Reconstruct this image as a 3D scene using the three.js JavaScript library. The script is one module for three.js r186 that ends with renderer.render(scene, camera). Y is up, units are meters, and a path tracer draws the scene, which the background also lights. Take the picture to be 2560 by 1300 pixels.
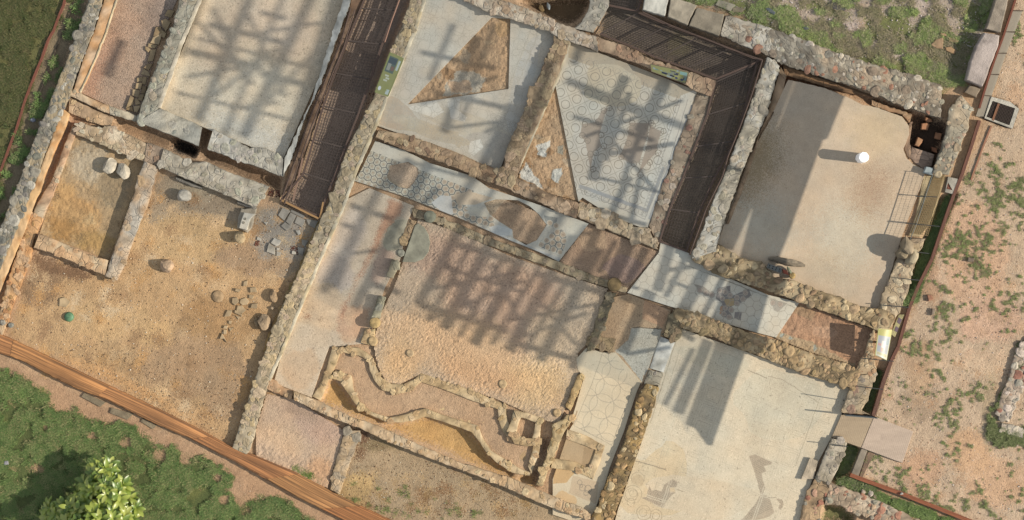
import * as THREE from 'three';
import { mergeGeometries, mergeVertices, toCreasedNormals } from 'three/addons/utils/BufferGeometryUtils.js';
import { RoundedBoxGeometry } from 'three/addons/geometries/RoundedBoxGeometry.js';

// ---------------------------------------------------------------- camera, sky, sun, exposure
const PPM = 80;              // plan: 80 plan units (the survey's grid) to a metre
const EYE = 70;              // the survey drone's height
const scene = new THREE.Scene();
const camera = new THREE.PerspectiveCamera(2 * Math.atan(650 / PPM / EYE) * 180 / Math.PI, 2560 / 1300, 0.5, 3000);
camera.position.set(0, EYE, 0);
camera.up.set(0, 0, -1);
camera.lookAt(0, 0, 0);
scene.add(camera);
const renderer = new THREE.WebGLRenderer({ antialias: true });
renderer.setSize(1024, 520);
renderer.toneMapping = THREE.LinearToneMapping;
renderer.toneMappingExposure = 1.42;
renderer.shadowMap.enabled = true;

const ELEV = 30 * Math.PI / 180, SUNH = new THREE.Vector2(0.9934, 0.115);   // from the ground toward the sun
const TOSUN = new THREE.Vector3(Math.cos(ELEV) * SUNH.x, Math.sin(ELEV), Math.cos(ELEV) * SUNH.y);
const sun = new THREE.DirectionalLight(new THREE.Color(1, 0.9, 0.76), 4.6);
sun.position.copy(TOSUN).multiplyScalar(120);
sun.castShadow = true; sun.shadow.radius = .6;
sun.shadow.mapSize.set(4096, 4096);
Object.assign(sun.shadow.camera, { left: -45, right: 45, top: 45, bottom: -45, near: 1, far: 260 });
scene.add(sun, sun.target);
{
  const W = 256, H = 128, d = new Float32Array(W * H * 4), v = new THREE.Vector3();
  for (let j = 0; j < H; j++) for (let i = 0; i < W; i++) {
    const el = ((j + .5) / H - .5) * Math.PI, az = ((i + .5) / W - .5) * 2 * Math.PI;
    v.set(Math.cos(el) * Math.cos(az), Math.sin(el), Math.cos(el) * Math.sin(az));
    const h = Math.max(0, Math.sin(el)), c = Math.max(0, v.dot(TOSUN));
    const k = Math.pow(1 - h, 3), glow = 0.9 * Math.pow(c, 18) + 0.25 * Math.pow(c, 4);
    let r = 0.30 + 0.38 * k + glow, g = 0.345 + 0.345 * k + glow * .92, b = 0.41 + 0.27 * k + glow * .78;
    if (el < 0) { r = .26; g = .23; b = .19; }
    const o = (j * W + i) * 4; d[o] = r; d[o + 1] = g; d[o + 2] = b; d[o + 3] = 1;
  }
  const t = new THREE.DataTexture(d, W, H, THREE.RGBAFormat, THREE.FloatType);
  t.mapping = THREE.EquirectangularReflectionMapping; t.magFilter = t.minFilter = THREE.LinearFilter; t.needsUpdate = true;
  scene.background = t; scene.environment = t;
  scene.backgroundIntensity = 1.0; scene.environmentIntensity = 1.0;
}

// ---------------------------------------------------------------- numbers and plan coordinates
function rng(seed) { let s = seed >>> 0; return () => { s = (s + 0x6d2b79f5) | 0; let t = Math.imul(s ^ (s >>> 15), 1 | s); t = (t + Math.imul(t ^ (t >>> 7), 61 | t)) ^ t; return ((t ^ (t >>> 14)) >>> 0) / 4294967296; }; }
function hash(x, y, s = 0) { let h = Math.imul(x | 0, 374761393) + Math.imul(y | 0, 668265263) + Math.imul(s | 0, 2147483647 ^ 0x5bd1e995); h = Math.imul(h ^ (h >>> 13), 1274126177); h ^= h >>> 16; return (h >>> 0) / 4294967296; }
function vn(x, y, s = 0, P = 0) {
  let xi = Math.floor(x), yi = Math.floor(y); let fx = x - xi, fy = y - yi;
  fx = fx * fx * (3 - 2 * fx); fy = fy * fy * (3 - 2 * fy);
  let x1 = xi + 1, y1 = yi + 1;
  if (P) { xi = ((xi % P) + P) % P; yi = ((yi % P) + P) % P; x1 = ((x1 % P) + P) % P; y1 = ((y1 % P) + P) % P; }
  const a = hash(xi, yi, s), b = hash(x1, yi, s), c = hash(xi, y1, s), e = hash(x1, y1, s);
  return a + (b - a) * fx + (c - a + (a - b - c + e) * fx) * fy;
}
function fbm(x, y, o = 4, s = 0, P = 0) { let a = .5, t = 0, n = 0; for (let i = 0; i < o; i++) { t += a * vn(x, y, s + i * 17, P); n += a; x *= 2; y *= 2; P *= 2; a *= .5; } return t / n; }
const X = (px, h = 0) => (px - 1280) / PPM * (1 - h / EYE), Zz = (py, h = 0) => (py - 650) / PPM * (1 - h / EYE);
const W3 = (p, h = 0) => new THREE.Vector3(X(p[0], h), h, Zz(p[1], h));
const frame = (x0, y0, k) => (...n) => { const o = []; for (let i = 0; i < n.length; i += 2) o.push([x0 + n[i] / k, y0 + n[i + 1] / k]); return o; };
const K = 2.955;
const a1 = frame(0, 0, K), a2 = frame(640, 0, K), a3 = frame(1280, 0, K), a4 = frame(1920, 0, K), b1 = frame(0, 430, K), b2 = frame(640, 430, K), b3 = frame(1280, 430, K), b4 = frame(1920, 430, K),
  c1 = frame(0, 860, K), c2 = frame(640, 860, K), c3 = frame(1280, 860, K), c4 = frame(1920, 860, K),
  d1 = frame(60, 200, 4.643), d2 = frame(380, 290, 3.714), d3 = frame(1260, 860, 3.611), d4 = frame(1580, 700, 4.129), d5 = frame(2180, 160, 4.333), d6 = frame(1880, 580, 3.611),
  e1 = frame(1440, 0, 4.923), e2 = frame(1960, 900, 3.25), e3 = frame(880, 320, 3.4217), e5 = frame(1500, 1060, 4.571), e6 = frame(860, 800, K), g = frame(0, 0, 1);
const ALB = 0.62;            // survey colours are of sunlit surfaces; this turns them to base colours
const S2L = new Float32Array(256); for (let i = 0; i < 256; i++) { const c = i / 255; S2L[i] = c <= .04045 ? c / 12.92 : Math.pow((c + .055) / 1.055, 2.4); }
const L2S = (v) => { v = v < 0 ? 0 : v > 1 ? 1 : v; return 255 * (v <= .0031308 ? 12.92 * v : 1.055 * Math.pow(v, 1 / 2.4) - .055); };
const SAT = .92;             // the survey's colours run a little strong
const tame = (c, s = SAT) => { const l = .3 * c.r + .55 * c.g + .15 * c.b; c.r = l + (c.r - l) * s; c.g = l + (c.g - l) * s; c.b = l + (c.b - l) * s; c.b *= .955; return c; };
const col = (hex, k = 1, s = SAT) => tame(new THREE.Color(hex), s).multiplyScalar(ALB * k);

// ---------------------------------------------------------------- naming
const used = new Map();
function numbered(n) { const k = used.get(n) ?? 0; used.set(n, k + 1); return k ? n + '_' + String(k).padStart(3, '0') : n; }
function tag(o, label, category, group, kind) { if (label) o.userData.label = label; if (category) o.userData.category = category; if (group) o.userData.group = group; if (kind) o.userData.kind = kind; return o; }
function thing(name, label, category, c = new THREE.Vector3(), group) { const o = new THREE.Group(); o.name = numbered(name); o.position.copy(c); scene.add(o); return tag(o, label, category, group); }
function mesh(name, geo, mat, parent, at) {
  const m = new THREE.Mesh(geo, mat); m.castShadow = m.receiveShadow = true;
  if (parent && parent !== scene) { m.name = name; parent.add(m); if (at) m.position.copy(at).sub(parent.userData.c ?? parent.position); }
  else { m.name = numbered(name); scene.add(m); if (at) m.position.copy(at); }
  return m;
}
// a geometry made in world coordinates, hung under a thing that stands somewhere
function part(name, geo, mat, root) { const c = root.userData.base ?? root.position; geo.translate(-c.x, -c.y, -c.z); const m = new THREE.Mesh(geo, mat); m.name = name; m.castShadow = m.receiveShadow = true; root.add(m); return m; }

// ---------------------------------------------------------------- tiling textures (grain, relief)
function tile(N, fn, srgb) {
  const d = new Uint8Array(N * N * 4);
  for (let j = 0; j < N; j++) for (let i = 0; i < N; i++) { const v = fn(i / N, j / N), o = (j * N + i) * 4; d[o] = d[o + 1] = d[o + 2] = Math.max(0, Math.min(255, v * 255)); d[o + 3] = 255; }
  const t = new THREE.DataTexture(d, N, N, THREE.RGBAFormat); t.wrapS = t.wrapT = THREE.RepeatWrapping; t.magFilter = t.minFilter = THREE.LinearFilter; if (srgb) t.colorSpace = THREE.SRGBColorSpace; t.needsUpdate = true; return t;
}
function scaled(t, metres) { const c = t.clone(); c.repeat.set(1 / metres, 1 / metres); c.needsUpdate = true; return c; }
const grainTex = tile(512, (u, v) => { const f = fbm(u * 8, v * 8, 6, 3, 8), n = hash(u * 512, v * 512, 9); const s = vn(u * 96, v * 96, 71, 96); return .92 + .40 * (f - .5) * 1.1 + .08 * (n - .5) - (s > .86 ? .18 * (s - .86) / .14 : 0); }, true);
const roughTex = tile(512, (u, v) => .5 + 1.1 * (fbm(u * 10, v * 10, 5, 21, 10) - .5));
const cobbleTex = tile(512, (u, v) => { // close-set pebbles
  const N = 22, x = u * N, y = v * N, xi = Math.floor(x), yi = Math.floor(y); let d1 = 9, d2 = 9;
  for (let j = -1; j < 2; j++) for (let i = -1; i < 2; i++) { const cx = ((xi + i) % N + N) % N, cy = ((yi + j) % N + N) % N; const dx = xi + i + .15 + .7 * hash(cx, cy, 5) - x, dy = yi + j + .15 + .7 * hash(cx, cy, 6) - y, d = dx * dx + dy * dy; if (d < d1) { d2 = d1; d1 = d; } else if (d < d2) d2 = d; }
  const e = Math.sqrt(d2) - Math.sqrt(d1); return Math.min(1, e * 1.6) * .75 + .25 * fbm(u * 32, v * 32, 3, 9, 32);
});
const gritTex = tile(512, (u, v) => { const a = fbm(u * 48, v * 48, 4, 31, 48), b = vn(u * 140, v * 140, 37, 140); return .2 + .5 * a + .3 * b; });
const masonTex = tile(512, (u, v) => { // flat-faced stones of mixed size with worn joints
  const N = 9, w = (a, b, s) => .55 * (fbm(a * 5, b * 5, 3, s, 5) - .5) * 2, x = u * N + w(u, v, 3) * 1.1, y = v * N + w(u, v, 8) * 1.1, xi = Math.floor(x), yi = Math.floor(y); let d1 = 9, d2 = 9, id = 0;
  for (let j = -2; j < 3; j++) for (let i = -2; i < 3; i++) { const cx = ((xi + i) % N + N) % N, cy = ((yi + j) % N + N) % N; const dx = xi + i + hash(cx, cy, 5) - x, dy = yi + j + hash(cx, cy, 6) - y, d = Math.sqrt(dx * dx + dy * dy * 1.5) - .25 * hash(cx, cy, 12); if (d < d1) { d2 = d1; d1 = d; id = hash(cx, cy, 9); } else if (d < d2) d2 = d; }
  const worn = fbm(u * 4, v * 4, 3, 44, 4), e = Math.min(1, (d2 - d1) * 7); return (worn > .56 ? .62 : e * (.45 + .3 * id)) + .25 * fbm(u * 40, v * 40, 3, 9, 40);
});
const TX = { grain: scaled(grainTex, 1.7), rough: scaled(roughTex, 1.1), cobble: scaled(cobbleTex, 1.5), grit: scaled(gritTex, 1.3), lump: scaled(roughTex, 2.6), mason: scaled(masonTex, 1.9), fine: scaled(tile(256, (u, v) => .9 + .12 * (hash(u * 256, v * 256, 5) - .5) + .1 * (fbm(u * 4, v * 24, 3, 15) - .5), true), 2.3) };
const mats = new Map();
function M(hex, o = {}) {
  const key = hex + JSON.stringify(o); if (mats.has(key)) return mats.get(key);
  const m = new THREE.MeshStandardMaterial({ color: o.vc ? 0xffffff : col(hex, o.k), roughness: o.rough ?? .95, metalness: o.metal ?? 0, vertexColors: !!o.vc, side: o.two ? THREE.DoubleSide : THREE.FrontSide });
  if (o.map !== 0) m.map = TX[o.map ?? 'grain'];
  if (o.bump) { m.bumpMap = TX[o.bump]; m.bumpScale = o.bs ?? .02; }
  mats.set(key, m); return m;
}

// ---------------------------------------------------------------- painted colour maps laid out in plan (colour of the matter; warm light painted in at the lower left)
function poly(ctx, pts, fill, stroke, w = 1, open) { ctx.beginPath(); pts.forEach((p, i) => i ? ctx.lineTo(p[0], p[1]) : ctx.moveTo(p[0], p[1])); if (!open) ctx.closePath(); if (fill) { ctx.fillStyle = fill; ctx.fill(); } if (stroke) { ctx.strokeStyle = stroke; ctx.lineWidth = w; ctx.stroke(); } }
function blob(ctx, x, y, rx, ry, fill, rot = 0, s = 1) { const n = 22, p = []; for (let i = 0; i < n; i++) { const t = i / n * 6.2832, r = .75 + .5 * vn(2 + Math.cos(t) * 1.6 + x * .13, 2 + Math.sin(t) * 1.6 + y * .13, s); const a = Math.cos(t) * rx * r, b = Math.sin(t) * ry * r; p.push([x + a * Math.cos(rot) - b * Math.sin(rot), y + a * Math.sin(rot) + b * Math.cos(rot)]); } poly(ctx, p, fill); }
function bake(box, ppp, paint, o = {}) {
  const [x0, y0, x1, y1] = box, W = Math.round((x1 - x0) * ppp), H = Math.round((y1 - y0) * ppp);
  const cv = document.createElement('canvas'); cv.width = W; cv.height = H; const ctx = cv.getContext('2d');
  ctx.setTransform(ppp, 0, 0, ppp, -x0 * ppp, -y0 * ppp); ctx.lineJoin = 'round'; paint(ctx);
  const fc = new THREE.Color(o.fadeTo ?? '#c6b8a0'), fadeTo = [fc.r, fc.g, fc.b], src = ctx.getImageData(0, 0, W, H).data, out = new Uint8Array(W * H * 4);
  const warp = o.warp ?? 0, wf = o.warpFreq ?? 14, bl = o.blotch ?? .14, md = o.mid ?? .12, gr = o.grain ?? .10, sp = o.speck ?? .02, spk = o.speckSize ?? 2.2, seed = o.seed ?? 1, hue = o.hue ?? .05;
  for (let j = 0; j < H; j++) for (let i = 0; i < W; i++) {
    const px = x0 + (i + .5) / ppp, py = y0 + (j + .5) / ppp; let si = i, sj = j;
    if (warp) { si = Math.round(i + warp * ppp * 2 * (fbm(px / wf, py / wf, 3, seed + 50) - .5) + warp * .5 * ppp * (hash(i, j, 4) - .5)); sj = Math.round(j + warp * ppp * 2 * (fbm(px / wf, py / wf, 3, seed + 90) - .5) + warp * .5 * ppp * (hash(i, j, 8) - .5)); si = si < 0 ? 0 : si >= W ? W - 1 : si; sj = sj < 0 ? 0 : sj >= H ? H - 1 : sj; }
    if (o.soft) { const q = o.soft * ppp, a = hash(i, j, 61) - hash(j, i, 67), b = hash(i, j, 71) - hash(j, i, 73); si += Math.round(q * a); sj += Math.round(q * b); si = si < 0 ? 0 : si >= W ? W - 1 : si; sj = sj < 0 ? 0 : sj >= H ? H - 1 : sj; }
    const k = (sj * W + si) * 4, B = fbm(px / 70, py / 70, 3, seed) - .5, Mi = fbm(px / 13, py / 13, 3, seed + 7) - .5, h2 = fbm(px / 45, py / 45, 2, seed + 23) - .5;
    let v = 1 + 2 * bl * B + 2 * md * Mi + 2 * gr * (hash(i, j, seed) - .5);
    if (sp) { const q = vn(px / spk, py / spk, seed + 31); const th = 1 - sp * 6; if (q > th) v *= 1 - .45 * (q - th) / (1 - th); const q2 = vn(px / spk / .8, py / spk / .8, seed + 41); if (q2 > th + .02) v *= 1.16; }
    if (o.also) v *= o.also(px, py, i, j);
    const a = (j * W + i) * 4; v *= ALB; let cr = S2L[src[k]], cg = S2L[src[k + 1]], cb = S2L[src[k + 2]];
    if (o.fade) { cr += (fadeTo[0] - cr) * o.fade; cg += (fadeTo[1] - cg) * o.fade; cb += (fadeTo[2] - cb) * o.fade; }
    { const l = .3 * cr + .55 * cg + .15 * cb, st = o.sat ?? SAT; cr = l + (cr - l) * st; cg = l + (cg - l) * st; cb = (l + (cb - l) * st) * .955; }
    out[a] = L2S(cr * v * (1 + hue * 2 * h2)); out[a + 1] = L2S(cg * v); out[a + 2] = L2S(cb * v * (1 - hue * 2 * h2)); out[a + 3] = 255;
  }
  const t = new THREE.DataTexture(out, W, H, THREE.RGBAFormat); t.colorSpace = THREE.SRGBColorSpace; t.magFilter = t.minFilter = THREE.LinearFilter;
  const w = (x1 - x0) / PPM, h = (y1 - y0) / PPM; t.repeat.set(1 / w, 1 / h); t.offset.set(-X(x0) / w, -Zz(y0) / h); t.needsUpdate = true; return t;   // uv in metres
}
const boxOf = (pts, m = 4) => { let a = 1e9, b = 1e9, c = -1e9, d = -1e9; for (const p of pts) { a = Math.min(a, p[0]); b = Math.min(b, p[1]); c = Math.max(c, p[0]); d = Math.max(d, p[1]); } return [a - m, b - m, c + m, d + m]; };

// ---------------------------------------------------------------- geometry helpers
function lengthOf(P) { let t = 0; for (let i = 1; i < P.length; i++) t += Math.hypot(P[i][0] - P[i - 1][0], P[i][1] - P[i - 1][1]); return t; }
function resample(P, n) { // n + 1 points evenly along a polyline
  const L = lengthOf(P), out = []; let seg = 0, acc = 0, sl = Math.hypot(P[1][0] - P[0][0], P[1][1] - P[0][1]);
  for (let i = 0; i <= n; i++) { const t = L * i / n; while (seg < P.length - 2 && acc + sl < t) { acc += sl; seg++; sl = Math.hypot(P[seg + 1][0] - P[seg][0], P[seg + 1][1] - P[seg][1]); } const f = sl ? Math.min(1, (t - acc) / sl) : 0; out.push([P[seg][0] + (P[seg + 1][0] - P[seg][0]) * f, P[seg][1] + (P[seg + 1][1] - P[seg][1]) * f]); }
  return out;
}
function ragged(pts, step, amp, seed = 1) { // broken edges for an outline
  const out = []; for (let i = 0; i < pts.length; i++) { const a = pts[i], b = pts[(i + 1) % pts.length], n = Math.max(1, Math.round(Math.hypot(b[0] - a[0], b[1] - a[1]) / step)); for (let k = 0; k < n; k++) { const x = a[0] + (b[0] - a[0]) * k / n, y = a[1] + (b[1] - a[1]) * k / n; out.push([x + amp * 2 * (fbm(x / 9, y / 9, 2, seed) - .5), y + amp * 2 * (fbm(x / 9, y / 9, 2, seed + 9) - .5)]); } }
  return out;
}
function slab(pts, y0, y1, o = {}) { // a prism in plan with a softened top edge; uv in metres; holes as lists of points
  const bev = o.bevel ?? 0, lay = (p, y) => new THREE.Vector2(X(p[0], y), -Zz(p[1], y));
  const sh = new THREE.Shape(pts.map(p => lay(p, y1))); for (const h of o.holes ?? []) sh.holes.push(new THREE.Path(h.map(p => lay(p, y1))));
  const gx = new THREE.ExtrudeGeometry(sh, { depth: y1 - y0 - bev, bevelEnabled: bev > 0, bevelThickness: bev, bevelSize: bev, bevelOffset: -bev, bevelSegments: o.seg ?? 2, curveSegments: 1, steps: 1 });
  gx.rotateX(-Math.PI / 2); gx.translate(0, y0, 0); gx.clearGroups();
  const P = gx.attributes.position, uv = gx.attributes.uv, N = gx.attributes.normal;
  for (let i = 0; i < P.count; i++) { if (Math.abs(N.getY(i)) > .3) uv.setXY(i, P.getX(i), P.getZ(i)); else uv.setXY(i, P.getX(i) + .02 * P.getY(i), P.getZ(i)); }
  return gx;
}
// a wall between two plan lines: broken top, softened arrises, closed ends
function strip(L, R, o = {}) {
  const st = o.step ?? .07, ln = Math.max(lengthOf(L), lengthOf(R)) / PPM, N = Math.max(2, Math.ceil(ln / st));
  const A = resample(L, N), B = resample(R, N), wd = Math.hypot(A[N >> 1][0] - B[N >> 1][0], A[N >> 1][1] - B[N >> 1][1]) / PPM, T = Math.max(3, Math.ceil(wd / st));
  const y0 = o.y0 ?? -.15, ya = (o.y1 ?? .3) * .82, yb = o.y1b ?? ya, amp = (o.amp ?? .03) * .45, edge = o.edge ?? .03, ch = o.ch ?? .025, sd = o.seed ?? 1;
  const kb = ALB * (o.kb ?? (o.density === 0 || o.name ? 1.12 : 1.06)), TC = (h) => tame(new THREE.Color(h)), c1 = TC(o.c1 ?? '#b9a68c').multiplyScalar(kb), c2 = TC(o.c2 ?? o.c1 ?? '#8f8371').multiplyScalar(kb), c3 = TC(o.c3 ?? o.c1 ?? '#b9a68c').multiplyScalar(kb);
  const pos = [], uv = [], cl = [], idx = [], cols = T + 5, q = new THREE.Color();
  const row = (i, flat) => {
    const a = A[i], b = B[i], y1 = ya + (yb - ya) * i / N, al = ln * i / N;
    for (let j = 0; j < cols; j++) {
      let t, y; if (j < 2) { t = 0; y = j ? y1 - ch * 2.2 : y0; } else if (j > cols - 3) { t = 1; y = j === cols - 1 ? y0 : y1 - ch * 2.2; } else { t = (j - 2) / T; y = y1; }
      let inset = j === 2 ? ch * .6 : j === cols - 3 ? -ch * .6 : 0, px = a[0] + (b[0] - a[0]) * t, py = a[1] + (b[1] - a[1]) * t;
      const f = fbm(px / 11, py / 11, 4, sd), f2 = fbm(px / 34, py / 34, 2, sd + 5);
      if (j === 2 || j === cols - 3) y -= ch * .5;
      if (y > y0) y += amp * 2 * (f - .5) + amp * 1.5 * (f2 - .5);
      const ew = (j < 3 || j > cols - 4) ? edge * PPM : 0; const jx = 2 * (fbm(px / 8, py / 8, 3, sd + 11) - .5), jy = 2 * (fbm(px / 8, py / 8, 3, sd + 13) - .5);
      px += jx * ew; py += jy * ew;
      const nx = b[0] - a[0], ny = b[1] - a[1], nl = Math.hypot(nx, ny) || 1; px += nx / nl * inset * PPM; py += ny / nl * inset * PPM;
      if (flat) y = y0;
      pos.push(X(px, Math.max(0, y)), y, Zz(py, Math.max(0, y)));
      uv.push(al, t * wd + (j < 2 ? -(y1 - y) : j > cols - 3 ? y1 - y : 0));
      const m = fbm(px / 20, py / 20, 3, sd + 3), n2 = fbm(px / 48, py / 48, 2, sd + 31); q.copy(c1).lerp(c2, THREE.MathUtils.clamp((m - .42) * 5, 0, 1)).lerp(c3, THREE.MathUtils.clamp((n2 - .5) * 6, 0, 1)); const v = .9 + .2 * hash(i, j, sd); cl.push(q.r * v, q.g * v, q.b * v);
    }
  };
  row(0, true); for (let i = 0; i <= N; i++) row(i); row(N, true);
  const rows = N + 3; for (let i = 0; i < rows - 1; i++) for (let j = 0; j < cols - 1; j++) { const p = i * cols + j; idx.push(p, p + cols, p + 1, p + 1, p + cols, p + cols + 1); }
  let gx = new THREE.BufferGeometry(); gx.setAttribute('position', new THREE.Float32BufferAttribute(pos, 3)); gx.setAttribute('uv', new THREE.Float32BufferAttribute(uv, 2)); gx.setAttribute('color', new THREE.Float32BufferAttribute(cl, 3)); gx.setIndex(idx);
  // make sure the top looks up
  gx.computeVertexNormals(); const mid = (Math.floor(rows / 2) * cols + Math.floor(cols / 2)); if (gx.attributes.normal.getY(mid) < 0) { for (let k = 0; k < idx.length; k += 3) { const s = idx[k]; idx[k] = idx[k + 1]; idx[k + 1] = s; } gx.setIndex(idx); }
  gx = toCreasedNormals(gx, .7);
  gx.userData = { A, B, N, wd, ln, ya, yb }; return gx;
}
// rock shapes: a ball cut by planes
function rockGeo(seed, cuts, detail, lumpy) {
  const R = rng(seed); let gx = new THREE.IcosahedronGeometry(1, detail); gx.deleteAttribute('uv'); gx.deleteAttribute('normal'); gx = mergeVertices(gx, 1e-4);
  const pl = []; for (let i = 0; i < cuts; i++) { const n = new THREE.Vector3(R() * 2 - 1, (R() * 2 - 1) * .7, R() * 2 - 1).normalize(); pl.push([n, .55 + .3 * R()]); }
  pl.push([new THREE.Vector3((R() - .5) * .3, 1, (R() - .5) * .3).normalize(), .62]);
  const P = gx.attributes.position, v = new THREE.Vector3(), uv = [];
  for (let i = 0; i < P.count; i++) { v.fromBufferAttribute(P, i); const l = 1 + lumpy * (fbm(v.x * 1.7 + 9 + seed, v.y * 1.7 + v.z * 1.3 + 9, 3, seed) - .5) * 2; v.multiplyScalar(l); for (const [n, d] of pl) { const e = v.dot(n) - d; if (e > 0) v.addScaledVector(n, -e * .92); } P.setXYZ(i, v.x, v.y, v.z); uv.push(v.x * .5 + v.y * .2, v.z * .5 + v.y * .2); }
  gx.setAttribute('uv', new THREE.Float32BufferAttribute(uv, 2)); gx = toCreasedNormals(gx, .55); gx.computeBoundingBox(); const s = gx.boundingBox.getSize(new THREE.Vector3()); gx.scale(2 / s.x, 2 / s.y, 2 / s.z); return gx;
}
const ROCKS = [...Array(10)].map((_, i) => rockGeo(100 + i, 7 + i % 4, 2, .18)), COBBLES = [...Array(7)].map((_, i) => rockGeo(300 + i, 2, 2, .14)), CHUNKS = [...Array(6)].map((_, i) => rockGeo(500 + i, 9, 1, .25));
function stoneAt(root, p, h, rx, ry, rz, turn, mat, geos, R, name = 'stone', tilt = .35) {
  const m = new THREE.Mesh(geos[Math.floor(R() * geos.length)], mat); m.name = name; m.castShadow = m.receiveShadow = true;
  m.position.set(X(p[0], h), h, Zz(p[1], h)).sub(root.userData.base ?? root.position); m.scale.set(rx, ry, rz); m.rotation.set((R() - .5) * tilt, turn, (R() - .5) * tilt, 'YXZ'); root.add(m); return m;
}
const FLATS = [...Array(9)].map((_, i) => { const R = rng(700 + i), n = 5 + i % 4, sh = new THREE.Shape(); for (let k = 0; k < n; k++) { const a = (k + .55 * (R() - .5)) / n * 6.283, r = .72 + .3 * R(); const p = [Math.cos(a) * r, Math.sin(a) * r]; k ? sh.lineTo(...p) : sh.moveTo(...p); } let gx = new THREE.ExtrudeGeometry(sh, { depth: 1.4, bevelEnabled: true, bevelThickness: .3, bevelSize: .14, bevelOffset: -.14, bevelSegments: 2 }); gx.rotateX(-Math.PI / 2); gx.center(); gx.computeBoundingBox(); const b = gx.boundingBox.getSize(new THREE.Vector3()); gx.scale(2 / b.x, 2 / b.y, 2 / b.z); const P = gx.attributes.position; for (let k = 0; k < P.count; k++) { gx.attributes.uv.setXY(k, P.getX(k) * .5 + P.getY(k) * .1 + i, P.getZ(k) * .5); P.setY(k, P.getY(k) + .12 * (fbm(P.getX(k) * 1.3 + 7, P.getZ(k) * 1.3 + 7, 2, i) - .5)); } gx.clearGroups(); gx.computeVertexNormals(); return gx; });
const TONES = {
  grey: ['#a9a69d', '#8d8c86', '#b9b4a6', '#777771', '#c7c1b2', '#9b958a', '#a59a88'],
  warm: ['#c9a884', '#b48f6c', '#d8bd98', '#a98768', '#c79a78', '#9f8f7c', '#dcc8a8'],
  pale: ['#d2c6b0', '#bfb19a', '#e0d6c4', '#a99c88', '#c9b79d', '#b8a58a', '#d8c6ae'],
  tan: ['#bfa07a', '#a98c68', '#cdb18c', '#937a5c', '#b79a72', '#d6c09a', '#8c7a64'],
  ochre: ['#cba476', '#b88e5e', '#dcba8a', '#a67f54', '#d0ac80', '#e2c8a0', '#9e8460'],
  mix: ['#b7ab99', '#cdb89a', '#9a948a', '#c99f86', '#dcd2c2', '#a48f7a', '#b5735a', '#8f8f88'],
};
const STM = (hex) => M(hex, { k: 1.08, bump: 'rough', bs: .012 });
// stones bedded in the top of a wall, each one a piece of it
function wallTones(o, R) { const own = TONES[o.tone ?? 'pale'], out = [], a = new THREE.Color(), b = new THREE.Color(); for (let i = 0; i < 7; i++) { a.set(own[Math.floor(R() * own.length)]); b.set([o.c1 ?? '#b9a68c', o.c2 ?? '#8f8371', o.c3 ?? o.c1 ?? '#b9a68c'][i % 3]); a.lerp(b, o.geos ? .3 : .66); const k = .93 + .2 * R(); a.multiplyScalar(k); const q = (v) => Math.max(0, Math.min(255, Math.round(v / 6) * 6)).toString(16).padStart(2, '0'), h = a.getHex(); out.push('#' + q(h >> 16) + q((h >> 8) & 255) + q(h & 255)); } return out; }
function studs(root, gx, o) {
  const u = gx.userData, flat = !o.geos, R = rng(o.seed ?? 7), done = [], tones = wallTones(o, R), want = Math.min(300, Math.round((o.max ?? 140) * (flat ? 2 : 1.3)), Math.round(u.ln * u.wd * (o.density ?? 14) * (flat ? 1.6 : 1.2))), geos = o.geos ?? FLATS;
  for (let k = 0, tries = 0; k < want && tries < want * 14; tries++) {
    const s = R(), t = (o.t0 ?? .07) + ((o.t1 ?? .93) - (o.t0 ?? .07)) * R(), r = (o.rmin ?? .06) + ((o.rmax ?? .17) - (o.rmin ?? .06)) * Math.pow(R(), 1.8);
    const i = Math.min(u.N, Math.round(s * u.N)), a = u.A[i], b = u.B[i], x = a[0] + (b[0] - a[0]) * t, y = a[1] + (b[1] - a[1]) * t;
    if (Math.min(t, 1 - t) * u.wd < r * .45) continue;
    let ok = true; for (const d of done) if (Math.hypot(d[0] - x, d[1] - y) < (d[2] + r) * PPM * (flat ? .76 : .8)) { ok = false; break; } if (!ok) continue;
    done.push([x, y, r]); k++;
    const fl = o.proud ?? .5, asp = .62 + .5 * R(), ry = flat ? .05 : r * (.16 + (.26 + .2 * R()) * fl), h = u.ya + (u.yb - u.ya) * s + (flat ? .006 + .014 * R() - ry : -r * .16) + (o.lift ?? 0);
    stoneAt(root, [x, y], h, r * 1.12, ry, r * asp, R() * 6.28, STM(tones[Math.floor(R() * tones.length)]), geos, R, 'stone', flat ? .09 : .35);
  }
}
// one wall, low or high, with its stones
function wall(name, label, L, R, o = {}) {
  const c = W3([(L[0][0] + R[0][0]) / 2, (L[0][1] + R[0][1]) / 2]); const root = thing(name, label, o.cat ?? 'wall', c, o.group); root.userData.base = c.clone();
  const gx = strip(L, R, o), u = gx.userData; part('core', gx, M('v' + (o.bump ?? 'cobble'), { vc: 1, bump: !o.bump || o.bump === 'cobble' ? 'mason' : o.bump, bs: o.bs ?? .03 }), root);
  if (o.density !== 0) studs(root, Object.assign(gx, { userData: u }), o);
  for (const q of o.lips ?? []) lip(root, q.L, q.R, q);
  return root;
}
function lip(root, L, R, o = {}) { part(o.name ?? 'plaster_face', strip(L, R, { step: .06, y0: -.1, y1: .3, amp: .008, edge: .018, ch: .012, c1: '#ddd3c0', c2: '#c9bca4', ...o }), M('vp', { vc: 1, bump: 'grit', bs: .006 }), root); }
const clean = (o) => { delete o.userData.base; };
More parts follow.
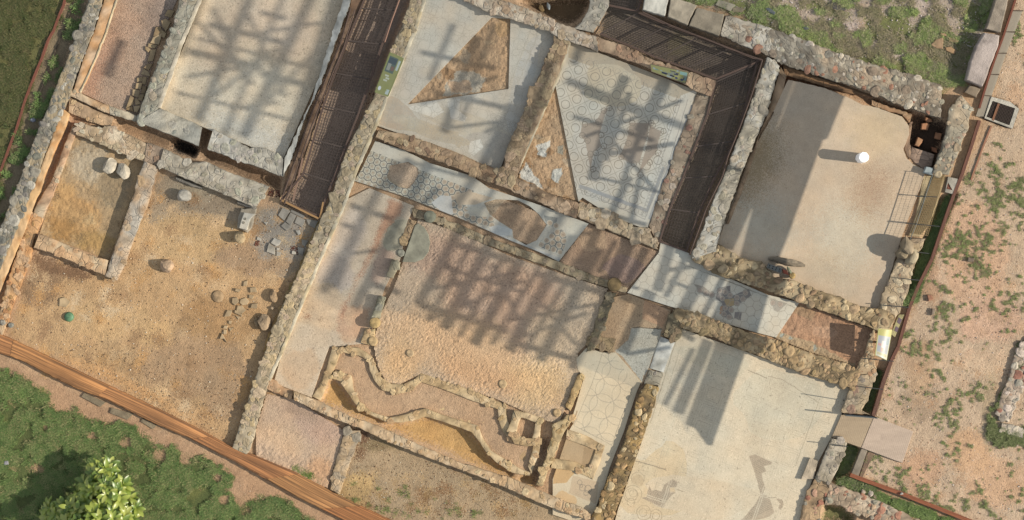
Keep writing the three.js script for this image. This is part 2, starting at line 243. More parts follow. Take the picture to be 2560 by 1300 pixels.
// ---------------------------------------------------------------- the ground: one sheet with its pits and trenches
const pitA = [[905, -90], [911, 0], [873, 91], [843, 169], [816, 237], [792, 321], [758, 437], [703, 503], [796, 545], [843, 440], [873, 365], [911, 271], [938, 210], [965, 135], [995, 68], [1022, 0], [1050, -90]];
const pitB = [[1520, -90], [1516, 0], [1497, 85], [1564, 112], [1632, 142], [1717, 169], [1788, 199], [1767, 288], [1740, 359], [1710, 437], [1676, 518], [1647, 603], [1720, 630], [1764, 515], [1801, 437], [1815, 389], [1842, 325], [1876, 237], [1909, 146], [1821, 118], [1673, 58], [1601, 27], [1612, -90]];
const pits = [
  [pitA, .3], [pitB, .3],
  [a4(1120, 845, 1330, 920, 1235, 1250, 1080, 1075, 1040, 1080, 1060, 900), .55],
  [a4(115, 480, 400, 585, 800, 730, 1120, 845, 1080, 900, 900, 830, 600, 690, 440, 660, 130, 600, 20, 830, 60, 500), .22],
  [c2(480, 415, 560, 265, 640, 330, 740, 480, 960, 590, 1080, 590, 1250, 545, 1580, 640, 1780, 890, 1891, 955, 1891, 1000).concat(c3(140, 975, 165, 1060, 0, 985)), .2],
  [a1(1290, 1020, 1460, 1090, 1440, 1155, 1270, 1100), .75],
  [d2(500, 110, 560, 100, 530, 200, 500, 300, 620, 350, 780, 420, 1000, 510, 1190, 570, 1190, 690, 1080, 640, 860, 560, 700, 470, 480, 400, 440, 300, 450, 150), .3],
  [d1(1040, 420, 1310, 500, 1480, 560, 1750, 680, 1720, 800, 1600, 780, 1430, 720, 1320, 670, 1120, 580), .1],
  [a3(60, 0, 580, 0, 540, 90, 450, 170, 380, 160, 240, 100, 100, 30), .5],
  [b4(1330, 180, 1400, 160, 1290, 400, 1210, 640, 1110, 840, 1040, 930, 1000, 950, 1080, 650, 1190, 410, 1280, 190), .18],
  [c4(800, 200, 870, 200, 780, 520, 690, 490), .32], [c4(590, 735, 690, 765, 610, 970, 480, 1020), .32],
  [c4(430, 1190, 540, 1210, 640, 1270, 620, 1320, 400, 1320), .3],
  [d3(350, 860, 430, 890, 380, 1010, 290, 1290, 200, 1260, 330, 1120), .16],
  [a4(1655, 740, 1832, 800, 1790, 935, 1606, 868), .45],
  [d1(540, 420, 790, 500, 600, 520, 480, 740, 360, 1080, 240, 1300, 260, 1150), .12],
];
const GBOX = [-160, -140, 2720, 1440], HS = .5;
const pitCv = document.createElement('canvas'); pitCv.width = (GBOX[2] - GBOX[0]) * HS; pitCv.height = (GBOX[3] - GBOX[1]) * HS;
{ const c = pitCv.getContext('2d'); c.fillStyle = '#000'; c.fillRect(0, 0, 9999, 9999); c.setTransform(HS, 0, 0, HS, -GBOX[0] * HS, -GBOX[1] * HS); for (const [p, d] of pits) poly(c, p, `rgb(${Math.round(d * 255)},0,0)`); }
const pitData = pitCv.getContext('2d').getImageData(0, 0, pitCv.width, pitCv.height).data;
function pitAt(px, py) { let t = 0; for (let k = 0; k < 9; k++) t += pitRaw(px + (k % 3 - 1) * 5, py + (Math.floor(k / 3) - 1) * 5); return t / 9; }
function pitRaw(px, py) { const i = Math.round((px - GBOX[0]) * HS), j = Math.round((py - GBOX[1]) * HS); if (i < 0 || j < 0 || i >= pitCv.width || j >= pitCv.height) return 0; return pitData[(j * pitCv.width + i) * 4] / 255; }
const inPoly = (p, Q) => { let c = false; for (let i = 0, j = Q.length - 1; i < Q.length; j = i++) if ((Q[i][1] > p[1]) !== (Q[j][1] > p[1]) && p[0] < (Q[j][0] - Q[i][0]) * (p[1] - Q[i][1]) / (Q[j][1] - Q[i][1]) + Q[i][0]) c = !c; return c; };
function groundY(px, py) { const d = pitAt(px, py); return -d + .05 * (fbm(px / 60, py / 60, 3, 5) - .5) + .018 * (fbm(px / 11, py / 11, 3, 6) - .5) - .01; }

const LAWN_SW = [[-160, 915], [0, 925], [60, 950], [100, 985], [125, 1000], [130, 1030], [185, 1030], [220, 1060], [262, 1065], [300, 1060], [330, 1075], [375, 1100], [395, 1120], [440, 1125], [450, 1150], [490, 1145], [520, 1160], [575, 1190], [560, 1240], [600, 1270], [650, 1245], [700, 1250], [760, 1290], [800, 1440], [-160, 1440]];
const LAWN_NW = [[-160, -140], [215, -140], [155, 10], [122, 95], [72, 220], [40, 330], [0, 420], [-160, 700]];
const WILD_NE = [[1560, -140], [2520, -140], [2490, 30], [2440, 130], [2400, 215], [2330, 215], [2240, 190], [2120, 150], [2040, 115], [1960, 75], [1890, 50], [1800, 20], [1700, -10]];
const SAND_E = [[2560, -140], [2720, -140], [2720, 1440], [2480, 1440], [2400, 1290], [2130, 1180], [2150, 1120], [2190, 1040], [2230, 900], [2300, 740], [2370, 560], [2420, 420], [2480, 300]];
const weedy = (px, py, s = 60) => fbm(px / s, py / s, 4, 77);
const groundMap = bake(GBOX, .7, (c) => {
  c.fillStyle = '#c9a684'; c.fillRect(-200, -200, 3100, 1800);
  poly(c, LAWN_NW, '#6d6b3e'); poly(c, [[155, 10], [225, -10], [0, 600], [-60, 620], [0, 425], [40, 330], [72, 220], [122, 95]], '#8d7c62');
  // courtyard: warm light of this corner is painted into the orange soil
  poly(c, [[20, 840], [85, 650], [300, 690], [400, 430], [660, 520], [720, 520], [790, 560], [700, 780], [600, 1120], [440, 1050], [200, 920]], '#c9a478');
  poly(c, [[395, 440], [470, 440], [660, 520], [720, 515], [790, 560], [770, 660], [700, 700], [600, 610], [470, 560], [370, 560]], '#b09a80');
  blob(c, 480, 600, 120, 60, '#cba97c'); blob(c, 340, 590, 70, 40, '#ceab7f'); blob(c, 640, 650, 90, 40, '#b39474'); blob(c, 700, 590, 70, 60, '#a99d90'); blob(c, 480, 900, 130, 90, '#bc9a76'); blob(c, 300, 820, 120, 40, '#c9a57c'); blob(c, 570, 950, 60, 110, '#b39473'); blob(c, 560, 800, 110, 60, '#bb9467'); blob(c, 480, 480, 60, 25, '#b8a68c'); blob(c, 380, 830, 60, 40, '#d9b27f'); blob(c, 395, 990, 30, 25, '#dcb98c'); blob(c, 455, 1020, 30, 20, '#d6b083'); blob(c, 250, 800, 120, 50, '#d4ae7e'); blob(c, 100, 720, 50, 50, '#9f8060');
  { const R2 = rng(77); for (let i = 0; i < 150; i++) { const x = 60 + R2() * 700, y = 460 + R2() * 620; blob(c, x, y, 4 + R2() * 26, 3 + R2() * 12, ['#d6b48a', '#c39763', '#b08c66', '#d9bd98', '#a98662', '#cf9f66'][i % 6], R2() * 3, i); } }
  for (const q of [b1(250, 600, 420, 660, 600, 710, 720, 770, 560, 800, 300, 740, 240, 680)]) poly(c, q, '#8e6d50');
  poly(c, [[150, 900], [300, 960], [420, 1020], [520, 1075], [500, 1060], [400, 990], [290, 930], [160, 880]], '#d8a873');
  // south of the timber: bare earth, then the lawn
  poly(c, [[-160, 850], [0, 890], [200, 990], [400, 1075], [640, 1190], [840, 1290], [960, 1440], [600, 1440], [-160, 940]], '#c09a78');
  poly(c, LAWN_SW, '#5c6836');
  const R = rng(5); for (let i = 0; i < 70; i++) { const x = R() * 720, y = 960 + R() * 340; if (inPoly([x, y], LAWN_SW)) blob(c, x, y, 6 + R() * 22, 5 + R() * 14, ['#74793f', '#566634', '#8d8256', '#506030'][i % 4], R() * 3, i); }
  for (const [x, y, rx, ry] of [[232, 1088, 14, 18], [115, 1070, 12, 16], [190, 1055, 12, 9], [315, 1105, 26, 12], [300, 1120, 16, 8], [400, 1140, 26, 16], [462, 1150, 18, 20], [545, 1190, 14, 24], [600, 1250, 22, 12], [560, 1250, 24, 16], [500, 1200, 20, 10], [350, 1165, 8, 8], [95, 1172, 22, 12], [428, 1205, 9, 8], [30, 1000, 10, 8], [640, 1290, 40, 16]]) blob(c, x, y, rx, ry, '#b3926f', 0, x);
  // south room and corridor
  poly(c, [[860, 1080], [910, 1075], [1480, 1300], [1500, 1440], [960, 1440], [850, 1235]], '#b59c7c');
  for (let i = 0; i < 60; i++) blob(c, 900 + R() * 420, 1180 + R() * 110, 4 + R() * 14, 3 + R() * 7, ['#96704c', '#8d6a45', '#c6a372', '#a48456'][i % 4], R() * 3, i);
  blob(c, 905, 1090, 16, 16, '#775640'); blob(c, 900, 1130, 10, 20, '#846347'); blob(c, 960, 1110, 60, 18, '#93805f'); blob(c, 900, 1210, 40, 30, '#cdaa74'); blob(c, 880, 1240, 50, 30, '#b99a6a');
  // east
  poly(c, SAND_E, '#d3b89d'); poly(c, WILD_NE, '#b7a798');
  for (const [x, y, rx, ry, k] of [[2440, 640, 70, 160, '#ddb697'], [2300, 1000, 60, 50, '#bfa58b'], [2300, 920, 40, 80, '#c8a888'], [2330, 700, 30, 60, '#c7a283'], [2480, 800, 70, 60, '#dcb59a'], [2500, 1220, 80, 60, '#dcb593'], [2420, 1130, 60, 60, '#dab28d'], [2540, 250, 30, 40, '#dcb796'], [2300, 1180, 60, 50, '#cfa889'], [2480, 1020, 26, 90, '#bda78a']]) blob(c, x, y, rx, ry, k, 0, x);
  for (let i = 0; i < 240; i++) { const x = 2220 + R() * 340, y = R() * 1300; if (inPoly([x, y], SAND_E)) blob(c, x, y, 3 + R() * 10, 3 + R() * 8, ['#cba585', '#e2bea0', '#c8a07c', '#bf9f82'][i % 4], R() * 3, i); }
  for (let i = 0; i < 170; i++) { const x = 1700 + R() * 800, y = R() * 210; if (inPoly([x, y], WILD_NE)) blob(c, x, y, 5 + R() * 26, 4 + R() * 10, ['#c3b1a6', '#a99584', '#8b8a5a', '#b79f88', '#c9b8af'][i % 5], .35, i); }
  for (const [x, y, rx, ry] of [[1960, 90, 110, 20], [2130, 140, 150, 20], [2300, 190, 90, 24], [1860, 20, 60, 18], [2220, 70, 60, 40], [2330, 90, 40, 40], [2400, 140, 50, 60], [2060, 20, 60, 14], [2440, 40, 40, 30]]) blob(c, x, y, rx, ry, '#7f8350', .35, x);
  // trench floors
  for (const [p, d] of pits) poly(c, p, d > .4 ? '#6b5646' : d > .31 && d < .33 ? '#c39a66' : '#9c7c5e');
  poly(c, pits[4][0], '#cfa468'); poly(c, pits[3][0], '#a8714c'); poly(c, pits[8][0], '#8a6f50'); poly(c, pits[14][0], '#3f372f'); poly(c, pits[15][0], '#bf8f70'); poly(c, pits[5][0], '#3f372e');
  poly(c, a4(440, 660, 800, 760, 960, 850, 1050, 900, 1060, 1000, 1120, 900, 1080, 850, 800, 740, 560, 660), '#c09872');
  poly(c, pitA, '#ab9484'); poly(c, pitB, '#8a7b6d'); blob(c, 1700, 110, 30, 30, '#948768', 0, 2); poly(c, [[1735, 360], [1820, 390], [1700, 640], [1640, 610]], '#a8947f'); poly(c, [[1790, 210], [1880, 240], [1830, 360], [1745, 345]], '#a08c78');
  for (const [i] of [[9], [10], [11], [12]]) poly(c, pits[i][0], '#7d7a4c');
}, { warp: 9, warpFreq: 18, soft: 16, blotch: .12, mid: .14, grain: .16, speck: .035, speckSize: 3, hue: .03, seed: 3 });
{
  const st = 4, nx = Math.round((GBOX[2] - GBOX[0]) / st), ny = Math.round((GBOX[3] - GBOX[1]) / st), pos = [], uv = [], idx = [];
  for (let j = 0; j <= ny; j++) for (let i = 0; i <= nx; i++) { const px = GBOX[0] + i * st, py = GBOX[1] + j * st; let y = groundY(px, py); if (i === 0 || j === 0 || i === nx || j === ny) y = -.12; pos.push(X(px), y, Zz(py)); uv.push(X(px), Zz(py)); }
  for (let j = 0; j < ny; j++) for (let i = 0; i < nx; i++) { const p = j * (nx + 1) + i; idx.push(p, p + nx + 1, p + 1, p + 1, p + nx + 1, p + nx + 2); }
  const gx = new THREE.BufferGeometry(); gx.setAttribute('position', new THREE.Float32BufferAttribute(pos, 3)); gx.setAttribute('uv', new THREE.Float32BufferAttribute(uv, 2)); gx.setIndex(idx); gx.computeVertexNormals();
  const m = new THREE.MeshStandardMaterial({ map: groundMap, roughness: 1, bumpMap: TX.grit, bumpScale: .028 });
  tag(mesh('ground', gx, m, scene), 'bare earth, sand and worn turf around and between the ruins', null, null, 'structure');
  // the country beyond the survey
  const far = new THREE.Shape([[-900, -900], [900, -900], [900, 900], [-900, 900]].map(p => new THREE.Vector2(...p))); far.holes.push(new THREE.Path([[X(GBOX[0] + 8), -Zz(GBOX[1] + 8)], [X(GBOX[2] - 8), -Zz(GBOX[1] + 8)], [X(GBOX[2] - 8), -Zz(GBOX[3] - 8)], [X(GBOX[0] + 8), -Zz(GBOX[3] - 8)]].map(p => new THREE.Vector2(...p))));
  const fg = new THREE.ShapeGeometry(far); fg.rotateX(-Math.PI / 2); fg.translate(0, -.13, 0); const P = fg.attributes.position; for (let i = 0; i < P.count; i++) fg.attributes.uv.setXY(i, P.getX(i), P.getZ(i));
  tag(mesh('far_ground', fg, M('#7d7550', { bump: 'grit' }), scene), 'dry grassland that runs on beyond the excavation', null, null, 'structure');
}

// ---------------------------------------------------------------- floors
let lift = 0;
function floor(name, label, pts, y, paint, o = {}) {
  lift += .0003; y += lift; const box = boxOf(pts, 10);
  const map = bake(box, o.ppp ?? 1.2, paint, o);
  const m = new THREE.MeshStandardMaterial({ map, roughness: o.rough ?? .95, bumpMap: TX[o.bump ?? 'grit'], bumpScale: o.bs ?? .01 });
  const out = o.rag ? ragged(pts, 6, o.rag, o.seed ?? 2) : pts;
  const gx = slab(out, y - (o.deep ?? .16), y, { bevel: .006, seg: 1, holes: o.holes });
  const f = mesh(name, gx, m, scene); tag(f, label, null, null, 'structure');
  if (o.relief) { // a broken surface of real lumps over it
    const st = o.reliefStep ?? 2.6, [x0, y0, x1, y1] = box, nx = Math.floor((x1 - x0) / st), ny = Math.floor((y1 - y0) / st), id = new Int32Array((nx + 1) * (ny + 1)).fill(-1), pos = [], uv = [], idx = [];
    const V = (i, j) => { const k = j * (nx + 1) + i; if (id[k] < 0) { id[k] = pos.length / 3; const px = x0 + i * st, py = y0 + j * st, h = y + .004 + o.relief(px, py); pos.push(X(px), h, Zz(py)); uv.push(X(px), Zz(py)); } return id[k]; };
    for (let j = 0; j < ny; j++) for (let i = 0; i < nx; i++) if (inPoly([x0 + (i + .5) * st, y0 + (j + .5) * st], pts)) { const a = V(i, j), b = V(i, j + 1), c = V(i + 1, j), d = V(i + 1, j + 1); idx.push(a, b, c, c, b, d); }
    const q = new THREE.BufferGeometry(); q.setAttribute('position', new THREE.Float32BufferAttribute(pos, 3)); q.setAttribute('uv', new THREE.Float32BufferAttribute(uv, 2)); q.setIndex(idx); q.computeVertexNormals();
    const r = new THREE.Mesh(q, m); r.name = 'worn_surface'; r.castShadow = r.receiveShadow = true; f.add(r);
  }
  return f;
}
const UA = Math.atan2(207, 532), UX = Math.cos(UA), UY = Math.sin(UA);     // the villa's axis in plan
const along = (o, u, v) => [o[0] + UX * u - UY * v, o[1] + UY * u + UX * v];
const fillAll = (c, k) => { c.fillStyle = k; c.fillRect(-300, -300, 3200, 1900); };
const hexPts = (x, y, r, rot = 0) => [0, 1, 2, 3, 4, 5].map(i => [x + r * Math.cos(rot + i * Math.PI / 3), y + r * Math.sin(rot + i * Math.PI / 3)]);
const ring = (c, x, y, r, k, w) => { c.beginPath(); c.arc(x, y, r, 0, 6.2832); c.strokeStyle = k; c.lineWidth = w; c.stroke(); };

floor('gravel_floor', 'pink gravel floor of the narrow upper left room', [[292, -60], [470, -60], [400, 95], [345, 292], [312, 283], [198, 230], [290, 0]], .03, (c) => { fillAll(c, '#b29a88'); for (const p of [[310, 60, 40, 50], [280, 110, 30, 50]]) blob(c, ...p, '#bd9c85', -.3); blob(c, 400, 50, 40, 60, '#a08a7c'); poly(c, a1(870, 0, 800, 260, 720, 430, 600, 700, 700, 740, 780, 500, 850, 300), '#b8917a'); }, { grain: .34, speck: .07, warp: 8, soft: 24, bump: 'grit', bs: .03, seed: 11, hue: .06 });
floor('mortar_floor', 'large beige speckled mortar floor with beam shadows, upper left', [[500, -60], [880, -60], [866, 0], [790, 210], [705, 405], [640, 372], [531, 328], [490, 310], [395, 274], [415, 225], [505, 0]], .10, (c) => {
  fillAll(c, '#d8c6ac'); blob(c, 620, 250, 150, 90, '#dfd0b8', .4, 3); blob(c, 700, 60, 120, 70, '#dcc6ae', .4, 4); blob(c, 560, 90, 60, 120, '#d3bda4', .3, 5); blob(c, 600, 330, 110, 40, '#d9d2c4', .4, 6); blob(c, 680, 370, 60, 30, '#e4dfd4', .4, 7);
  c.globalAlpha = .5; poly(c, [[840, -60], [866, 0], [790, 210], [705, 405], [690, 395], [770, 200], [830, 40]], '#bcae9c'); c.globalAlpha = 1;
}, { grain: .16, speck: .045, speckSize: 2.6, warp: 10, soft: 60, seed: 12, bump: 'grit', bs: .012, hue: .05 });
floor('earth_floor', 'stained earth floor of the sunken basin room, left', [[186, 338], [362, 402], [344, 460], [325, 508], [271, 650], [98, 584], [112, 545], [146, 440]], .005, (c) => {
  fillAll(c, '#b99c76'); blob(c, 180, 540, 70, 60, '#c39a66', .3, 2); blob(c, 150, 570, 40, 30, '#b58a52', .3, 3); blob(c, 240, 420, 70, 40, '#baa78c', .3, 4); blob(c, 220, 400, 50, 40, '#b8a890', .3, 8); blob(c, 290, 470, 40, 60, '#9d8a6e', .3, 5); blob(c, 240, 600, 50, 30, '#b9965f', .3, 6); blob(c, 160, 490, 30, 40, '#c9a06a', .3, 7); const R = rng(8); for (let i = 0; i < 60; i++) blob(c, 120 + R() * 220, 360 + R() * 270, 2 + R() * 9, 2 + R() * 6, ['#8f7654', '#a98c64', '#7f6a4c', '#c6ab80'][i % 4], R() * 3, i);
}, { warp: 10, soft: 14, grain: .14, mid: .2, speck: .04, seed: 13, bump: 'rough', bs: .03, hue: .05 });

// room with the faint interlaced circles, its cut-out lower
const CUT_E = [[1229, 44], [1276, 47], [1271, 222], [1019, 261]];
const dirtPaint = (s) => (c) => { fillAll(c, '#c2a07c'); const R = rng(s); for (let i = 0; i < 260; i++) blob(c, 900 + R() * 1000, R() * 1000, 4 + R() * 26, 3 + R() * 16, ['#cfae88', '#b08b64', '#c79c74', '#bda68a', '#a98560'][i % 5], R() * 3, i); };
floor('bedding_floor', 'broken brown bedding exposed in the triangular cut of the circle mosaic', [[1215, 40], [1282, 40], [1277, 230], [1005, 268]], .035, (c) => { dirtPaint(4)(c); poly(c, a2(1380, 650, 1500, 520, 1600, 530, 1700, 580, 1650, 680, 1400, 710), '#c3b7a4'); poly(c, a2(1420, 600, 1600, 600, 1580, 680, 1440, 690), '#d0b090'); blob(c, 1255, 70, 20, 24, '#c9a478'); }, { warp: 7, grain: .2, mid: .22, speck: .05, seed: 14, bump: 'rough', bs: .05, relief: (x, y) => .045 * (fbm(x / 16, y / 16, 4, 9) - .45) + .03 * Math.max(0, fbm(x / 50, y / 50, 2, 4) - .5) });
floor('circle_mosaic_floor', 'pale mosaic floor with faint interlaced circles, upper middle room', [[1062, -60], [1150, -60], [1170, 0], [1276, 44], [1385, 82], [1391, 92], [1340, 222], [1280, 345], [1249, 428], [1150, 388], [1010, 338], [942, 314], [962, 244], [1005, 149], [1035, 78]], .095, (c) => {
  fillAll(c, '#d6cdbf'); blob(c, 990, 285, 60, 40, '#c3ac95', .4, 2); blob(c, 1180, 320, 120, 30, '#cfc2ad', .4, 3); blob(c, 1230, 370, 60, 50, '#b4aaa0', .3, 4); blob(c, 1310, 200, 26, 120, '#c9c6c2', .3, 5); blob(c, 1080, 330, 90, 20, '#c6b59c', .35, 6); blob(c, 1020, 180, 40, 60, '#d8cdc0', .3, 7);
  for (const p of [a2(1130, 790, 1330, 740, 1390, 830, 1310, 870, 1140, 810), a2(1410, 740, 1510, 730, 1500, 820, 1560, 870, 1540, 900, 1440, 880), a2(1580, 1050, 1660, 1030, 1680, 1090, 1610, 1150, 1570, 1120)]) poly(c, p, '#efebe2');
  for (const p of [a2(1110, 880, 1300, 930, 1500, 980, 1490, 1040, 1250, 990, 1080, 960), a2(1480, 1000, 1540, 1030, 1500, 1100, 1470, 1070)]) poly(c, p, '#c5b193');
  const o = [1105, 60];
  for (let i = -6; i < 16; i++) for (let j = -3; j < 16; j++) { const p = along(o, i * 22, j * 22), q = along(o, i * 22 + 11, j * 22 + 11); const k = '#a9a49b'; if ((i + j) % 2 === 0) ring(c, p[0], p[1], 13.5, k, .9); else ring(c, p[0], p[1], 8.5, '#b0aaa0', .8); if (i % 3 === 0) ring(c, q[0], q[1], 15, '#bab4aa', .6); }
  const sq = (x, y, s) => poly(c, [along([x, y], -s, -s), along([x, y], s, -s), along([x, y], s, s), along([x, y], -s, s)], null, '#a29c92', 1);
  for (const p of a2(1300, 70, 1260, 170, 1540, 90, 1500, 200, 1240, 260, 1130, 480, 1170, 600)) { sq(p[0], p[1], 13); } for (let i = 0; i < 14; i++) { const p = along([1330, 95], 0, i * 24); sq(p[0], p[1], 10); }
  for (const v of [-10, -4]) poly(c, [along([1070, 20], v + 14, -60), along([1070, 20], v + 14, 330)], null, '#aaa39a', .9, true);
  for (let i = 0; i < 30; i++) { const p = along([1250, 330], (i % 6) * 13 - 30, Math.floor(i / 6) * 17 - 30); ring(c, p[0], p[1], 7, '#8d8886', 1.2); ring(c, p[0], p[1], 3.5, '#9a9490', 1); }
}, { holes: [CUT_E.slice().reverse()], ppp: 1.7, grain: .09, speck: .02, mid: .09, blotch: .13, warp: 1.4, fade: .48, fadeTo: '#ccc2b0', hue: .07, seed: 15, bs: .005, rough: .8 });

// room with the diagonal grid of circles
const DIRT_N = [[1420, 100], [1388, 212], [1446, 505], [1405, 490], [1357, 476], [1296, 444], [1310, 410], [1350, 305], [1400, 180]];
floor('bedding_floor', 'rough brown bedding with mosaic scraps left of the ring mosaic', [[1415, 100], [1400, 212], [1452, 505], [1405, 492], [1350, 478], [1296, 444], [1306, 410], [1346, 305], [1396, 170]], .035, (c) => { dirtPaint(6)(c); poly(c, e3(1480, 300, 1430, 370, 1450, 430, 1640, 520, 1600, 450), '#d9d6ce'); poly(c, e3(1570, 160, 1690, 100, 1700, 150, 1650, 200, 1660, 250, 1580, 230, 1600, 190), '#d8d5cd'); poly(c, e3(1720, 350, 1790, 330, 1800, 400, 1760, 480, 1700, 420), '#cfccc2'); ring(c, e3(1500, 340)[0][0], e3(1500, 340)[0][1], 10, '#7d7b78', 1); ring(c, e3(1625, 215)[0][0], e3(1625, 215)[0][1], 10, '#7d7b78', 1); poly(c, e3(1760, 150, 1810, 150, 1800, 230, 1750, 210), '#a8a08e'); }, { warp: 5, grain: .2, mid: .2, speck: .05, seed: 16, bump: 'rough', bs: .05, relief: (x, y) => .04 * (fbm(x / 14, y / 14, 4, 19) - .45) });
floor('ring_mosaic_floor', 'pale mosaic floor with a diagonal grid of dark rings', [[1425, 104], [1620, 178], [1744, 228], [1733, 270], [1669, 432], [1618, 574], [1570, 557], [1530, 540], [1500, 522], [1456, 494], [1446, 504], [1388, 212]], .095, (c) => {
  fillAll(c, '#d6cfc1'); poly(c, [[1420, 100], [1744, 222], [1736, 262], [1420, 145]], '#bdae98'); poly(c, [[1744, 222], [1600, 600], [1560, 580], [1700, 240]], '#dcd8ce');
  blob(c, 1500, 400, 80, 100, '#d5d0c6', 0, 3); blob(c, 1530, 210, 80, 50, '#d3c6ad', 0, 4);
  poly(c, a3(440, 390, 1310, 720, 1120, 1291, 420, 1291, 330, 620), null); const A = [41.3, 16.2], B = [12.5, 29.4], o = [1280 + 490 / K, 520 / K];
  c.save(); c.beginPath();[...a3(450, 400, 1250, 720), [1655, 405], [1590, 540], [1440, 478], [1390, 215]].forEach((p, i) => i ? c.lineTo(...p) : c.moveTo(...p)); c.closePath(); c.clip();
  const L = (i, j) => [o[0] + A[0] * i + B[0] * j, o[1] + A[1] * i + B[1] * j];
  for (let i = -8; i < 14; i++) { poly(c, [L(i + .5, -12), L(i + .5, 30)], null, '#8f8b84', 1, true); poly(c, [L(i * .5 - 14 + .5 + i * .5, 14.5 - i), L(0, 0)], null); }
  for (let k = -12; k < 30; k++) poly(c, [L(-14 + .25, 14 + k + .25), L(14 + .25, -14 + k + .25)], null, '#8f8b84', 1, true);
  for (let i = -8; i < 14; i++) for (let j = -12; j < 30; j++) { const p = L(i, j); ring(c, p[0], p[1], 10.5, '#77736e', 1.5); }
  c.restore();
  for (const p of [a3(520, 920, 620, 900, 660, 820, 700, 800, 640, 1000, 660, 1080, 600, 1130, 580, 1250, 560, 1140, 540, 1040, 500, 1000), a3(870, 910, 1010, 910, 1000, 1000, 940, 1200, 880, 1210, 790, 1160, 840, 1060, 860, 980), a3(1020, 930, 1100, 970, 1060, 1130, 1000, 1200, 930, 1291, 990, 1100)]) { poly(c, p, '#a39387'); for (const q of p) { ring(c, q[0] + 6, q[1], 7, '#6f645d', 1.6); ring(c, q[0] + 4, q[1] + 3, 3.5, '#857a70', 1.2); } }
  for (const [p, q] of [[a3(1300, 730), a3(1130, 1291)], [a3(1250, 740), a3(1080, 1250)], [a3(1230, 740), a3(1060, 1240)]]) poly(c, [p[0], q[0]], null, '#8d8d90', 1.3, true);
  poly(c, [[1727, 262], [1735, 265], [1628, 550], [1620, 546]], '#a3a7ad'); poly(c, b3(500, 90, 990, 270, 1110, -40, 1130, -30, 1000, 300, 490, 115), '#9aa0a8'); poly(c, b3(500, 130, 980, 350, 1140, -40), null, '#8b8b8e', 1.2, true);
  for (let i = 0; i < 16; i++) { const t = i / 15; ring(c, 1280 + (500 + 480 * t) / K, 430 + (140 + 170 * t) / K, 6, '#9b9a99', .9); ring(c, 1280 + (1120 - 150 * t) / K, 430 + (-60 + 370 * t) / K, 6, '#9b9a99', .9); ring(c, a3(460 + 800 * t, 400)[0][0], (410 + 300 * t) / K, 6.5, '#a59f94', .9); }
}, { ppp: 1.8, grain: .08, speck: .02, mid: .09, blotch: .13, warp: 1.1, fade: .3, hue: .07, seed: 17, bs: .005, rough: .8 });

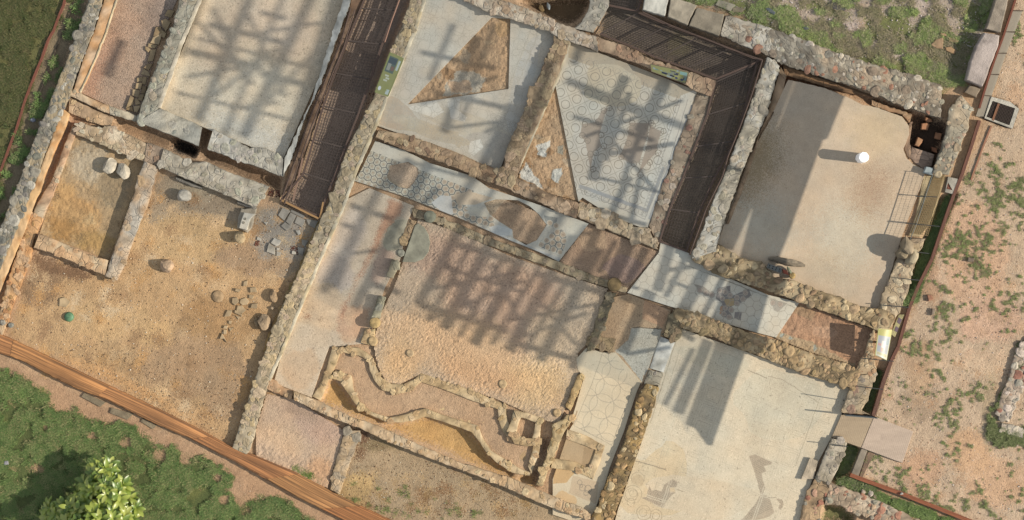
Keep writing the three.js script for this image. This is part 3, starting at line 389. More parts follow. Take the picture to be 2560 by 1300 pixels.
// corridor mosaics
const OVAL = e3(330, 320, 480, 290, 560, 340, 572, 390, 530, 470, 480, 518, 400, 505, 330, 460, 298, 420), SCAR = e3(1130, 640, 1230, 610, 1420, 618, 1520, 670, 1600, 740, 1665, 830, 1580, 960, 1490, 1000, 1380, 940, 1372, 870, 1260, 800, 1180, 740);
floor('bedding_floor', 'tan mortar bedding showing through the holes of the rosette mosaic', [[935, 375], [1460, 575], [1395, 640], [900, 445]], .078, (c) => { fillAll(c, '#cbb294'); blob(c, 1300, 560, 80, 60, '#c4a485'); blob(c, 1010, 430, 40, 40, '#d2b598'); }, { warp: 5, grain: .2, mid: .2, speck: .05, seed: 18, bump: 'grit', bs: .04, relief: (x, y) => x > 1150 ? .022 * (fbm(x / 5, y / 5, 3, 3) - .5) + .004 : .002 });
floor('rosette_mosaic_floor', 'blue grey mosaic corridor with rows of cream hexagon rosettes', [[938, 352], [1012, 376], [1076, 408], [1181, 440], [1222, 470], [1354, 514], [1472, 559], [1397, 654], [1348, 630], [1280, 603], [1148, 545], [999, 487], [886, 452], [905, 420]], .1, (c) => {
  fillAll(c, '#d2cfc4'); const o = [948, 366]; const Pu = (u, v) => along(o, u, v);
  poly(c, [Pu(-12, 18), Pu(262, 18), Pu(250, 96), Pu(-25, 92)], '#44535f');
  poly(c, [Pu(-60, 96), Pu(560, 96), Pu(560, 130), Pu(-60, 130)], '#b7bdc0'); poly(c, [Pu(-60, 100), Pu(560, 100), Pu(560, 108), Pu(-60, 108)], '#9aa5ad');
  poly(c, e3(880, 670, 970, 680, 960, 750, 1100, 760, 1210, 790, 1210, 850, 1000, 800, 870, 730), '#5f6c74'); poly(c, e3(1700, 900, 1790, 870, 1830, 900, 1830, 1080, 1760, 1070, 1600, 1020, 1720, 960), '#5c6872'); poly(c, e3(1640, 750, 1760, 770, 1740, 850, 1660, 830), '#7d878c');
  const hexes = []; for (let r = 0; r < 6; r++) for (let i = -3; i < 34; i++) hexes.push(Pu(i * 16.6 + (r % 2) * 8.3 + 2, 24 + r * 14.6));
  for (const [x, y] of hexes) { const u = (x - o[0]) * UX + (y - o[1]) * UY, p = [x, y]; const dark = u < 258 || inPoly(p, e3(850, 650, 980, 660, 980, 740, 1220, 760, 1230, 870, 1000, 820, 850, 740)) || inPoly(p, e3(1580, 1000, 1700, 870, 1840, 880, 1850, 1090)) || inPoly(p, e3(1630, 740, 1770, 760, 1750, 860, 1650, 840)); if (!dark) { if (u < 520) poly(c, hexPts(x, y, 8.2, UA + .52), null, '#b3b5b2', .7); continue; } const warm = u > 170; poly(c, hexPts(x, y, 7.5, UA + .52), warm ? '#d3c3ac' : '#cfc9b6', '#e2ddcc', 1); ring(c, x, y, 4.6, warm ? '#a98f7d' : '#8d8f88', 1.3); ring(c, x, y, 1.8, '#8d6f5c', 1.4); }
  poly(c, e3(680, 640, 760, 580, 850, 580, 860, 680, 870, 740, 800, 750), '#cbced0'); poly(c, e3(870, 570, 1000, 540, 1210, 600, 1060, 655, 900, 660), '#d5bda1'); poly(c, e3(1170, 850, 1250, 830, 1370, 870, 1370, 920, 1230, 930), '#d8dcdc'); poly(c, e3(1840, 790, 2010, 815, 1780, 1130, 1830, 980), '#dcd8ca'); poly(c, e3(1100, 510, 1200, 520, 1480, 600, 1420, 625, 1240, 600), '#d9d6cb'); poly(c, e3(960, 690, 1060, 670, 1200, 760, 1100, 760), '#dbd7c8');
}, { holes: [OVAL.slice().reverse(), SCAR.slice().reverse()], ppp: 1.8, grain: .1, speck: .02, mid: .09, blotch: .11, warp: 1.4, fade: .3, hue: .07, seed: 19, bs: .005, rough: .8 });
floor('earth_floor', 'rough pinkish earth between the two corridor mosaics', [[1472, 560], [1561, 596], [1647, 630], [1566, 724], [1530, 710], [1470, 682], [1398, 655]], .05, (c) => { fillAll(c, '#bd9c80'); blob(c, 1480, 600, 40, 30, '#c9a888'); blob(c, 1560, 670, 50, 40, '#b39484'); }, { warp: 4, grain: .24, mid: .16, speck: .05, seed: 20, bump: 'grit', bs: .04, relief: (x, y) => .02 * (fbm(x / 7, y / 7, 3, 5) - .5) });
floor('honeycomb_mosaic_floor', 'white mosaic corridor outlined in hexagons with a few dark rosettes', [[1647, 631], [1652, 602], [1723, 633], [1740, 652], [1808, 689], [1920, 737], [1999, 756], [1940, 844], [1889, 831], [1788, 801], [1703, 775], [1568, 732]], .1, (c) => {
  fillAll(c, '#ddd8cb'); const o = [1650, 640]; const Pu = (u, v) => along(o, u, v);
  for (const [p, k] of [[d4(640, 40, 740, 70, 860, 170, 780, 160, 680, 110), '#9c948c'], [d4(880, 80, 1010, 60, 1020, 170, 1090, 140, 1200, 90, 1230, 160, 1130, 230, 1050, 260, 1000, 290, 1040, 400, 930, 380, 900, 300, 930, 240, 860, 190), '#6d6b74'], [d4(1060, 330, 1130, 330, 1120, 420, 1050, 390), '#74747d'], [d4(1420, 190, 1600, 240, 1500, 330, 1460, 310), '#a9a39c']]) poly(c, p, k);
  poly(c, d4(940, 200, 1050, 190, 1060, 260, 980, 280), '#b89a66'); poly(c, d4(910, 270, 940, 270, 930, 350, 900, 350), '#c08a60');
  for (let r = 0; r < 7; r++) for (let i = -6; i < 18; i++) { const p = Pu(i * 22.5 + (r % 2) * 11.25 - 10, 8 + r * 19.5); poly(c, hexPts(p[0], p[1], 12.8, UA + .52), null, '#b0aba2', 1.0); }
  for (const q of d4(700, 105, 760, 130, 820, 150, 960, 125, 1010, 160, 1080, 180, 1140, 195, 1170, 130, 930, 190, 960, 290, 1020, 310, 945, 350, 1000, 380, 1450, 235, 1525, 250, 1080, 240, 900, 110)) { poly(c, hexPts(q[0], q[1], 7.6, UA + .5), '#cbbdb0', '#777', 1); ring(c, q[0], q[1], 4.2, '#8a7470', 1.4); ring(c, q[0], q[1], 1.6, '#6f5a58', 1.4); }
  for (const v of [-2, 132]) poly(c, [Pu(-30, v), Pu(400, v)], null, '#98948c', 1, true); poly(c, d4(950, 0, 1280, 130), null, '#77726c', 1.6, true); poly(c, d4(80, 80, 380, 210), null, '#9a958d', 1, true);
}, { ppp: 1.8, grain: .09, speck: .02, mid: .08, blotch: .13, warp: 1.2, fade: .3, hue: .07, seed: 21, bs: .005, rough: .8 });
floor('earth_floor', 'brown earth floor under the shadow of the sign, right of the honeycomb mosaic', [[1998, 757], [2090, 792], [2180, 822], [2152, 926], [2116, 907], [2032, 882], [1938, 845]], .05, (c) => { fillAll(c, '#b88f70'); poly(c, d4(1500, 520, 1850, 640, 2180, 820, 2300, 860, 2300, 920, 1900, 800, 1500, 640, 1440, 600), '#b9a080'); for (const p of [d4(1640, 570, 1670, 610, 1610, 610), d4(1530, 545, 1580, 545, 1560, 590, 1520, 580), d4(1890, 660, 1910, 700, 1870, 740, 1870, 680)]) poly(c, p, '#a9aca2'); poly(c, d4(1720, 250, 1900, 330, 1860, 420, 1660, 340), '#a88a6c'); blob(c, 2060, 830, 30, 16, '#c29a7c'); }, { warp: 4, grain: .2, mid: .18, speck: .06, seed: 22, bump: 'rough', bs: .035, relief: (x, y) => .03 * Math.max(0, fbm(x / 9, y / 9, 3, 5) - .52) });

floor('mortar_floor', 'pinkish beige mortar floor of the long side corridor with an orange strip', [[924, 470], [1036, 515], [1022, 548], [1000, 650], [962, 720], [925, 840], [921, 858], [823, 868], [800, 930], [779, 994], [735, 977], [684, 957], [711, 860], [802, 647], [867, 498]], .05, (c) => {
  fillAll(c, '#d0bca4'); blob(c, 870, 590, 40, 80, '#d6c3b0', .4, 2); blob(c, 840, 680, 40, 50, '#c6b5a6', .4, 3); blob(c, 960, 640, 20, 80, '#c9ab95', .4, 6); blob(c, 800, 770, 70, 60, '#d2b99c', .3, 4); blob(c, 880, 810, 40, 50, '#cdab8c', .3, 5); blob(c, 750, 920, 40, 50, '#ceb294', .3, 7);
  poly(c, b2(985, 200, 1090, 220, 1050, 330, 960, 440, 900, 560, 850, 640, 790, 740, 700, 900, 650, 1060, 600, 1150, 605, 1060, 680, 930, 760, 760, 850, 590, 930, 370), '#c2977a'); poly(c, b2(990, 200, 930, 370, 840, 620, 750, 780, 680, 950, 640, 1080, 600, 1180), null, '#8f5f48', 1.6, true);
  poly(c, b2(1030, 350, 1120, 345, 1050, 590, 940, 560, 950, 460), '#c6bda6'); poly(c, b2(600, 1190, 610, 1060, 700, 1160, 760, 1000, 850, 1010, 760, 1230), '#cba688'); blob(c, 770, 793, 5, 5, '#8d5f42'); blob(c, 803, 799, 4, 3, '#6f5b45');
}, { ppp: 1.2, grain: .13, speck: .045, speckSize: 2.4, warp: 5, soft: 10, seed: 23, bs: .01, hue: .05 });
const CENTRAL = [[1046, 548], [1110, 568], [1200, 606], [1270, 638], [1420, 690], [1519, 722], [1513, 738], [1480, 848], [1444, 882], [1448, 928], [1412, 1022], [1396, 1060], [1345, 1045], [1275, 1012], [1248, 1000], [1140, 962], [1052, 935], [1000, 960], [965, 955], [945, 915], [938, 885], [935, 850], [955, 779], [985, 720], [1005, 663]];
floor('rough_mortar_floor', 'large rough pinkish mortar floor of the central courtyard', CENTRAL, .05, (c) => {
  fillAll(c, '#ccb398'); blob(c, 1100, 640, 120, 60, '#c7a58c', .3, 2); blob(c, 1250, 760, 190, 110, '#caa88e', .3, 3); blob(c, 1150, 860, 190, 90, '#d8b48e', .3, 4); blob(c, 1400, 850, 90, 110, '#d6bb9c', .3, 5); blob(c, 1340, 960, 90, 60, '#dcb98c', .3, 6); blob(c, 1000, 900, 50, 60, '#dab488', .3, 7); blob(c, 1450, 760, 50, 70, '#ccb59b', .3, 8); blob(c, 1200, 940, 120, 30, '#d4ac84', .3, 9);
}, { ppp: 1.2, grain: .2, mid: .1, speck: .05, speckSize: 3, warp: 6, soft: 40, seed: 24, bump: 'grit', bs: .03, reliefStep: 2.2, relief: (x, y) => { const f = fbm(x / 40, y / 40, 3, 61); const e = Math.min(1, Math.max(0, (f - .36) * 6)) * (x + y * .4 > 1790 ? Math.max(.12, 1 - (x + y * .4 - 1790) / 120) : 1); return .05 * e * (fbm(x / 4, y / 4, 4, 62) - .38) + .006 - (Math.abs(fbm(x / 60, y / 60, 3, 333) - .5) < .006 ? .012 : 0); } });
floor('pool_floor', 'smooth ochre floor of the curved ornamental pool', c2(590, 60, 800, 100, 850, 200, 930, 330, 1040, 360, 1220, 270, 1780, 470, 1800, 620, 1891, 720).concat(c3(30, 740, 170, 780, 130, 940, 0, 885), c2(1740, 800, 1640, 610, 1400, 540, 1250, 480, 980, 545, 860, 505, 770, 435, 700, 240, 580, 200)), -.03, (c) => { fillAll(c, '#d9bc8e'); poly(c, c2(720, 110, 830, 130, 860, 260, 940, 350, 1000, 380, 900, 480, 760, 360, 720, 230), '#c6aa84'); blob(c, 1010, 1010, 60, 20, '#c39f7c', .4, 2); blob(c, 1130, 1010, 60, 14, '#dcb488', .4, 3); blob(c, 1240, 1080, 40, 30, '#ceaa80', .5, 4); poly(c, e6(1240, 960, 1380, 950, 1360, 1080, 1190, 1000), '#bfa078'); ring(c, 916, 961, 10, '#8f7350', 1.2); }, { warp: 4, grain: .1, mid: .08, speck: .03, seed: 25, bs: .008, hue: .05, ppp: 1.1, deep: .3 });
floor('mortar_floor', 'tan mortar floor strip between the courtyard and the sunken mosaic', [[1572, 735], [1678, 776], [1656, 850], [1640, 905], [1604, 962], [1538, 884], [1478, 862], [1486, 840], [1520, 745]], .06, (c) => { fillAll(c, '#c4a684'); poly(c, b3(880, 1150, 1110, 1160, 1060, 1320, 980, 1500, 760, 1320, 860, 1240), '#c3bcac'); poly(c, b3(760, 900, 900, 900, 720, 1300, 600, 1300), '#b69877'); poly(c, b3(980, 920, 1160, 1030, 1110, 1150, 960, 1080), '#cca27e'); poly(c, b3(890, 1145, 1110, 1160), null, '#6e6455', 1.6, true); poly(c, c3(790, 60, 1010, 20, 960, 280), '#c1bcae'); }, { warp: 2, grain: .22, mid: .12, speck: .06, seed: 26, bs: .012 });
floor('petal_mosaic_floor', 'cream mosaic floor with a four-petal circle pattern', c3(550, 28, 670, 62, 765, 62, 955, 280, 925, 345, 860, 540, 830, 640, 720, 920, 690, 1030, 610, 1230, 570, 1300, 420, 1300, 300, 1260, 300, 1000, 420, 640, 450, 590, 440, 560, 530, 250, 485, 190, 475, 110), .07, (c) => {
  fillAll(c, '#dccbae');  const o = c3(625, 405)[0], s = 44;
  c.save(); c.beginPath(); c3(660, 60, 740, 60, 900, 290, 900, 330, 735, 745, 455, 600, 590, 280).forEach((p, i) => i ? c.lineTo(...p) : c.moveTo(...p)); c.closePath(); c.clip();
  for (let i = -4; i < 6; i++) for (let j = -5; j < 8; j++) { const p = along(o, i * s, j * s); ring(c, p[0] + 12, p[1] + 18, s / 1.414, '#a1988a', 1); } c.restore();
  poly(c, c3(670, 60, 590, 290, 455, 600, 735, 745, 890, 310), null, '#978d7e', 1, true); poly(c, c3(480, 490, 450, 590, 400, 610), null, '#8c6a45', 2, true); poly(c, d3(560, 850, 700, 905, 835, 955, 750, 1130, 640, 1065, 445, 1030), '#bf9f76'); poly(c, d3(720, 930, 830, 960, 750, 1120, 700, 1090), '#a98a62'); poly(c, d3(450, 1120, 590, 1130, 640, 1160, 560, 1250, 440, 1260), '#cfa56c'); poly(c, c3(450, 970, 640, 1020, 620, 1180, 420, 1100), '#cbb497'); for (const [u, v, r] of [[500, 1020, 6], [520, 1060, 8], [560, 1070, 9], [545, 1100, 6], [510, 1045, 4]]) { const p = c3(u, v)[0]; ring(c, p[0], p[1], r, '#7f776c', 1.2); } blob(c, 1410, 1250, 30, 20, '#dcb98a');
}, { ppp: 1.5, grain: .1, speck: .02, mid: .05, warp: 1.2, fade: .15, fadeTo: '#dccbae', seed: 27, bs: .006, rough: .85 });
floor('square_mosaic_floor', 'wide cream mosaic floor with a grid of double squares, lower right', [[1706, 822], [1840, 870], [1920, 899], [2125, 970], [2104, 1036], [2078, 1095], [2048, 1150], [2022, 1225], [2000, 1330], [1530, 1330], [1545, 1272], [1602, 1110], [1640, 990], [1655, 920], [1690, 850]], .08, (c) => {
  fillAll(c, '#e2d2b9'); blob(c, 1640, 1200, 90, 90, '#dec6a0', 0, 2); blob(c, 1950, 1010, 120, 90, '#d8cfba', 0, 3); blob(c, 1760, 1240, 160, 50, '#e0cdb2', 0, 4); blob(c, 1640, 1040, 40, 120, '#e0d4be', .3, 5); blob(c, 1780, 900, 90, 30, '#d6cbb4', .3, 6);
  const o = c3(1405, 205)[0], ux = Math.cos(.335), uy = Math.sin(.335), Pq = (u, v) => [o[0] + ux * u - uy * v, o[1] + uy * u + ux * v]; const k = '#a59c8e';
  const ok = (p) => inPoly(p, [[1700, 880], [1840, 890], [2085, 985], [1990, 1290], [1870, 1300], [1650, 1240], [1590, 1180]]) && !inPoly(p, e5(1330, 420, 1760, 420, 1790, 640, 1800, 900, 1600, 1097, 1100, 1097, 880, 800, 1200, 760));
  for (let i = -7; i < 10; i++) for (let j = -3; j < 10; j++) { const a = Pq(i * 46, j * 45); if (!ok(a)) continue; c.globalAlpha = .2 + .5 * hash(i, j, 3); const s = 17; poly(c, [Pq(i * 46 - s, j * 45 - s), Pq(i * 46 + s, j * 45 - s), Pq(i * 46 + s, j * 45 + s), Pq(i * 46 - s, j * 45 + s)], null, k, 1.2); if ((i + j) % 2) poly(c, [Pq(i * 46 - 12, j * 45 - 12), Pq(i * 46 + 12, j * 45 - 12), Pq(i * 46 + 12, j * 45 + 12), Pq(i * 46 - 12, j * 45 + 12)], null, k, .7); poly(c, [Pq(i * 46 + 23, j * 45 - 22), Pq(i * 46 + 23, j * 45 + 22)], null, k, .8, true); poly(c, [Pq(i * 46 - 22, j * 45 + 22), Pq(i * 46 + 22, j * 45 + 22)], null, k, .8, true); } c.globalAlpha = 1;
  poly(c, [[1690, 850], [1625, 1060]], null, '#8c8270', 1.2, true); poly(c, c3(1250, 10, 1080, 530), null, '#a39a8a', 1, true); poly(c, c3(1740, 190, 1880, 250), null, '#5f584e', 1.6, true); poly(c, e5(400, 415, 740, 515, 760, 530), null, '#6f604c', 2, true); poly(c, e5(880, 745, 950, 770), null, '#7a6c58', 1.6, true); poly(c, c4(0, 235, 100, 260, 370, 430, 300, 620, 200, 900), null, '#8d8474', 1.2, true); poly(c, e5(1830, 850, 2010, 835), null, '#5f5852', 1.2, true);
  // dark key-pattern fragments
  const frag = (P, a) => { c.save(); c.beginPath(); P.forEach((p, i) => i ? c.lineTo(...p) : c.moveTo(...p)); c.closePath(); c.clip(); fillAll(c, '#b09c88'); const [x0, y0, x1, y1] = boxOf(P, 0), cx = (x0 + x1) / 2, cy = (y0 + y1) / 2; c.translate(cx, cy); c.rotate(a); c.strokeStyle = '#77685a'; c.lineWidth = 1.5; for (let k = 1; k < 16; k++) { const s = k * 4; c.save(); c.rotate(.785); c.strokeRect(-s, -s, 2 * s, 2 * s); c.restore(); } c.lineWidth = 2.2; c.strokeStyle = '#d5c7b2'; c.strokeRect(-90, 12, 180, 5); c.strokeRect(14, -90, 5, 180); c.restore(); };
  frag(e5(470, 840, 530, 830, 560, 700, 590, 760, 640, 750, 700, 770, 730, 690, 830, 630, 880, 660, 870, 720, 800, 720, 800, 780, 880, 780, 830, 800, 760, 870, 720, 960, 600, 900), .33); frag(e5(1700, 360, 1770, 350, 1970, 430, 1950, 460, 1870, 480, 1900, 540, 1840, 560, 1860, 650, 1890, 720, 1860, 790, 1940, 860, 1960, 920, 1990, 1010, 1920, 1060, 1760, 1097, 1610, 1097, 1700, 1000, 1780, 900, 1830, 800, 1790, 640, 1760, 540), .33); frag(e5(2010, 850, 2080, 860, 2095, 920, 2060, 975, 2030, 960, 2050, 910), .33);
  for (const [u, v, r] of [[430, 620, 16], [450, 640, 9], [360, 800, 15], [380, 790, 9], [375, 800, 22], [640, 1040, 15], [640, 1045, 9], [490, 1010, 10], [500, 1010, 18], [350, 890, 10]]) { const p = e5(u, v)[0]; ring(c, p[0], p[1], r, '#998468', 1.3); } for (const q of [e5(510, 740, 540, 730, 540, 800, 500, 800), e5(800, 730, 850, 720, 860, 780, 800, 770), e5(300, 940, 400, 920, 400, 1000, 320, 1000)]) poly(c, q, '#dcbf98');
  blob(c, e5(440, 640)[0][0], e5(440, 640)[0][1], 14, 14, '#c8ac84', 0, 3);
}, { ppp: 1.25, grain: .11, speck: .035, mid: .08, blotch: .11, warp: 1.4, fade: .38, fadeTo: '#d8cab0', seed: 28, bs: .006, rough: .88 });
floor('concrete_floor', 'wide smooth beige floor of the right hand room, half in roof shadow', a4(150, 590, 250, 610, 420, 650, 580, 715, 690, 770, 820, 800, 900, 830, 990, 860, 1040, 930, 1045, 990, 1000, 1100, 1020, 1160, 1070, 1215, 1170, 1260).concat([[2313, 432], [2290, 500], [2262, 570], [2240, 640], [2215, 720], [2196, 776], [2150, 768], [2100, 745], [2050, 730], [1990, 706], [1930, 694], [1905, 660], [1850, 650], [1788, 612], [1800, 590], [1870, 400], [1935, 280]], a4(10, 800, 110, 660)), .07, (c) => { fillAll(c, '#d2bca3'); blob(c, 2110, 600, 90, 90, '#d2c6b2', .4, 2); blob(c, 2180, 480, 60, 60, '#bfa88e', .4, 3); blob(c, 2200, 330, 70, 60, '#cdb798', 0, 4); blob(c, 1900, 560, 80, 60, '#cbbeaa', .4, 5); blob(c, 2080, 680, 70, 40, '#c9b69c', .4, 6); blob(c, 1900, 400, 50, 100, '#a8906e', .4, 7); blob(c, 2180, 470, 14, 40, '#a9866e', .3, 8); poly(c, b4(260, 280, 560, 370, 900, 560), null, '#a8937c', 1, true); poly(c, b4(520, 780, 560, 830, 540, 840), null, '#b28a70', 2); for (const q of b4(1060, 0, 0, 200, 430, 770, 620, 900, 660, 850, 820, 930)) blob(c, q[0], q[1], 2, 2, '#8b7a66'); }, { ppp: 1, grain: .1, speck: .02, mid: .08, blotch: .12, warp: 8, soft: 60, seed: 29, bs: .006, rough: .85, rag: 1.2, hue: .04, deep: .28 });
floor('mortar_floor', 'pink mortar floor of the small room beside the timber edging, bottom', c2(80, 370, 290, 410, 650, 640, 620, 760, 570, 920, 530, 1060, 450, 1050, 250, 930, 0, 830, 0, 640), .03, (c) => { fillAll(c, '#cdb096'); blob(c, 700, 1100, 60, 30, '#d9b898', .4, 2); blob(c, 800, 1060, 60, 50, '#c7a894', .4, 3); blob(c, 800, 1180, 40, 30, '#cfa682', .4, 4); blob(c, 750, 1030, 60, 20, '#b59a86', .4, 6); }, { warp: 5, grain: .14, mid: .1, speck: .05, soft: 20, seed: 30, bump: 'grit', bs: .025, relief: (x, y) => .05 * Math.max(0, Math.min(1, (fbm(x / 40, y / 40, 2, 3) + (y - 1080) / 220 - .45) * 3)) * (fbm(x / 6, y / 6, 3, 66) - .3) });
// ---------------------------------------------------------------- walls

// west side; its plaster oranges have warm light painted in
wall('rubble_wall', 'long grey cobble wall along the green lawn, far left edge', [[250, -70], [222, 0], [200, 61], [169, 142], [142, 210], [115, 281], [88, 342], [54, 437], [28, 500], [0, 572], [-40, 660]], [[282, -70], [256, 0], [237, 68], [217, 122], [190, 190], [174, 245], [152, 291], [129, 342], [95, 437], [60, 530], [20, 630], [0, 676], [-40, 770]], { y1: .36, amp: .03, c1: '#a8a090', c2: '#8a857a', c3: '#b3a183', bump: 'cobble', tone: 'grey', geos: COBBLES, density: 26, max: 280, rmin: .05, rmax: .19, seed: 3 });
wall('plaster_ledge', 'smooth plaster ledge painted warm-lit orange beside the pink gravel room, upper left', [[282, -70], [260, 0], [237, 74], [210, 142], [180, 236]], [[312, -70], [292, 0], [267, 81], [244, 142], [217, 203], [200, 234]], { y1: .3, amp: .01, edge: .012, ch: .02, c1: '#dfb588', c2: '#d3a06c', c3: '#d8b898', density: 0, bump: 'grit', bs: .006, seed: 4, lips: [{ L: [[288, 0], [262, 81], [238, 142], [211, 203], [198, 228]], R: [[293, 0], [267, 81], [243, 142], [216, 203], [202, 232]], y1: .33, c1: '#e0cba6', seed: 9 }] });
wall('plaster_ledge', 'tall sunlit plaster ledge painted warm-lit orange above a sunken gutter, left edge', d1(450, 330, 400, 470, 330, 640, 260, 840, 170, 1080, 110, 1240).concat(b1(190, 180, 100, 450, 0, 700, -60, 860)), d1(525, 390, 500, 520, 420, 690, 330, 900, 240, 1130, 195, 1290).concat(b1(270, 190, 190, 420, 100, 640, 0, 880, -60, 1010)), { y1: .34, amp: .012, edge: .014, ch: .02, c1: '#e2ba8a', c2: '#d39d63', c3: '#dcb27c', density: 0, bump: 'grit', bs: .008, seed: 5 });
wall('plaster_ledge', 'lower pink plaster ledge on the basin side of the gutter, left', d1(560, 530, 470, 740, 380, 1000, 330, 1140).concat(b1(270, 240, 220, 350)), d1(620, 560, 600, 640, 540, 790, 480, 960, 400, 1170).concat(b1(390, 180, 310, 350)), { y1: .2, amp: .02, edge: .02, c1: '#d4b08e', c2: '#c39a78', c3: '#cbb79c', tone: 'pale', density: 3, max: 16, rmin: .05, rmax: .1, seed: 6 });
wall('plaster_ledge', 'stony ledge painted warm-lit orange running down to the end of the timber edging', b1(200, 300, 170, 470, 110, 640, 40, 860, 0, 1020, -30, 1100), b1(320, 340, 250, 490, 230, 640, 160, 830, 100, 960, 60, 1110, 10, 1215), { y1: .22, amp: .04, edge: .04, c1: '#d8a875', c2: '#c9935e', c3: '#d9b892', tone: 'ochre', density: 9, max: 40, rmin: .06, rmax: .15, seed: 7 });
wall('plaster_sill', 'broken plaster sill painted warm-lit orange between gravel room and basin, left', d1(550, 100, 640, 140, 760, 200, 860, 260, 990, 290), d1(540, 190, 690, 260, 800, 310, 900, 360, 1000, 400), { y1: .3, amp: .03, edge: .03, c1: '#d9b186', c2: '#cdb394', c3: '#d4bb9c', density: 2, tone: 'pale', max: 6, seed: 8 });
wall('plaster_sill', 'grey plaster sill at the foot of the broken paving, upper left', d1(990, 290, 1100, 340, 1190, 370, 1310, 410), d1(1000, 400, 1100, 420, 1200, 460, 1320, 490), { y1: .32, amp: .025, edge: .03, c1: '#bdb6a6', c2: '#a9a395', c3: '#c7baa3', density: 3, tone: 'grey', max: 8, seed: 9 });
wall('mortar_bench', 'pinkish mortar bench with a stepped orange edge above the basin, left', d1(530, 200, 650, 260, 780, 320, 950, 390, 1040, 430), d1(520, 380, 640, 430, 790, 495, 860, 520, 1000, 560), { y1: .16, amp: .04, edge: .03, c1: '#c9ab8a', c2: '#b79a7c', c3: '#d8b388', density: 5, max: 26, tone: 'warm', rmin: .05, rmax: .12, seed: 10 });
wall('block_wall', 'mortared block wall above the sunken basin, left', d1(620, 500, 740, 520, 900, 560, 1010, 520, 1110, 590, 1250, 650, 1430, 740), d1(600, 640, 760, 700, 900, 750, 1060, 830, 1200, 880, 1395, 950), { y1: .32, amp: .05, edge: .03, c1: '#cdb598', c2: '#b79f80', c3: '#d8c8b0', tone: 'pale', density: 10, max: 60, rmin: .07, rmax: .2, seed: 11, lift: -.01 });
wall('block_wall', 'dusky pink corner block wall at the head of the basin, left', d1(1430, 720, 1620, 790), d1(1395, 950, 1560, 1010), { y1: .34, amp: .03, edge: .025, c1: '#a8927e', c2: '#9a8672', density: 5, max: 8, tone: 'warm', seed: 12 });
wall('stone_rim_wall', 'flat-topped stone rim wall on the right of the basin, left', d1(1395, 940, 1340, 1090, 1280, 1250).concat(b1(1000, 130, 930, 310, 870, 500, 820, 640, 775, 770)), d1(1555, 1010, 1530, 1100, 1480, 1270).concat(b1(1110, 190, 1050, 340, 985, 500, 925, 680, 865, 800)), { y1: .36, amp: .015, edge: .025, c1: '#cdb8a0', c2: '#c2a382', c3: '#b9b1a6', tone: 'warm', density: 2.5, max: 12, rmin: .08, rmax: .2, seed: 13 });
wall('stone_rim_wall', 'low wall with its top painted warm-lit orange, closing the basin above the dirt yard, left', b1(290, 455, 470, 525, 620, 595, 800, 655), b1(250, 560, 420, 610, 600, 695, 775, 765), { y1: .36, amp: .03, edge: .03, c1: '#d9b186', c2: '#ddc3a0', c3: '#c9a884', tone: 'ochre', density: 4, max: 18, rmin: .07, rmax: .2, seed: 14 });
wall('rubble_wall', 'grey rubble wall between the pink gravel room and the big beige floor', [[470, -70], [449, 0], [433, 64], [403, 135], [379, 193], [352, 267], [343, 300]], [[528, -70], [500, 0], [475, 54], [450, 112], [428, 180], [397, 272], [390, 295]], { y1: .4, amp: .04, edge: .03, c1: '#aaa698', c2: '#918d80', c3: '#b8aa90', bump: 'cobble', tone: 'grey', geos: COBBLES, density: 16, max: 90, rmin: .06, rmax: .2, seed: 15, t1: .72, lips: [{ L: [[516, -70], [493, 0], [472, 54], [446, 112], [422, 180], [392, 268]], R: [[532, -70], [505, 0], [482, 54], [457, 112], [434, 180], [402, 270]], y1: .42, c1: '#d6cbb8', seed: 10 }] });
wall('plaster_block_wall', 'grey plastered block wall at the lower left of the big beige floor', a1(1185, 800, 1430, 905, 1490, 940), a1(1020, 900, 1240, 990, 1465, 1080), { y1: .42, amp: .015, edge: .02, c1: '#c8c3b6', c2: '#b3b0a6', c3: '#cfc6b4', tone: 'grey', density: 1.5, max: 6, seed: 16, bump: 'grit' });
wall('rubble_sill', 'pale broken stone sill along the bottom of the big beige floor', d2(570, 120, 700, 190, 900, 290, 1060, 300, 1220, 380), d2(510, 310, 640, 350, 800, 420, 1000, 480, 1210, 565), { y1: .36, amp: .05, edge: .04, c1: '#cfc6b6', c2: '#b5ada0', c3: '#ddd6ca', tone: 'pale', density: 9, max: 70, rmin: .06, rmax: .18, seed: 17 });
wall('plaster_wall', 'ragged white plaster wall edge beside the rusty walkway, upper left', [[880, -70], [858, 0], [838, 61], [810, 152], [778, 254], [735, 345], [712, 395]], [[900, -70], [878, 0], [845, 88], [822, 152], [800, 213], [782, 250], [758, 305], [745, 345], [728, 400], [708, 442]], { y1: .4, amp: .015, edge: .05, ch: .012, c1: '#e6e1d6', c2: '#d2cdc2', c3: '#eee9df', density: 0, bump: 'grit', bs: .008, seed: 18 });
wall('grooved_stone_wall', 'long pale stone wall with a groove in its top, above the dirt yard', d2(110, 300, 210, 350, 370, 430, 500, 420, 620, 480, 760, 540, 880, 580, 1090, 650), d2(60, 470, 190, 530, 330, 590, 440, 640, 600, 700, 740, 760, 960, 855), { y1: .4, amp: .045, edge: .03, c1: '#d3c6b2', c2: '#b9ab96', c3: '#c8beac', tone: 'pale', density: 7, max: 70, rmin: .05, rmax: .17, seed: 19, t0: .04, t1: .96 });
wall('stone_step', 'narrow grey stone step at the foot of the grooved wall', d2(220, 555, 330, 600, 470, 660), d2(225, 595, 330, 640, 455, 680), { y1: .16, amp: .02, c1: '#a59c90', c2: '#948b80', density: 0, seed: 20 });
wall('stone_step', 'small grey stone step under the right end of the grooved wall', d2(780, 780, 860, 810, 980, 850), d2(800, 810, 860, 840, 960, 870), { y1: .2, amp: .02, c1: '#aaa196', c2: '#988f84', density: 0, seed: 21 });
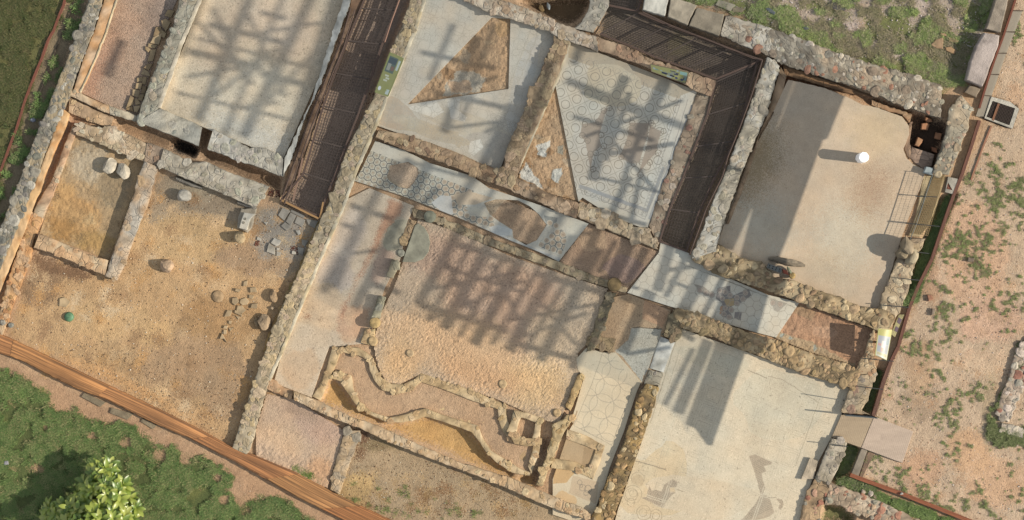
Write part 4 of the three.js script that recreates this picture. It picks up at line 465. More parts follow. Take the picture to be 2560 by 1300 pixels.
wall('brown_bank', 'brown earthen bank between the white plaster edge and the walkway', a2(730, -120, 690, 60, 620, 240, 560, 440, 470, 640, 400, 800, 350, 980, 250, 1200, 200, 1400), a2(820, -100, 760, 120, 680, 290, 590, 500, 510, 700, 430, 950, 330, 1230, 260, 1420), { y1: .12, y0: -.5, amp: .05, edge: .03, c1: '#9a7d66', c2: '#84664f', c3: '#a98d78', tone: 'warm', density: 3, max: 40, rmin: .04, rmax: .1, seed: 22 });
// the long middle wall
wall('long_rubble_wall', 'long pale rubble wall running beside the walkway down to the timber', [[1050, -70], [1026, 0], [1002, 68], [978, 125], [955, 190], [934, 244], [911, 288], [870, 365], [845, 436], [829, 491], [792, 569], [752, 667], [704, 768], [668, 860], [640, 938], [602, 1050], [582, 1120]], [[1085, -70], [1063, 0], [1039, 78], [1009, 149], [968, 244], [945, 305], [911, 382], [888, 436], [867, 498], [843, 555], [802, 647], [769, 728], [735, 809], [711, 867], [674, 950], [645, 1050], [633, 1104], [618, 1137]], { y1: .27, amp: .05, edge: .04, c1: '#c9b99e', c2: '#ab9a80', c3: '#d8bf98', tone: 'tan', density: 13, max: 295, rmin: .06, rmax: .19, seed: 23, t1: .8, lips: [{ L: [[1080, -70], [1056, 0], [1032, 78], [1002, 149], [962, 244], [938, 305], [905, 382], [882, 436], [861, 498], [836, 555], [796, 647], [763, 728], [729, 809], [705, 867], [668, 950]], R: [[1087, -70], [1065, 0], [1042, 78], [1012, 149], [971, 244], [948, 305], [915, 382], [891, 436], [870, 498], [846, 555], [805, 647], [772, 728], [738, 809], [714, 867], [677, 952]], y1: .285, c1: '#e2d5bb', c2: '#d8c39c', seed: 12 }] });
wall('earth_bank', 'mossy ochre bank at the foot of the long rubble wall', b2(450, 360, 330, 680, 240, 860, 170, 1020, 90, 1200, 50, 1330), b2(490, 370, 370, 680, 280, 880, 200, 1040, 120, 1220, 80, 1330), { y1: .1, amp: .05, edge: .06, c1: '#a98c56', c2: '#8d7a48', c3: '#c09a5c', tone: 'tan', density: 5, max: 24, rmin: .04, rmax: .11, seed: 24 });
wall('rubble_wall', 'pale rubble wall along the top edge of the picture above the circle mosaic', [[1160, -40], [1210, -15], [1300, 15], [1385, 50]], [[1165, 4], [1230, 36], [1276, 47], [1380, 82]], { y1: .45, amp: .05, edge: .04, c1: '#cdb9a0', c2: '#b59d84', c3: '#d9c8b2', tone: 'warm', density: 12, max: 50, seed: 25, rmin: .06, rmax: .2 });
wall('stone_pier_wall', 'weathered stone cross wall joining two mosaic rooms, top centre', a3(290, 150, 440, 200, 560, 250, 620, 270), a3(280, 240, 420, 310, 560, 350, 640, 385), { y1: .46, amp: .05, edge: .05, c1: '#c9b49c', c2: '#b59a80', c3: '#d8c9b6', tone: 'warm', density: 8, max: 24, seed: 26 });
wall('curved_wall', 'curved pale stone wall round the dark apse pit, top centre', a3(580, -60, 570, 60, 520, 150, 460, 210), a3(730, -60, 715, 40, 660, 140, 600, 240), { y1: .45, amp: .04, edge: .04, c1: '#c6bdae', c2: '#a9a092', c3: '#d6cbb8', tone: 'pale', density: 8, max: 30, rmin: .05, rmax: .16, seed: 27 });
wall('brown_stone_wall', 'narrow brown stone wall between the two upper mosaic rooms', a3(330, 250, 230, 480, 130, 720, 40, 930, 0, 1010).concat(e3(1370, 60, 1320, 200, 1290, 340, 1250, 370, 1220, 480)), a3(430, 300, 340, 560, 260, 760, 170, 960, 60, 1200).concat(e3(1545, 20, 1480, 220, 1420, 400, 1370, 530)), { y1: .4, amp: .035, edge: .03, c1: '#b79c7e', c2: '#a08468', c3: '#c9ae8c', tone: 'tan', density: 9, max: 90, rmin: .07, rmax: .22, seed: 28, t1: .8, lips: [{ L: a3(415, 300, 328, 560, 246, 760, 155, 970, 40, 1240), R: a3(440, 300, 352, 562, 268, 764, 178, 975, 62, 1240), y1: .36, c1: '#d8c6a6', seed: 14 }] });
wall('rubble_wall', 'brown rubble wall under the walkway rail above the ring mosaic', a3(600, 260, 840, 340, 1040, 440, 1290, 520, 1510, 600), a3(560, 345, 720, 400, 860, 450, 1000, 500, 1200, 580, 1370, 680, 1470, 715), { y1: .38, amp: .05, edge: .04, c1: '#b7967a', c2: '#9d8068', c3: '#c9ab8c', tone: 'warm', density: 10, max: 70, rmin: .06, rmax: .17, seed: 29 });
wall('stone_block_wall', 'brown squared block wall between circle mosaic and rosette corridor', e3(230, 20, 450, 50, 680, 130, 880, 200, 1100, 300, 1270, 360), e3(200, 80, 420, 180, 640, 250, 860, 330, 1080, 430, 1240, 490), { y1: .36, amp: .05, edge: .03, c1: '#bb9c7a', c2: '#9c7d60', c3: '#c8ab88', tone: 'tan', density: 7, max: 45, rmin: .09, rmax: .24, seed: 30 });
wall('stone_block_wall', 'brown rubble sill between the ring mosaic bedding and the rosette corridor', e3(1390, 420, 1500, 470, 1650, 540, 1800, 600, 1940, 640), e3(1360, 535, 1500, 600, 1640, 650, 1760, 720, 1920, 770), { y1: .32, amp: .06, edge: .04, c1: '#b99879', c2: '#8f765c', c3: '#c5a88a', tone: 'warm', density: 9, max: 44, rmin: .06, rmax: .2, seed: 31 });
wall('stone_block_wall', 'tan ashlar sill under the lower edge of the ring mosaic', b3(500, 225, 640, 265, 760, 320, 880, 400, 1010, 410), b3(480, 330, 560, 370, 700, 425, 830, 480, 1000, 545, 1075, 575), { y1: .26, amp: .04, edge: .04, c1: '#c8ae8a', c2: '#b0967a', c3: '#d3bd9c', tone: 'pale', density: 9, max: 56, rmin: .07, rmax: .22, seed: 32 });
wall('rubble_curb', 'narrow rubble curb between ring mosaic and the right walkway', a3(1370, 680, 1340, 760, 1280, 920, 1210, 1080, 1150, 1290).concat(b3(1110, 80, 1010, 390)), a3(1490, 640, 1440, 850, 1360, 1060, 1275, 1280).concat(b3(1175, 260, 1080, 540)), { y1: .16, amp: .04, edge: .03, c1: '#b3a08a', c2: '#988470', c3: '#bda58c', tone: 'mix', density: 7, max: 70, rmin: .04, rmax: .13, seed: 33 });
// right of the walkway
wall('rubble_wall', 'cobbled rubble wall between the right walkway and the concrete floor', [[1918, 140], [1898, 200], [1872, 270], [1848, 335], [1828, 395], [1806, 445], [1776, 520], [1738, 620], [1728, 648]], [[1950, 165], [1930, 235], [1914, 290], [1880, 370], [1866, 400], [1838, 480], [1808, 560], [1796, 600], [1790, 628]], { y1: .42, amp: .05, edge: .04, c1: '#c4b8a4', c2: '#a29888', c3: '#d8d0c2', tone: 'pale', geos: COBBLES, density: 15, max: 150, rmin: .06, rmax: .19, seed: 34 });
wall('plaster_edge', 'pale brown plaster ledge along the left of the concrete floor', [[1952, 166], [1932, 235], [1916, 290], [1884, 370], [1868, 400], [1842, 480], [1812, 560]], [[1966, 190], [1958, 225], [1935, 275], [1900, 330], [1884, 395], [1855, 480], [1822, 560]], { y1: .15, amp: .015, edge: .015, c1: '#b89a7c', c2: '#a5886a', density: 0, seed: 35 });
wall('rubble_wall', 'wide rough rubble wall under the concrete floor, right of centre', [[1788, 604], [1850, 643], [1905, 655], [1935, 692], [1990, 702], [2050, 728], [2100, 742], [2150, 766], [2205, 772], [2240, 790]], [[1730, 650], [1800, 690], [1890, 716], [1960, 740], [2000, 756], [2085, 788], [2172, 818], [2215, 836]], { y1: .38, amp: .09, edge: .05, c1: '#bda580', c2: '#95805f', c3: '#ccb692', tone: 'tan', geos: CHUNKS.concat(ROCKS), density: 17, max: 240, rmin: .06, rmax: .2, seed: 36, proud: 1.1 });
wall('rubble_wall', 'bulky rubble wall on the top edge of the square mosaic room', [[1682, 774], [1722, 776], [1771, 792], [1835, 818], [1889, 836], [1940, 850], [2032, 884], [2116, 908], [2150, 926], [2142, 960]], [[1708, 822], [1788, 845], [1840, 870], [1920, 899], [1988, 926], [2055, 950], [2123, 970], [2128, 976]], { y1: .36, amp: .09, edge: .05, c1: '#b79c74', c2: '#8d7a5c', c3: '#c9b08a', tone: 'tan', geos: COBBLES.concat(CHUNKS), density: 20, max: 290, rmin: .06, rmax: .2, seed: 37, proud: 1.1 });
wall('rubble_wall', 'short mossy rubble wall corner left of the square mosaic', [[1690, 772], [1670, 790], [1662, 830], [1650, 836]], [[1724, 782], [1712, 800], [1700, 846], [1690, 852]], { y1: .32, amp: .06, edge: .04, c1: '#8f8064', c2: '#766a54', c3: '#a89878', tone: 'tan', density: 16, max: 24, rmin: .06, rmax: .16, seed: 38 });
wall('rubble_wall', 'brown rubble wall between the petal mosaic and the square mosaic', c3(985, 290, 945, 350, 900, 490, 830, 690, 760, 890, 700, 1010, 640, 1180, 560, 1330), c3(1090, 320, 1050, 460, 980, 660, 910, 850, 850, 1010, 780, 1200, 760, 1260, 740, 1340), { y1: .3, amp: .08, edge: .05, c1: '#9f8558', c2: '#7d6a4c', c3: '#b3935c', tone: 'ochre', geos: CHUNKS.concat(ROCKS), density: 22, max: 290, rmin: .05, rmax: .15, seed: 39, proud: 1.1 });
wall('plaster_slab', 'pale grey plaster slab beside the square mosaic', d4(290, 580, 180, 910), d4(445, 645, 330, 955), { y1: .12, amp: .005, edge: .01, c1: '#d8d6cf', c2: '#cfcabd', density: 0, bump: 'grit', bs: .004, seed: 40, lips: [{ L: d4(440, 640, 400, 760, 335, 940), R: d4(475, 640, 430, 770, 365, 945), y1: .1, c1: '#b09c7e', seed: 5, name: 'rubble_edge' }] });
wall('stone_slab_wall', 'rough grey stone patch at the head of the brown rubble wall', d4(170, 925, 120, 1070), d4(325, 960, 290, 1090), { y1: .16, amp: .03, edge: .02, c1: '#b3a894', c2: '#9c927e', density: 5, max: 8, tone: 'grey', seed: 41 });
wall('rubble_wall', 'dark rubble strip between courtyard and tan mortar floor', b3(700, 900, 645, 1010, 595, 1190, 560, 1290, 545, 1330), b3(775, 890, 740, 980, 690, 1120, 640, 1240, 620, 1300), { y1: .2, amp: .06, edge: .04, c1: '#a39272', c2: '#857860', tone: 'tan', density: 16, max: 44, rmin: .05, rmax: .14, seed: 42 });
wall('rubble_curb', 'small rubble corner above the petal mosaic', c3(560, -60, 540, 10), c3(770, -40, 745, 62), { y1: .14, amp: .05, edge: .04, c1: '#b09670', c2: '#8f7a5a', tone: 'tan', density: 14, max: 22, seed: 43 });
wall('stylobate_curb', 'long low rubble curb between rosette corridor and courtyard', b2(1150, 262, 1320, 322, 1500, 385, 1700, 475, 1891, 545).concat(b3(150, 592, 350, 662, 560, 745, 700, 790, 850, 850)), b2(1165, 340, 1320, 372, 1500, 458, 1700, 540, 1891, 600).concat(b3(120, 650, 240, 690, 450, 775, 700, 855, 840, 895)), { y1: .11, amp: .04, edge: .03, c1: '#bda989', c2: '#9f8d70', c3: '#c8b28e', tone: 'tan', density: 13, max: 150, rmin: .05, rmax: .15, seed: 44 });
wall('colonnade_curb', 'upper broken stone curb beside the grey half disc, left of the courtyard', b2(1125, 345, 1095, 430, 1060, 540), b2(1190, 365, 1160, 450, 1120, 545), { y1: .1, amp: .05, edge: .02, c1: '#b39673', c2: '#9a8468', tone: 'tan', density: 12, max: 14, seed: 45 });
wall('colonnade_curb', 'free-standing oblong stone with a shadow, left of the courtyard', b2(1005, 640, 965, 770), b2(1070, 670, 1015, 785), { y1: .34, amp: .04, edge: .03, c1: '#c2b394', c2: '#a3957a', tone: 'pale', density: 6, max: 6, seed: 46, cat: 'stone' });
wall('colonnade_curb', 'lower oblong rubble stone above the round column drum', b2(905, 910, 880, 1000, 850, 1070), b2(960, 925, 940, 1000, 915, 1080), { y1: .34, amp: .05, edge: .03, c1: '#ada489', c2: '#8d8770', tone: 'grey', density: 12, max: 12, seed: 47, cat: 'stone' });
wall('colonnade_curb', 'ochre rubble stub below the round column drum', b2(810, 1155, 770, 1260), b2(880, 1170, 890, 1290), { y1: .2, amp: .05, edge: .04, c1: '#d0b386', c2: '#b99a6c', tone: 'ochre', density: 12, max: 14, seed: 48 });
// the pool
const PW = { amp: .02, edge: .012, c1: '#d2b78c', c2: '#c4a67a', c3: '#dcc29a', tone: 'ochre', rmin: .06, rmax: .13, bs: .012 };
wall('pool_wall', 'straight left rim wall of the curved pool', c2(560, 25, 520, 180, 465, 310, 412, 385), c2(630, 50, 590, 160, 540, 265, 478, 418), { ...PW, y1: .1, density: 7, max: 35, seed: 50 });
wall('pool_wall', 'serpentine inner rim wall of the pool facing the courtyard', c2(560, 20, 760, 25, 860, 92, 890, 172, 925, 245, 1000, 292, 1090, 292, 1170, 258, 1220, 212, 1400, 272, 1600, 342, 1850, 450), c2(620, 58, 780, 92, 832, 132, 840, 195, 880, 282, 935, 342, 1040, 372, 1130, 352, 1220, 282, 1400, 342, 1600, 422, 1785, 482), { ...PW, y1: .1, density: 9, max: 119, seed: 51 });
wall('pool_wall', 'short curved rim wall between the pool channel and the small tank', c2(1850, 450, 1850, 520, 1868, 580).concat(c3(20, 680)), c2(1785, 480, 1790, 560, 1818, 640).concat(c3(-10, 720)), { ...PW, y1: .1, density: 8, max: 17, seed: 52 });
wall('pool_wall', 'serpentine outer rim wall of the pool above the ochre pit', c2(590, 195, 708, 230, 720, 330, 770, 430, 860, 502, 980, 542, 1090, 522, 1180, 492, 1250, 474, 1400, 530, 1540, 572, 1640, 602, 1680, 700, 1740, 790, 1891, 880).concat(c3(60, 920, 140, 945)), c2(545, 252, 620, 278, 680, 372, 740, 452, 830, 522, 960, 580, 1080, 582, 1180, 562, 1250, 537, 1400, 582, 1590, 652, 1650, 722, 1700, 802, 1780, 882, 1891, 952).concat(c3(50, 965, 130, 975)), { ...PW, y1: .1, y0: -.45, density: 7, max: 133, seed: 53 });
wall('pool_wall', 'short right end rim wall of the pool', d3(330, 880, 320, 980, 250, 1175), d3(265, 900, 245, 1000, 215, 1100), { ...PW, y1: .1, y0: -.4, density: 5, max: 14, seed: 54, c1: '#ddc9a8' });
wall('tank_wall', 'upper rim of the small square stone tank beside the pool', d3(90, 595, 210, 620, 340, 665), d3(120, 690, 160, 665, 285, 710), { ...PW, y1: .24, density: 5, max: 10, seed: 55 });
wall('tank_wall', 'right rim of the small square stone tank beside the pool', d3(340, 665, 330, 780, 325, 850), d3(285, 705, 270, 790, 250, 850), { ...PW, y1: .235, density: 5, max: 8, seed: 56 });
wall('tank_wall', 'cracked lower rim of the small square stone tank beside the pool', d3(110, 810, 180, 845, 260, 850, 345, 845), d3(30, 780, 90, 900, 190, 925, 340, 910), { ...PW, y1: .23, density: 10, max: 18, seed: 57 });
wall('tank_wall', 'left rim of the small square stone tank beside the pool', d3(85, 600, 60, 700, 20, 790), d3(150, 670, 125, 740, 112, 815), { ...PW, y1: .225, density: 5, max: 10, seed: 58, c2: '#a9a084' });
wall('south_pool_wall', 'long sunlit pale wall below the pool, running to the bottom edge', c2(280, 345, 480, 428, 700, 538, 900, 602, 1200, 742, 1500, 872, 1891, 992).concat(c3(230, 1092, 400, 1162, 540, 1215, 570, 1250)), c2(280, 412, 480, 512, 780, 630, 1000, 732, 1300, 852, 1600, 962, 1891, 1082).concat(c3(200, 1175, 400, 1250, 530, 1290, 565, 1280)), { y1: .36, amp: .04, edge: .03, c1: '#dcc3a2', c2: '#d2b18a', c3: '#c9ab84', tone: 'ochre', density: 10, max: 200, rmin: .05, rmax: .15, seed: 59 });
wall('rubble_sill', 'rough orange rubble sill joining the long wall and the pool, lower middle', c2(60, 200, 170, 300, 280, 345), c2(60, 330, 160, 370, 260, 410), { y1: .2, amp: .05, edge: .05, c1: '#cfa882', c2: '#b98f68', tone: 'warm', density: 10, max: 20, seed: 60 });
wall('rubble_sill', 'low stone footing dividing the two bottom rooms above the timber', c2(655, 640, 620, 760, 570, 920, 540, 1070), c2(780, 640, 720, 820, 680, 920, 620, 1110), { y1: .14, amp: .03, edge: .05, c1: '#bba68c', c2: '#c9ab84', c3: '#a59a88', tone: 'warm', density: 6, max: 30, seed: 61 });
wall('divider_wall', 'broken yellowish wall between the pool tank and the petal mosaic', d3(580, 640, 430, 740, 430, 830, 390, 980, 340, 1120, 285, 1270), d3(640, 650, 545, 800, 500, 900, 450, 1040, 400, 1130, 350, 1290), { y1: .24, amp: .05, edge: .05, c1: '#ccb48a', c2: '#b79d74', c3: '#d8bb88', tone: 'ochre', density: 12, max: 90, rmin: .06, rmax: .17, seed: 62 });
wall('rubble_curb', 'short rough rubble curb at the courtyard edge of the petal mosaic', d3(670, 265, 620, 400, 550, 560), d3(725, 285, 690, 400, 600, 600), { y1: .2, amp: .06, edge: .04, c1: '#c9ab78', c2: '#a88a5c', tone: 'ochre', density: 18, max: 40, rmin: .04, rmax: .12, seed: 63 });
wall('basin_rim', 'upper rim of the shallow rectangular basin below the petal mosaic', d3(570, 770, 750, 830, 910, 920), d3(560, 860, 700, 910, 825, 960), { ...PW, y1: .16, density: 8, max: 28, seed: 64, c1: '#cdae84', tone: 'warm' });
wall('basin_rim', 'right rim of the shallow rectangular basin below the petal mosaic', d3(910, 920, 860, 1080, 800, 1225), d3(825, 960, 790, 1060, 745, 1125), { ...PW, y1: .155, density: 4, max: 10, seed: 65, tone: 'warm' });
wall('basin_rim', 'lower rim of the shallow rectangular basin below the petal mosaic', d3(760, 1115, 640, 1060, 450, 1030), d3(800, 1220, 640, 1150, 420, 1120), { ...PW, y1: .15, density: 5, max: 15, seed: 66 });
// right edge
wall('rubble_wall', 'very wide pale rubble wall below the wild grass, upper right', [[1815, 58], [1900, 66], [1980, 88], [2090, 130], [2190, 162], [2290, 188], [2355, 216]], [[1905, 130], [1955, 160], [2055, 192], [2157, 222], [2225, 252], [2310, 282], [2352, 296]], { y1: .4, amp: .08, edge: .06, c1: '#aca292', c2: '#948878', c3: '#b9a58e', tone: 'mix', geos: COBBLES.concat(CHUNKS), density: 15, max: 295, rmin: .05, rmax: .18, seed: 67, t0: .05, t1: .97 });
wall('rubble_wall', 'corner rubble wall down the right side of the brick pillar pit', d5(960, 330, 840, 480, 820, 640, 770, 850, 690, 1060, 660, 1180), d5(1090, 480, 1060, 560, 1040, 700, 960, 900, 870, 1130, 830, 1200), { y1: .42, amp: .07, edge: .05, c1: '#b3a996', c2: '#9c9484', c3: '#c9b69c', tone: 'mix', geos: COBBLES.concat(ROCKS), density: 18, max: 110, rmin: .05, rmax: .17, seed: 68 });
wall('rubble_wall', 'broken right hand wall with leaning stones beside the grass ditch', d6(1430, 60, 1330, 160, 1290, 290, 1240, 420, 1180, 560, 1135, 690), d6(1570, 60, 1500, 200, 1440, 400, 1400, 560, 1310, 760, 1250, 860), { y1: .3, amp: .1, edge: .05, c1: '#c0aa8a', c2: '#a3907a', c3: '#ccb79a', tone: 'warm', geos: ROCKS, density: 12, max: 80, rmin: .06, rmax: .2, seed: 69 });
wall('rubble_wall', 'sandy corner wall below the concrete floor by the information sign', d6(1135, 690, 1100, 780, 1100, 860), d6(1260, 830, 1290, 800, 1240, 890), { y1: .34, amp: .06, edge: .04, c1: '#c8ae84', c2: '#b39a74', tone: 'pale', density: 12, max: 26, seed: 70 });
wall('pebble_wall', 'pebbly wall stub left of the grass ditch beside the sign', d6(1085, 890, 1020, 1080, 960, 1180, 940, 1290), d6(1110, 900, 1090, 1060, 1110, 1180, 1130, 1270), { y1: .3, amp: .05, edge: .04, c1: '#c4aa88', c2: '#a58c6c', tone: 'warm', geos: COBBLES, density: 50, max: 130, rmin: .04, rmax: .09, seed: 71, proud: 1.1 });
wall('rubble_wall', 'lower right rubble wall above the concrete ramp', e2(540, 130, 540, 215, 510, 300, 470, 400, 465, 430), e2(760, 110, 710, 220, 680, 320, 630, 410, 700, 440), { y1: .3, amp: .06, edge: .05, c1: '#bba789', c2: '#9f9280', c3: '#c9b090', tone: 'mix', density: 9, max: 40, rmin: .06, rmax: .17, seed: 72 });
wall('rubble_wall', 'grey rubble wall below the concrete ramp', e2(385, 635, 340, 740, 300, 840, 250, 960), e2(515, 670, 490, 760, 440, 880, 375, 1005), { y1: .32, amp: .05, edge: .04, c1: '#b7ab98', c2: '#9f9482', c3: '#c4b8a6', tone: 'grey', density: 10, max: 60, rmin: .05, rmax: .16, seed: 73 });
wall('rubble_wall', 'lumpy stone bank at the lower right corner of the square mosaic', e2(255, 960, 190, 1070, 150, 1180, 130, 1320), e2(385, 1010, 380, 1080, 300, 1190, 290, 1320), { y1: .26, amp: .09, edge: .06, c1: '#bd9f7c', c2: '#a58a6c', tone: 'mix', geos: COBBLES, density: 10, max: 50, rmin: .06, rmax: .2, seed: 74 });
wall('rubble_wall', 'pale mixed rubble wall heading off the bottom right corner', e2(385, 1000, 470, 1030, 600, 1080, 760, 1140, 900, 1200, 1060, 1290, 1160, 1340), e2(330, 1170, 450, 1180, 560, 1240, 650, 1270, 760, 1320, 900, 1390, 960, 1430), { y1: .3, amp: .08, edge: .06, c1: '#c2ab92', c2: '#ab9680', c3: '#cfbca6', tone: 'mix', geos: COBBLES.concat(ROCKS), density: 20, max: 190, rmin: .05, rmax: .16, seed: 75 });
wall('rubble_wall', 'isolated pale rubble wall on the far right edge', c4(1870, -20, 1810, 110, 1760, 290, 1700, 440, 1680, 520), c4(1990, -20, 1940, 200, 1880, 350, 1820, 480, 1785, 578), { y1: .12, amp: .07, edge: .06, c1: '#c7b3a2', c2: '#b39f8e', c3: '#d6c7b8', tone: 'mix', geos: COBBLES, density: 20, max: 110, rmin: .06, rmax: .17, seed: 76 });
wall('rubble_wall', 'short pale rubble stub near the far right edge', c4(1730, 580, 1800, 590, 1890, 620), c4(1720, 650, 1790, 680, 1880, 705), { y1: .1, amp: .06, edge: .05, c1: '#d0c4b6', c2: '#bcae9e', tone: 'pale', geos: COBBLES, density: 22, max: 30, seed: 77 });
// the red earth rim between the big rubble wall and the concrete floor
wall('earth_ledge', 'reddish earth ledge along the top of the concrete floor', d5(0, 385, 130, 440, 260, 480, 400, 530, 440, 545), d5(0, 450, 100, 490, 230, 530, 320, 545, 400, 640), { y1: .04, amp: .02, edge: .03, c1: '#c6a27e', c2: '#b48c68', density: 0, seed: 78 });
wall('earth_ledge', 'dark brown plaster band under the big rubble wall, upper right', a4(105, 470, 300, 540, 560, 630, 800, 720), a4(130, 560, 250, 590, 420, 640, 600, 690), { y1: .02, amp: .02, edge: .02, c1: '#93704f', c2: '#7d5d42', density: 0, seed: 79 });
wall('mud_patch', 'crumbling brown mortar patch between concrete floor and pillar pit', d5(400, 640, 370, 760, 340, 900, 400, 1040), d5(440, 620, 420, 760, 410, 860, 430, 940), { y1: .035, amp: .03, edge: .03, c1: '#ab8d74', c2: '#947660', density: 0, seed: 80 });
wall('mud_patch', 'dusky floor patch shaded below the brick pillar pit', d5(430, 900, 400, 1010, 500, 1100, 560, 1160), d5(680, 980, 660, 1040, 650, 1100, 620, 1150), { y1: .04, amp: .012, edge: .03, c1: '#a88e7c', c2: '#9a8070', density: 0, seed: 81 });
// ---------------------------------------------------------------- bars, boxes, boards
function bar(a, b, w, h = w) { const d = b.clone().sub(a), l = d.length(), gx = new THREE.BoxGeometry(w, h, l); const z = d.normalize(), x = new THREE.Vector3(0, 1, 0).cross(z); if (x.lengthSq() < 1e-6) x.set(1, 0, 0); x.normalize(); const y = z.clone().cross(x); gx.applyMatrix4(new THREE.Matrix4().makeBasis(x, y, z).setPosition(a.clone().add(b).multiplyScalar(.5))); return gx; }
function rod(a, b, r, n = 8) { const d = b.clone().sub(a), l = d.length(), gx = new THREE.CylinderGeometry(r, r, l, n); gx.applyQuaternion(new THREE.Quaternion().setFromUnitVectors(new THREE.Vector3(0, 1, 0), d.normalize())); const m = a.clone().add(b).multiplyScalar(.5); gx.translate(m.x, m.y, m.z); return gx; }
const lerpP = (a, b, t) => [a[0] + (b[0] - a[0]) * t, a[1] + (b[1] - a[1]) * t];
const T3 = (p, h) => W3(p, h);
const root0 = (name, label, cat, p, group) => { const c = W3(p); const r = thing(name, label, cat, c, group); r.userData.base = c.clone(); return r; };
const RUST = M('#6f564a', { bump: 'grit', bs: .003, rough: .8 }), RUSTD = M('#62524a', { bump: 'grit', bs: .003, rough: .8 }), STEEL = M('#6c7478', { map: 0, rough: .5, metal: .6 }), DARKST = M('#4d4f50', { map: 0, rough: .6, metal: .4 });

// steel grating walkways over the trenches
function walkway(label, L, R, n, y, o = {}) {
  const root = root0('grating_walkway', label, 'walkway', lerpP(L[0], R[0], .5)); const A = resample(L, n), B = resample(R, n), cell = o.cell ?? 7;
  for (let k = 0; k < n; k++) {
    const q = (u, v) => lerpP(lerpP(A[k], A[k + 1], u), lerpP(B[k], B[k + 1], u), v), len = lengthOf([A[k], A[k + 1]]), wd = lengthOf([A[k], B[k]]), nu = Math.max(2, Math.round(len / cell)), nv = Math.max(2, Math.round(wd / cell)), G = [];
    for (let i = 1; i < nu; i++) G.push(bar(T3(q(i / nu, .01), y), T3(q(i / nu, .99), y), .009, .012)); for (let j = 1; j < nv; j++) G.push(bar(T3(q(.01, j / nv), y + .004), T3(q(.99, j / nv), y + .004), .009, .012));
    part('grating_panel', mergeGeometries(G), RUSTD, root);
    part('cross_beam', bar(T3(q(0, 0), y - .03), T3(q(0, 1), y - .03), .04, .07), RUSTD, root);
  }
  part('cross_beam', bar(T3(A[n], y - .02), T3(B[n], y - .02), .06, .1), RUST, root);
  for (const P of [A, B]) { const G = []; for (let k = 0; k < n; k++) G.push(bar(T3(P[k], y), T3(P[k + 1], y), .06, .1)); part('side_beam', mergeGeometries(G), RUST, root); }
  if (o.rail) { const G = [], h = y + .85; o.rail.forEach((p, i) => { G.push(rod(T3(p, y - .4), T3(p, h), .02)); if (i) { G.push(rod(T3(o.rail[i - 1], h), T3(p, h), .022), rod(T3(o.rail[i - 1], y + .45), T3(p, y + .45), .016)); } }); part('handrail', mergeGeometries(G), RUST, root); }
  return root;
}
walkway('long dark rusty grating walkway between the beige floor and the long rubble wall', [[935, -60], [911, 0], [873, 91], [843, 169], [816, 237], [792, 321], [758, 437], [704, 500]], [[1020, -60], [998, 0], [975, 66], [945, 135], [925, 205], [900, 275], [865, 365], [838, 440], [797, 540]], 7, .1);
walkway('dark grating walkway crossing above the ring mosaic, top right of centre', [[1500, 85], [1566, 111], [1634, 142], [1717, 171], [1790, 198]], [[1596, 32], [1668, 62], [1745, 91], [1821, 120], [1900, 152]], 4, .12);
walkway('short grating landing at the top edge of the picture', [[1521, -60], [1517, 8], [1515, 12]], [[1620, -60], [1598, 14], [1594, 28]], 1, .12);
walkway('grating walkway running down between ring mosaic and concrete floor', [[1788, 206], [1767, 290], [1740, 361], [1710, 438], [1676, 519], [1649, 603]], [[1892, 160], [1872, 238], [1848, 305], [1830, 372], [1790, 437], [1752, 515], [1716, 628]], 5, .12);
{ const r = root0('rusty_rail', 'rusty tubular rail along the right side of the trench walkway, top right', 'rail', [1890, 240]); const P = [[1606, 30], [1673, 62], [1745, 90], [1823, 122], [1906, 150], [1878, 240], [1848, 322], [1820, 390], [1806, 440], [1766, 520], [1724, 636]]; const G = []; P.forEach((p, i) => { G.push(rod(T3(p, -.4), T3(p, .34), .02)); if (i) G.push(rod(T3(P[i - 1], .34), T3(p, .34), .024)); }); part('rail', mergeGeometries(G), RUST, r); }
{ const r = root0('rusty_rail', 'straight rusty rail over the dark side of the long walkway', 'rail', [980, 50]); const P = [[1010, -50], [998, 0], [978, 55], [962, 105]]; part('rail', mergeGeometries(P.slice(1).map((p, i) => rod(T3(P[i], .3), T3(p, .3), .022)).concat(P.map(p => rod(T3(p, -.4), T3(p, .3), .016)))), M('#a87c66', { map: 0, rough: .7 }), r); }
{ const r = root0('rusty_rail', 'twin rusty pipes along the white plaster edge, upper left', 'rail', [800, 300]); for (const off of [0, 9]) { const P = a2(700, 60, 620, 330, 540, 520, 460, 720, 380, 920, 290, 1180, 250, 1300).concat(b2(180, 225)).map(p => [p[0] + off * 1.1, p[1] + off * .5]); part('pipe', mergeGeometries(P.slice(1).map((p, i) => rod(T3(P[i], .2), T3(p, .2), .02))), RUST, r); } }
{ const r = root0('wooden_rail', 'pale orange board edging the lower end of the long walkway', 'board', [750, 520]); part('board', bar(T3([703, 500], .17), T3([796, 546], .17), .06, .05), M('#c99a63'), r); part('board', bar(T3([800, 545], .16), T3([808, 505], .16), .05, .05), M('#c99a63'), r); part('board', bar(T3([733, 500], .14), T3([757, 395], .14), .06, .02), M('#b08a74'), r); }

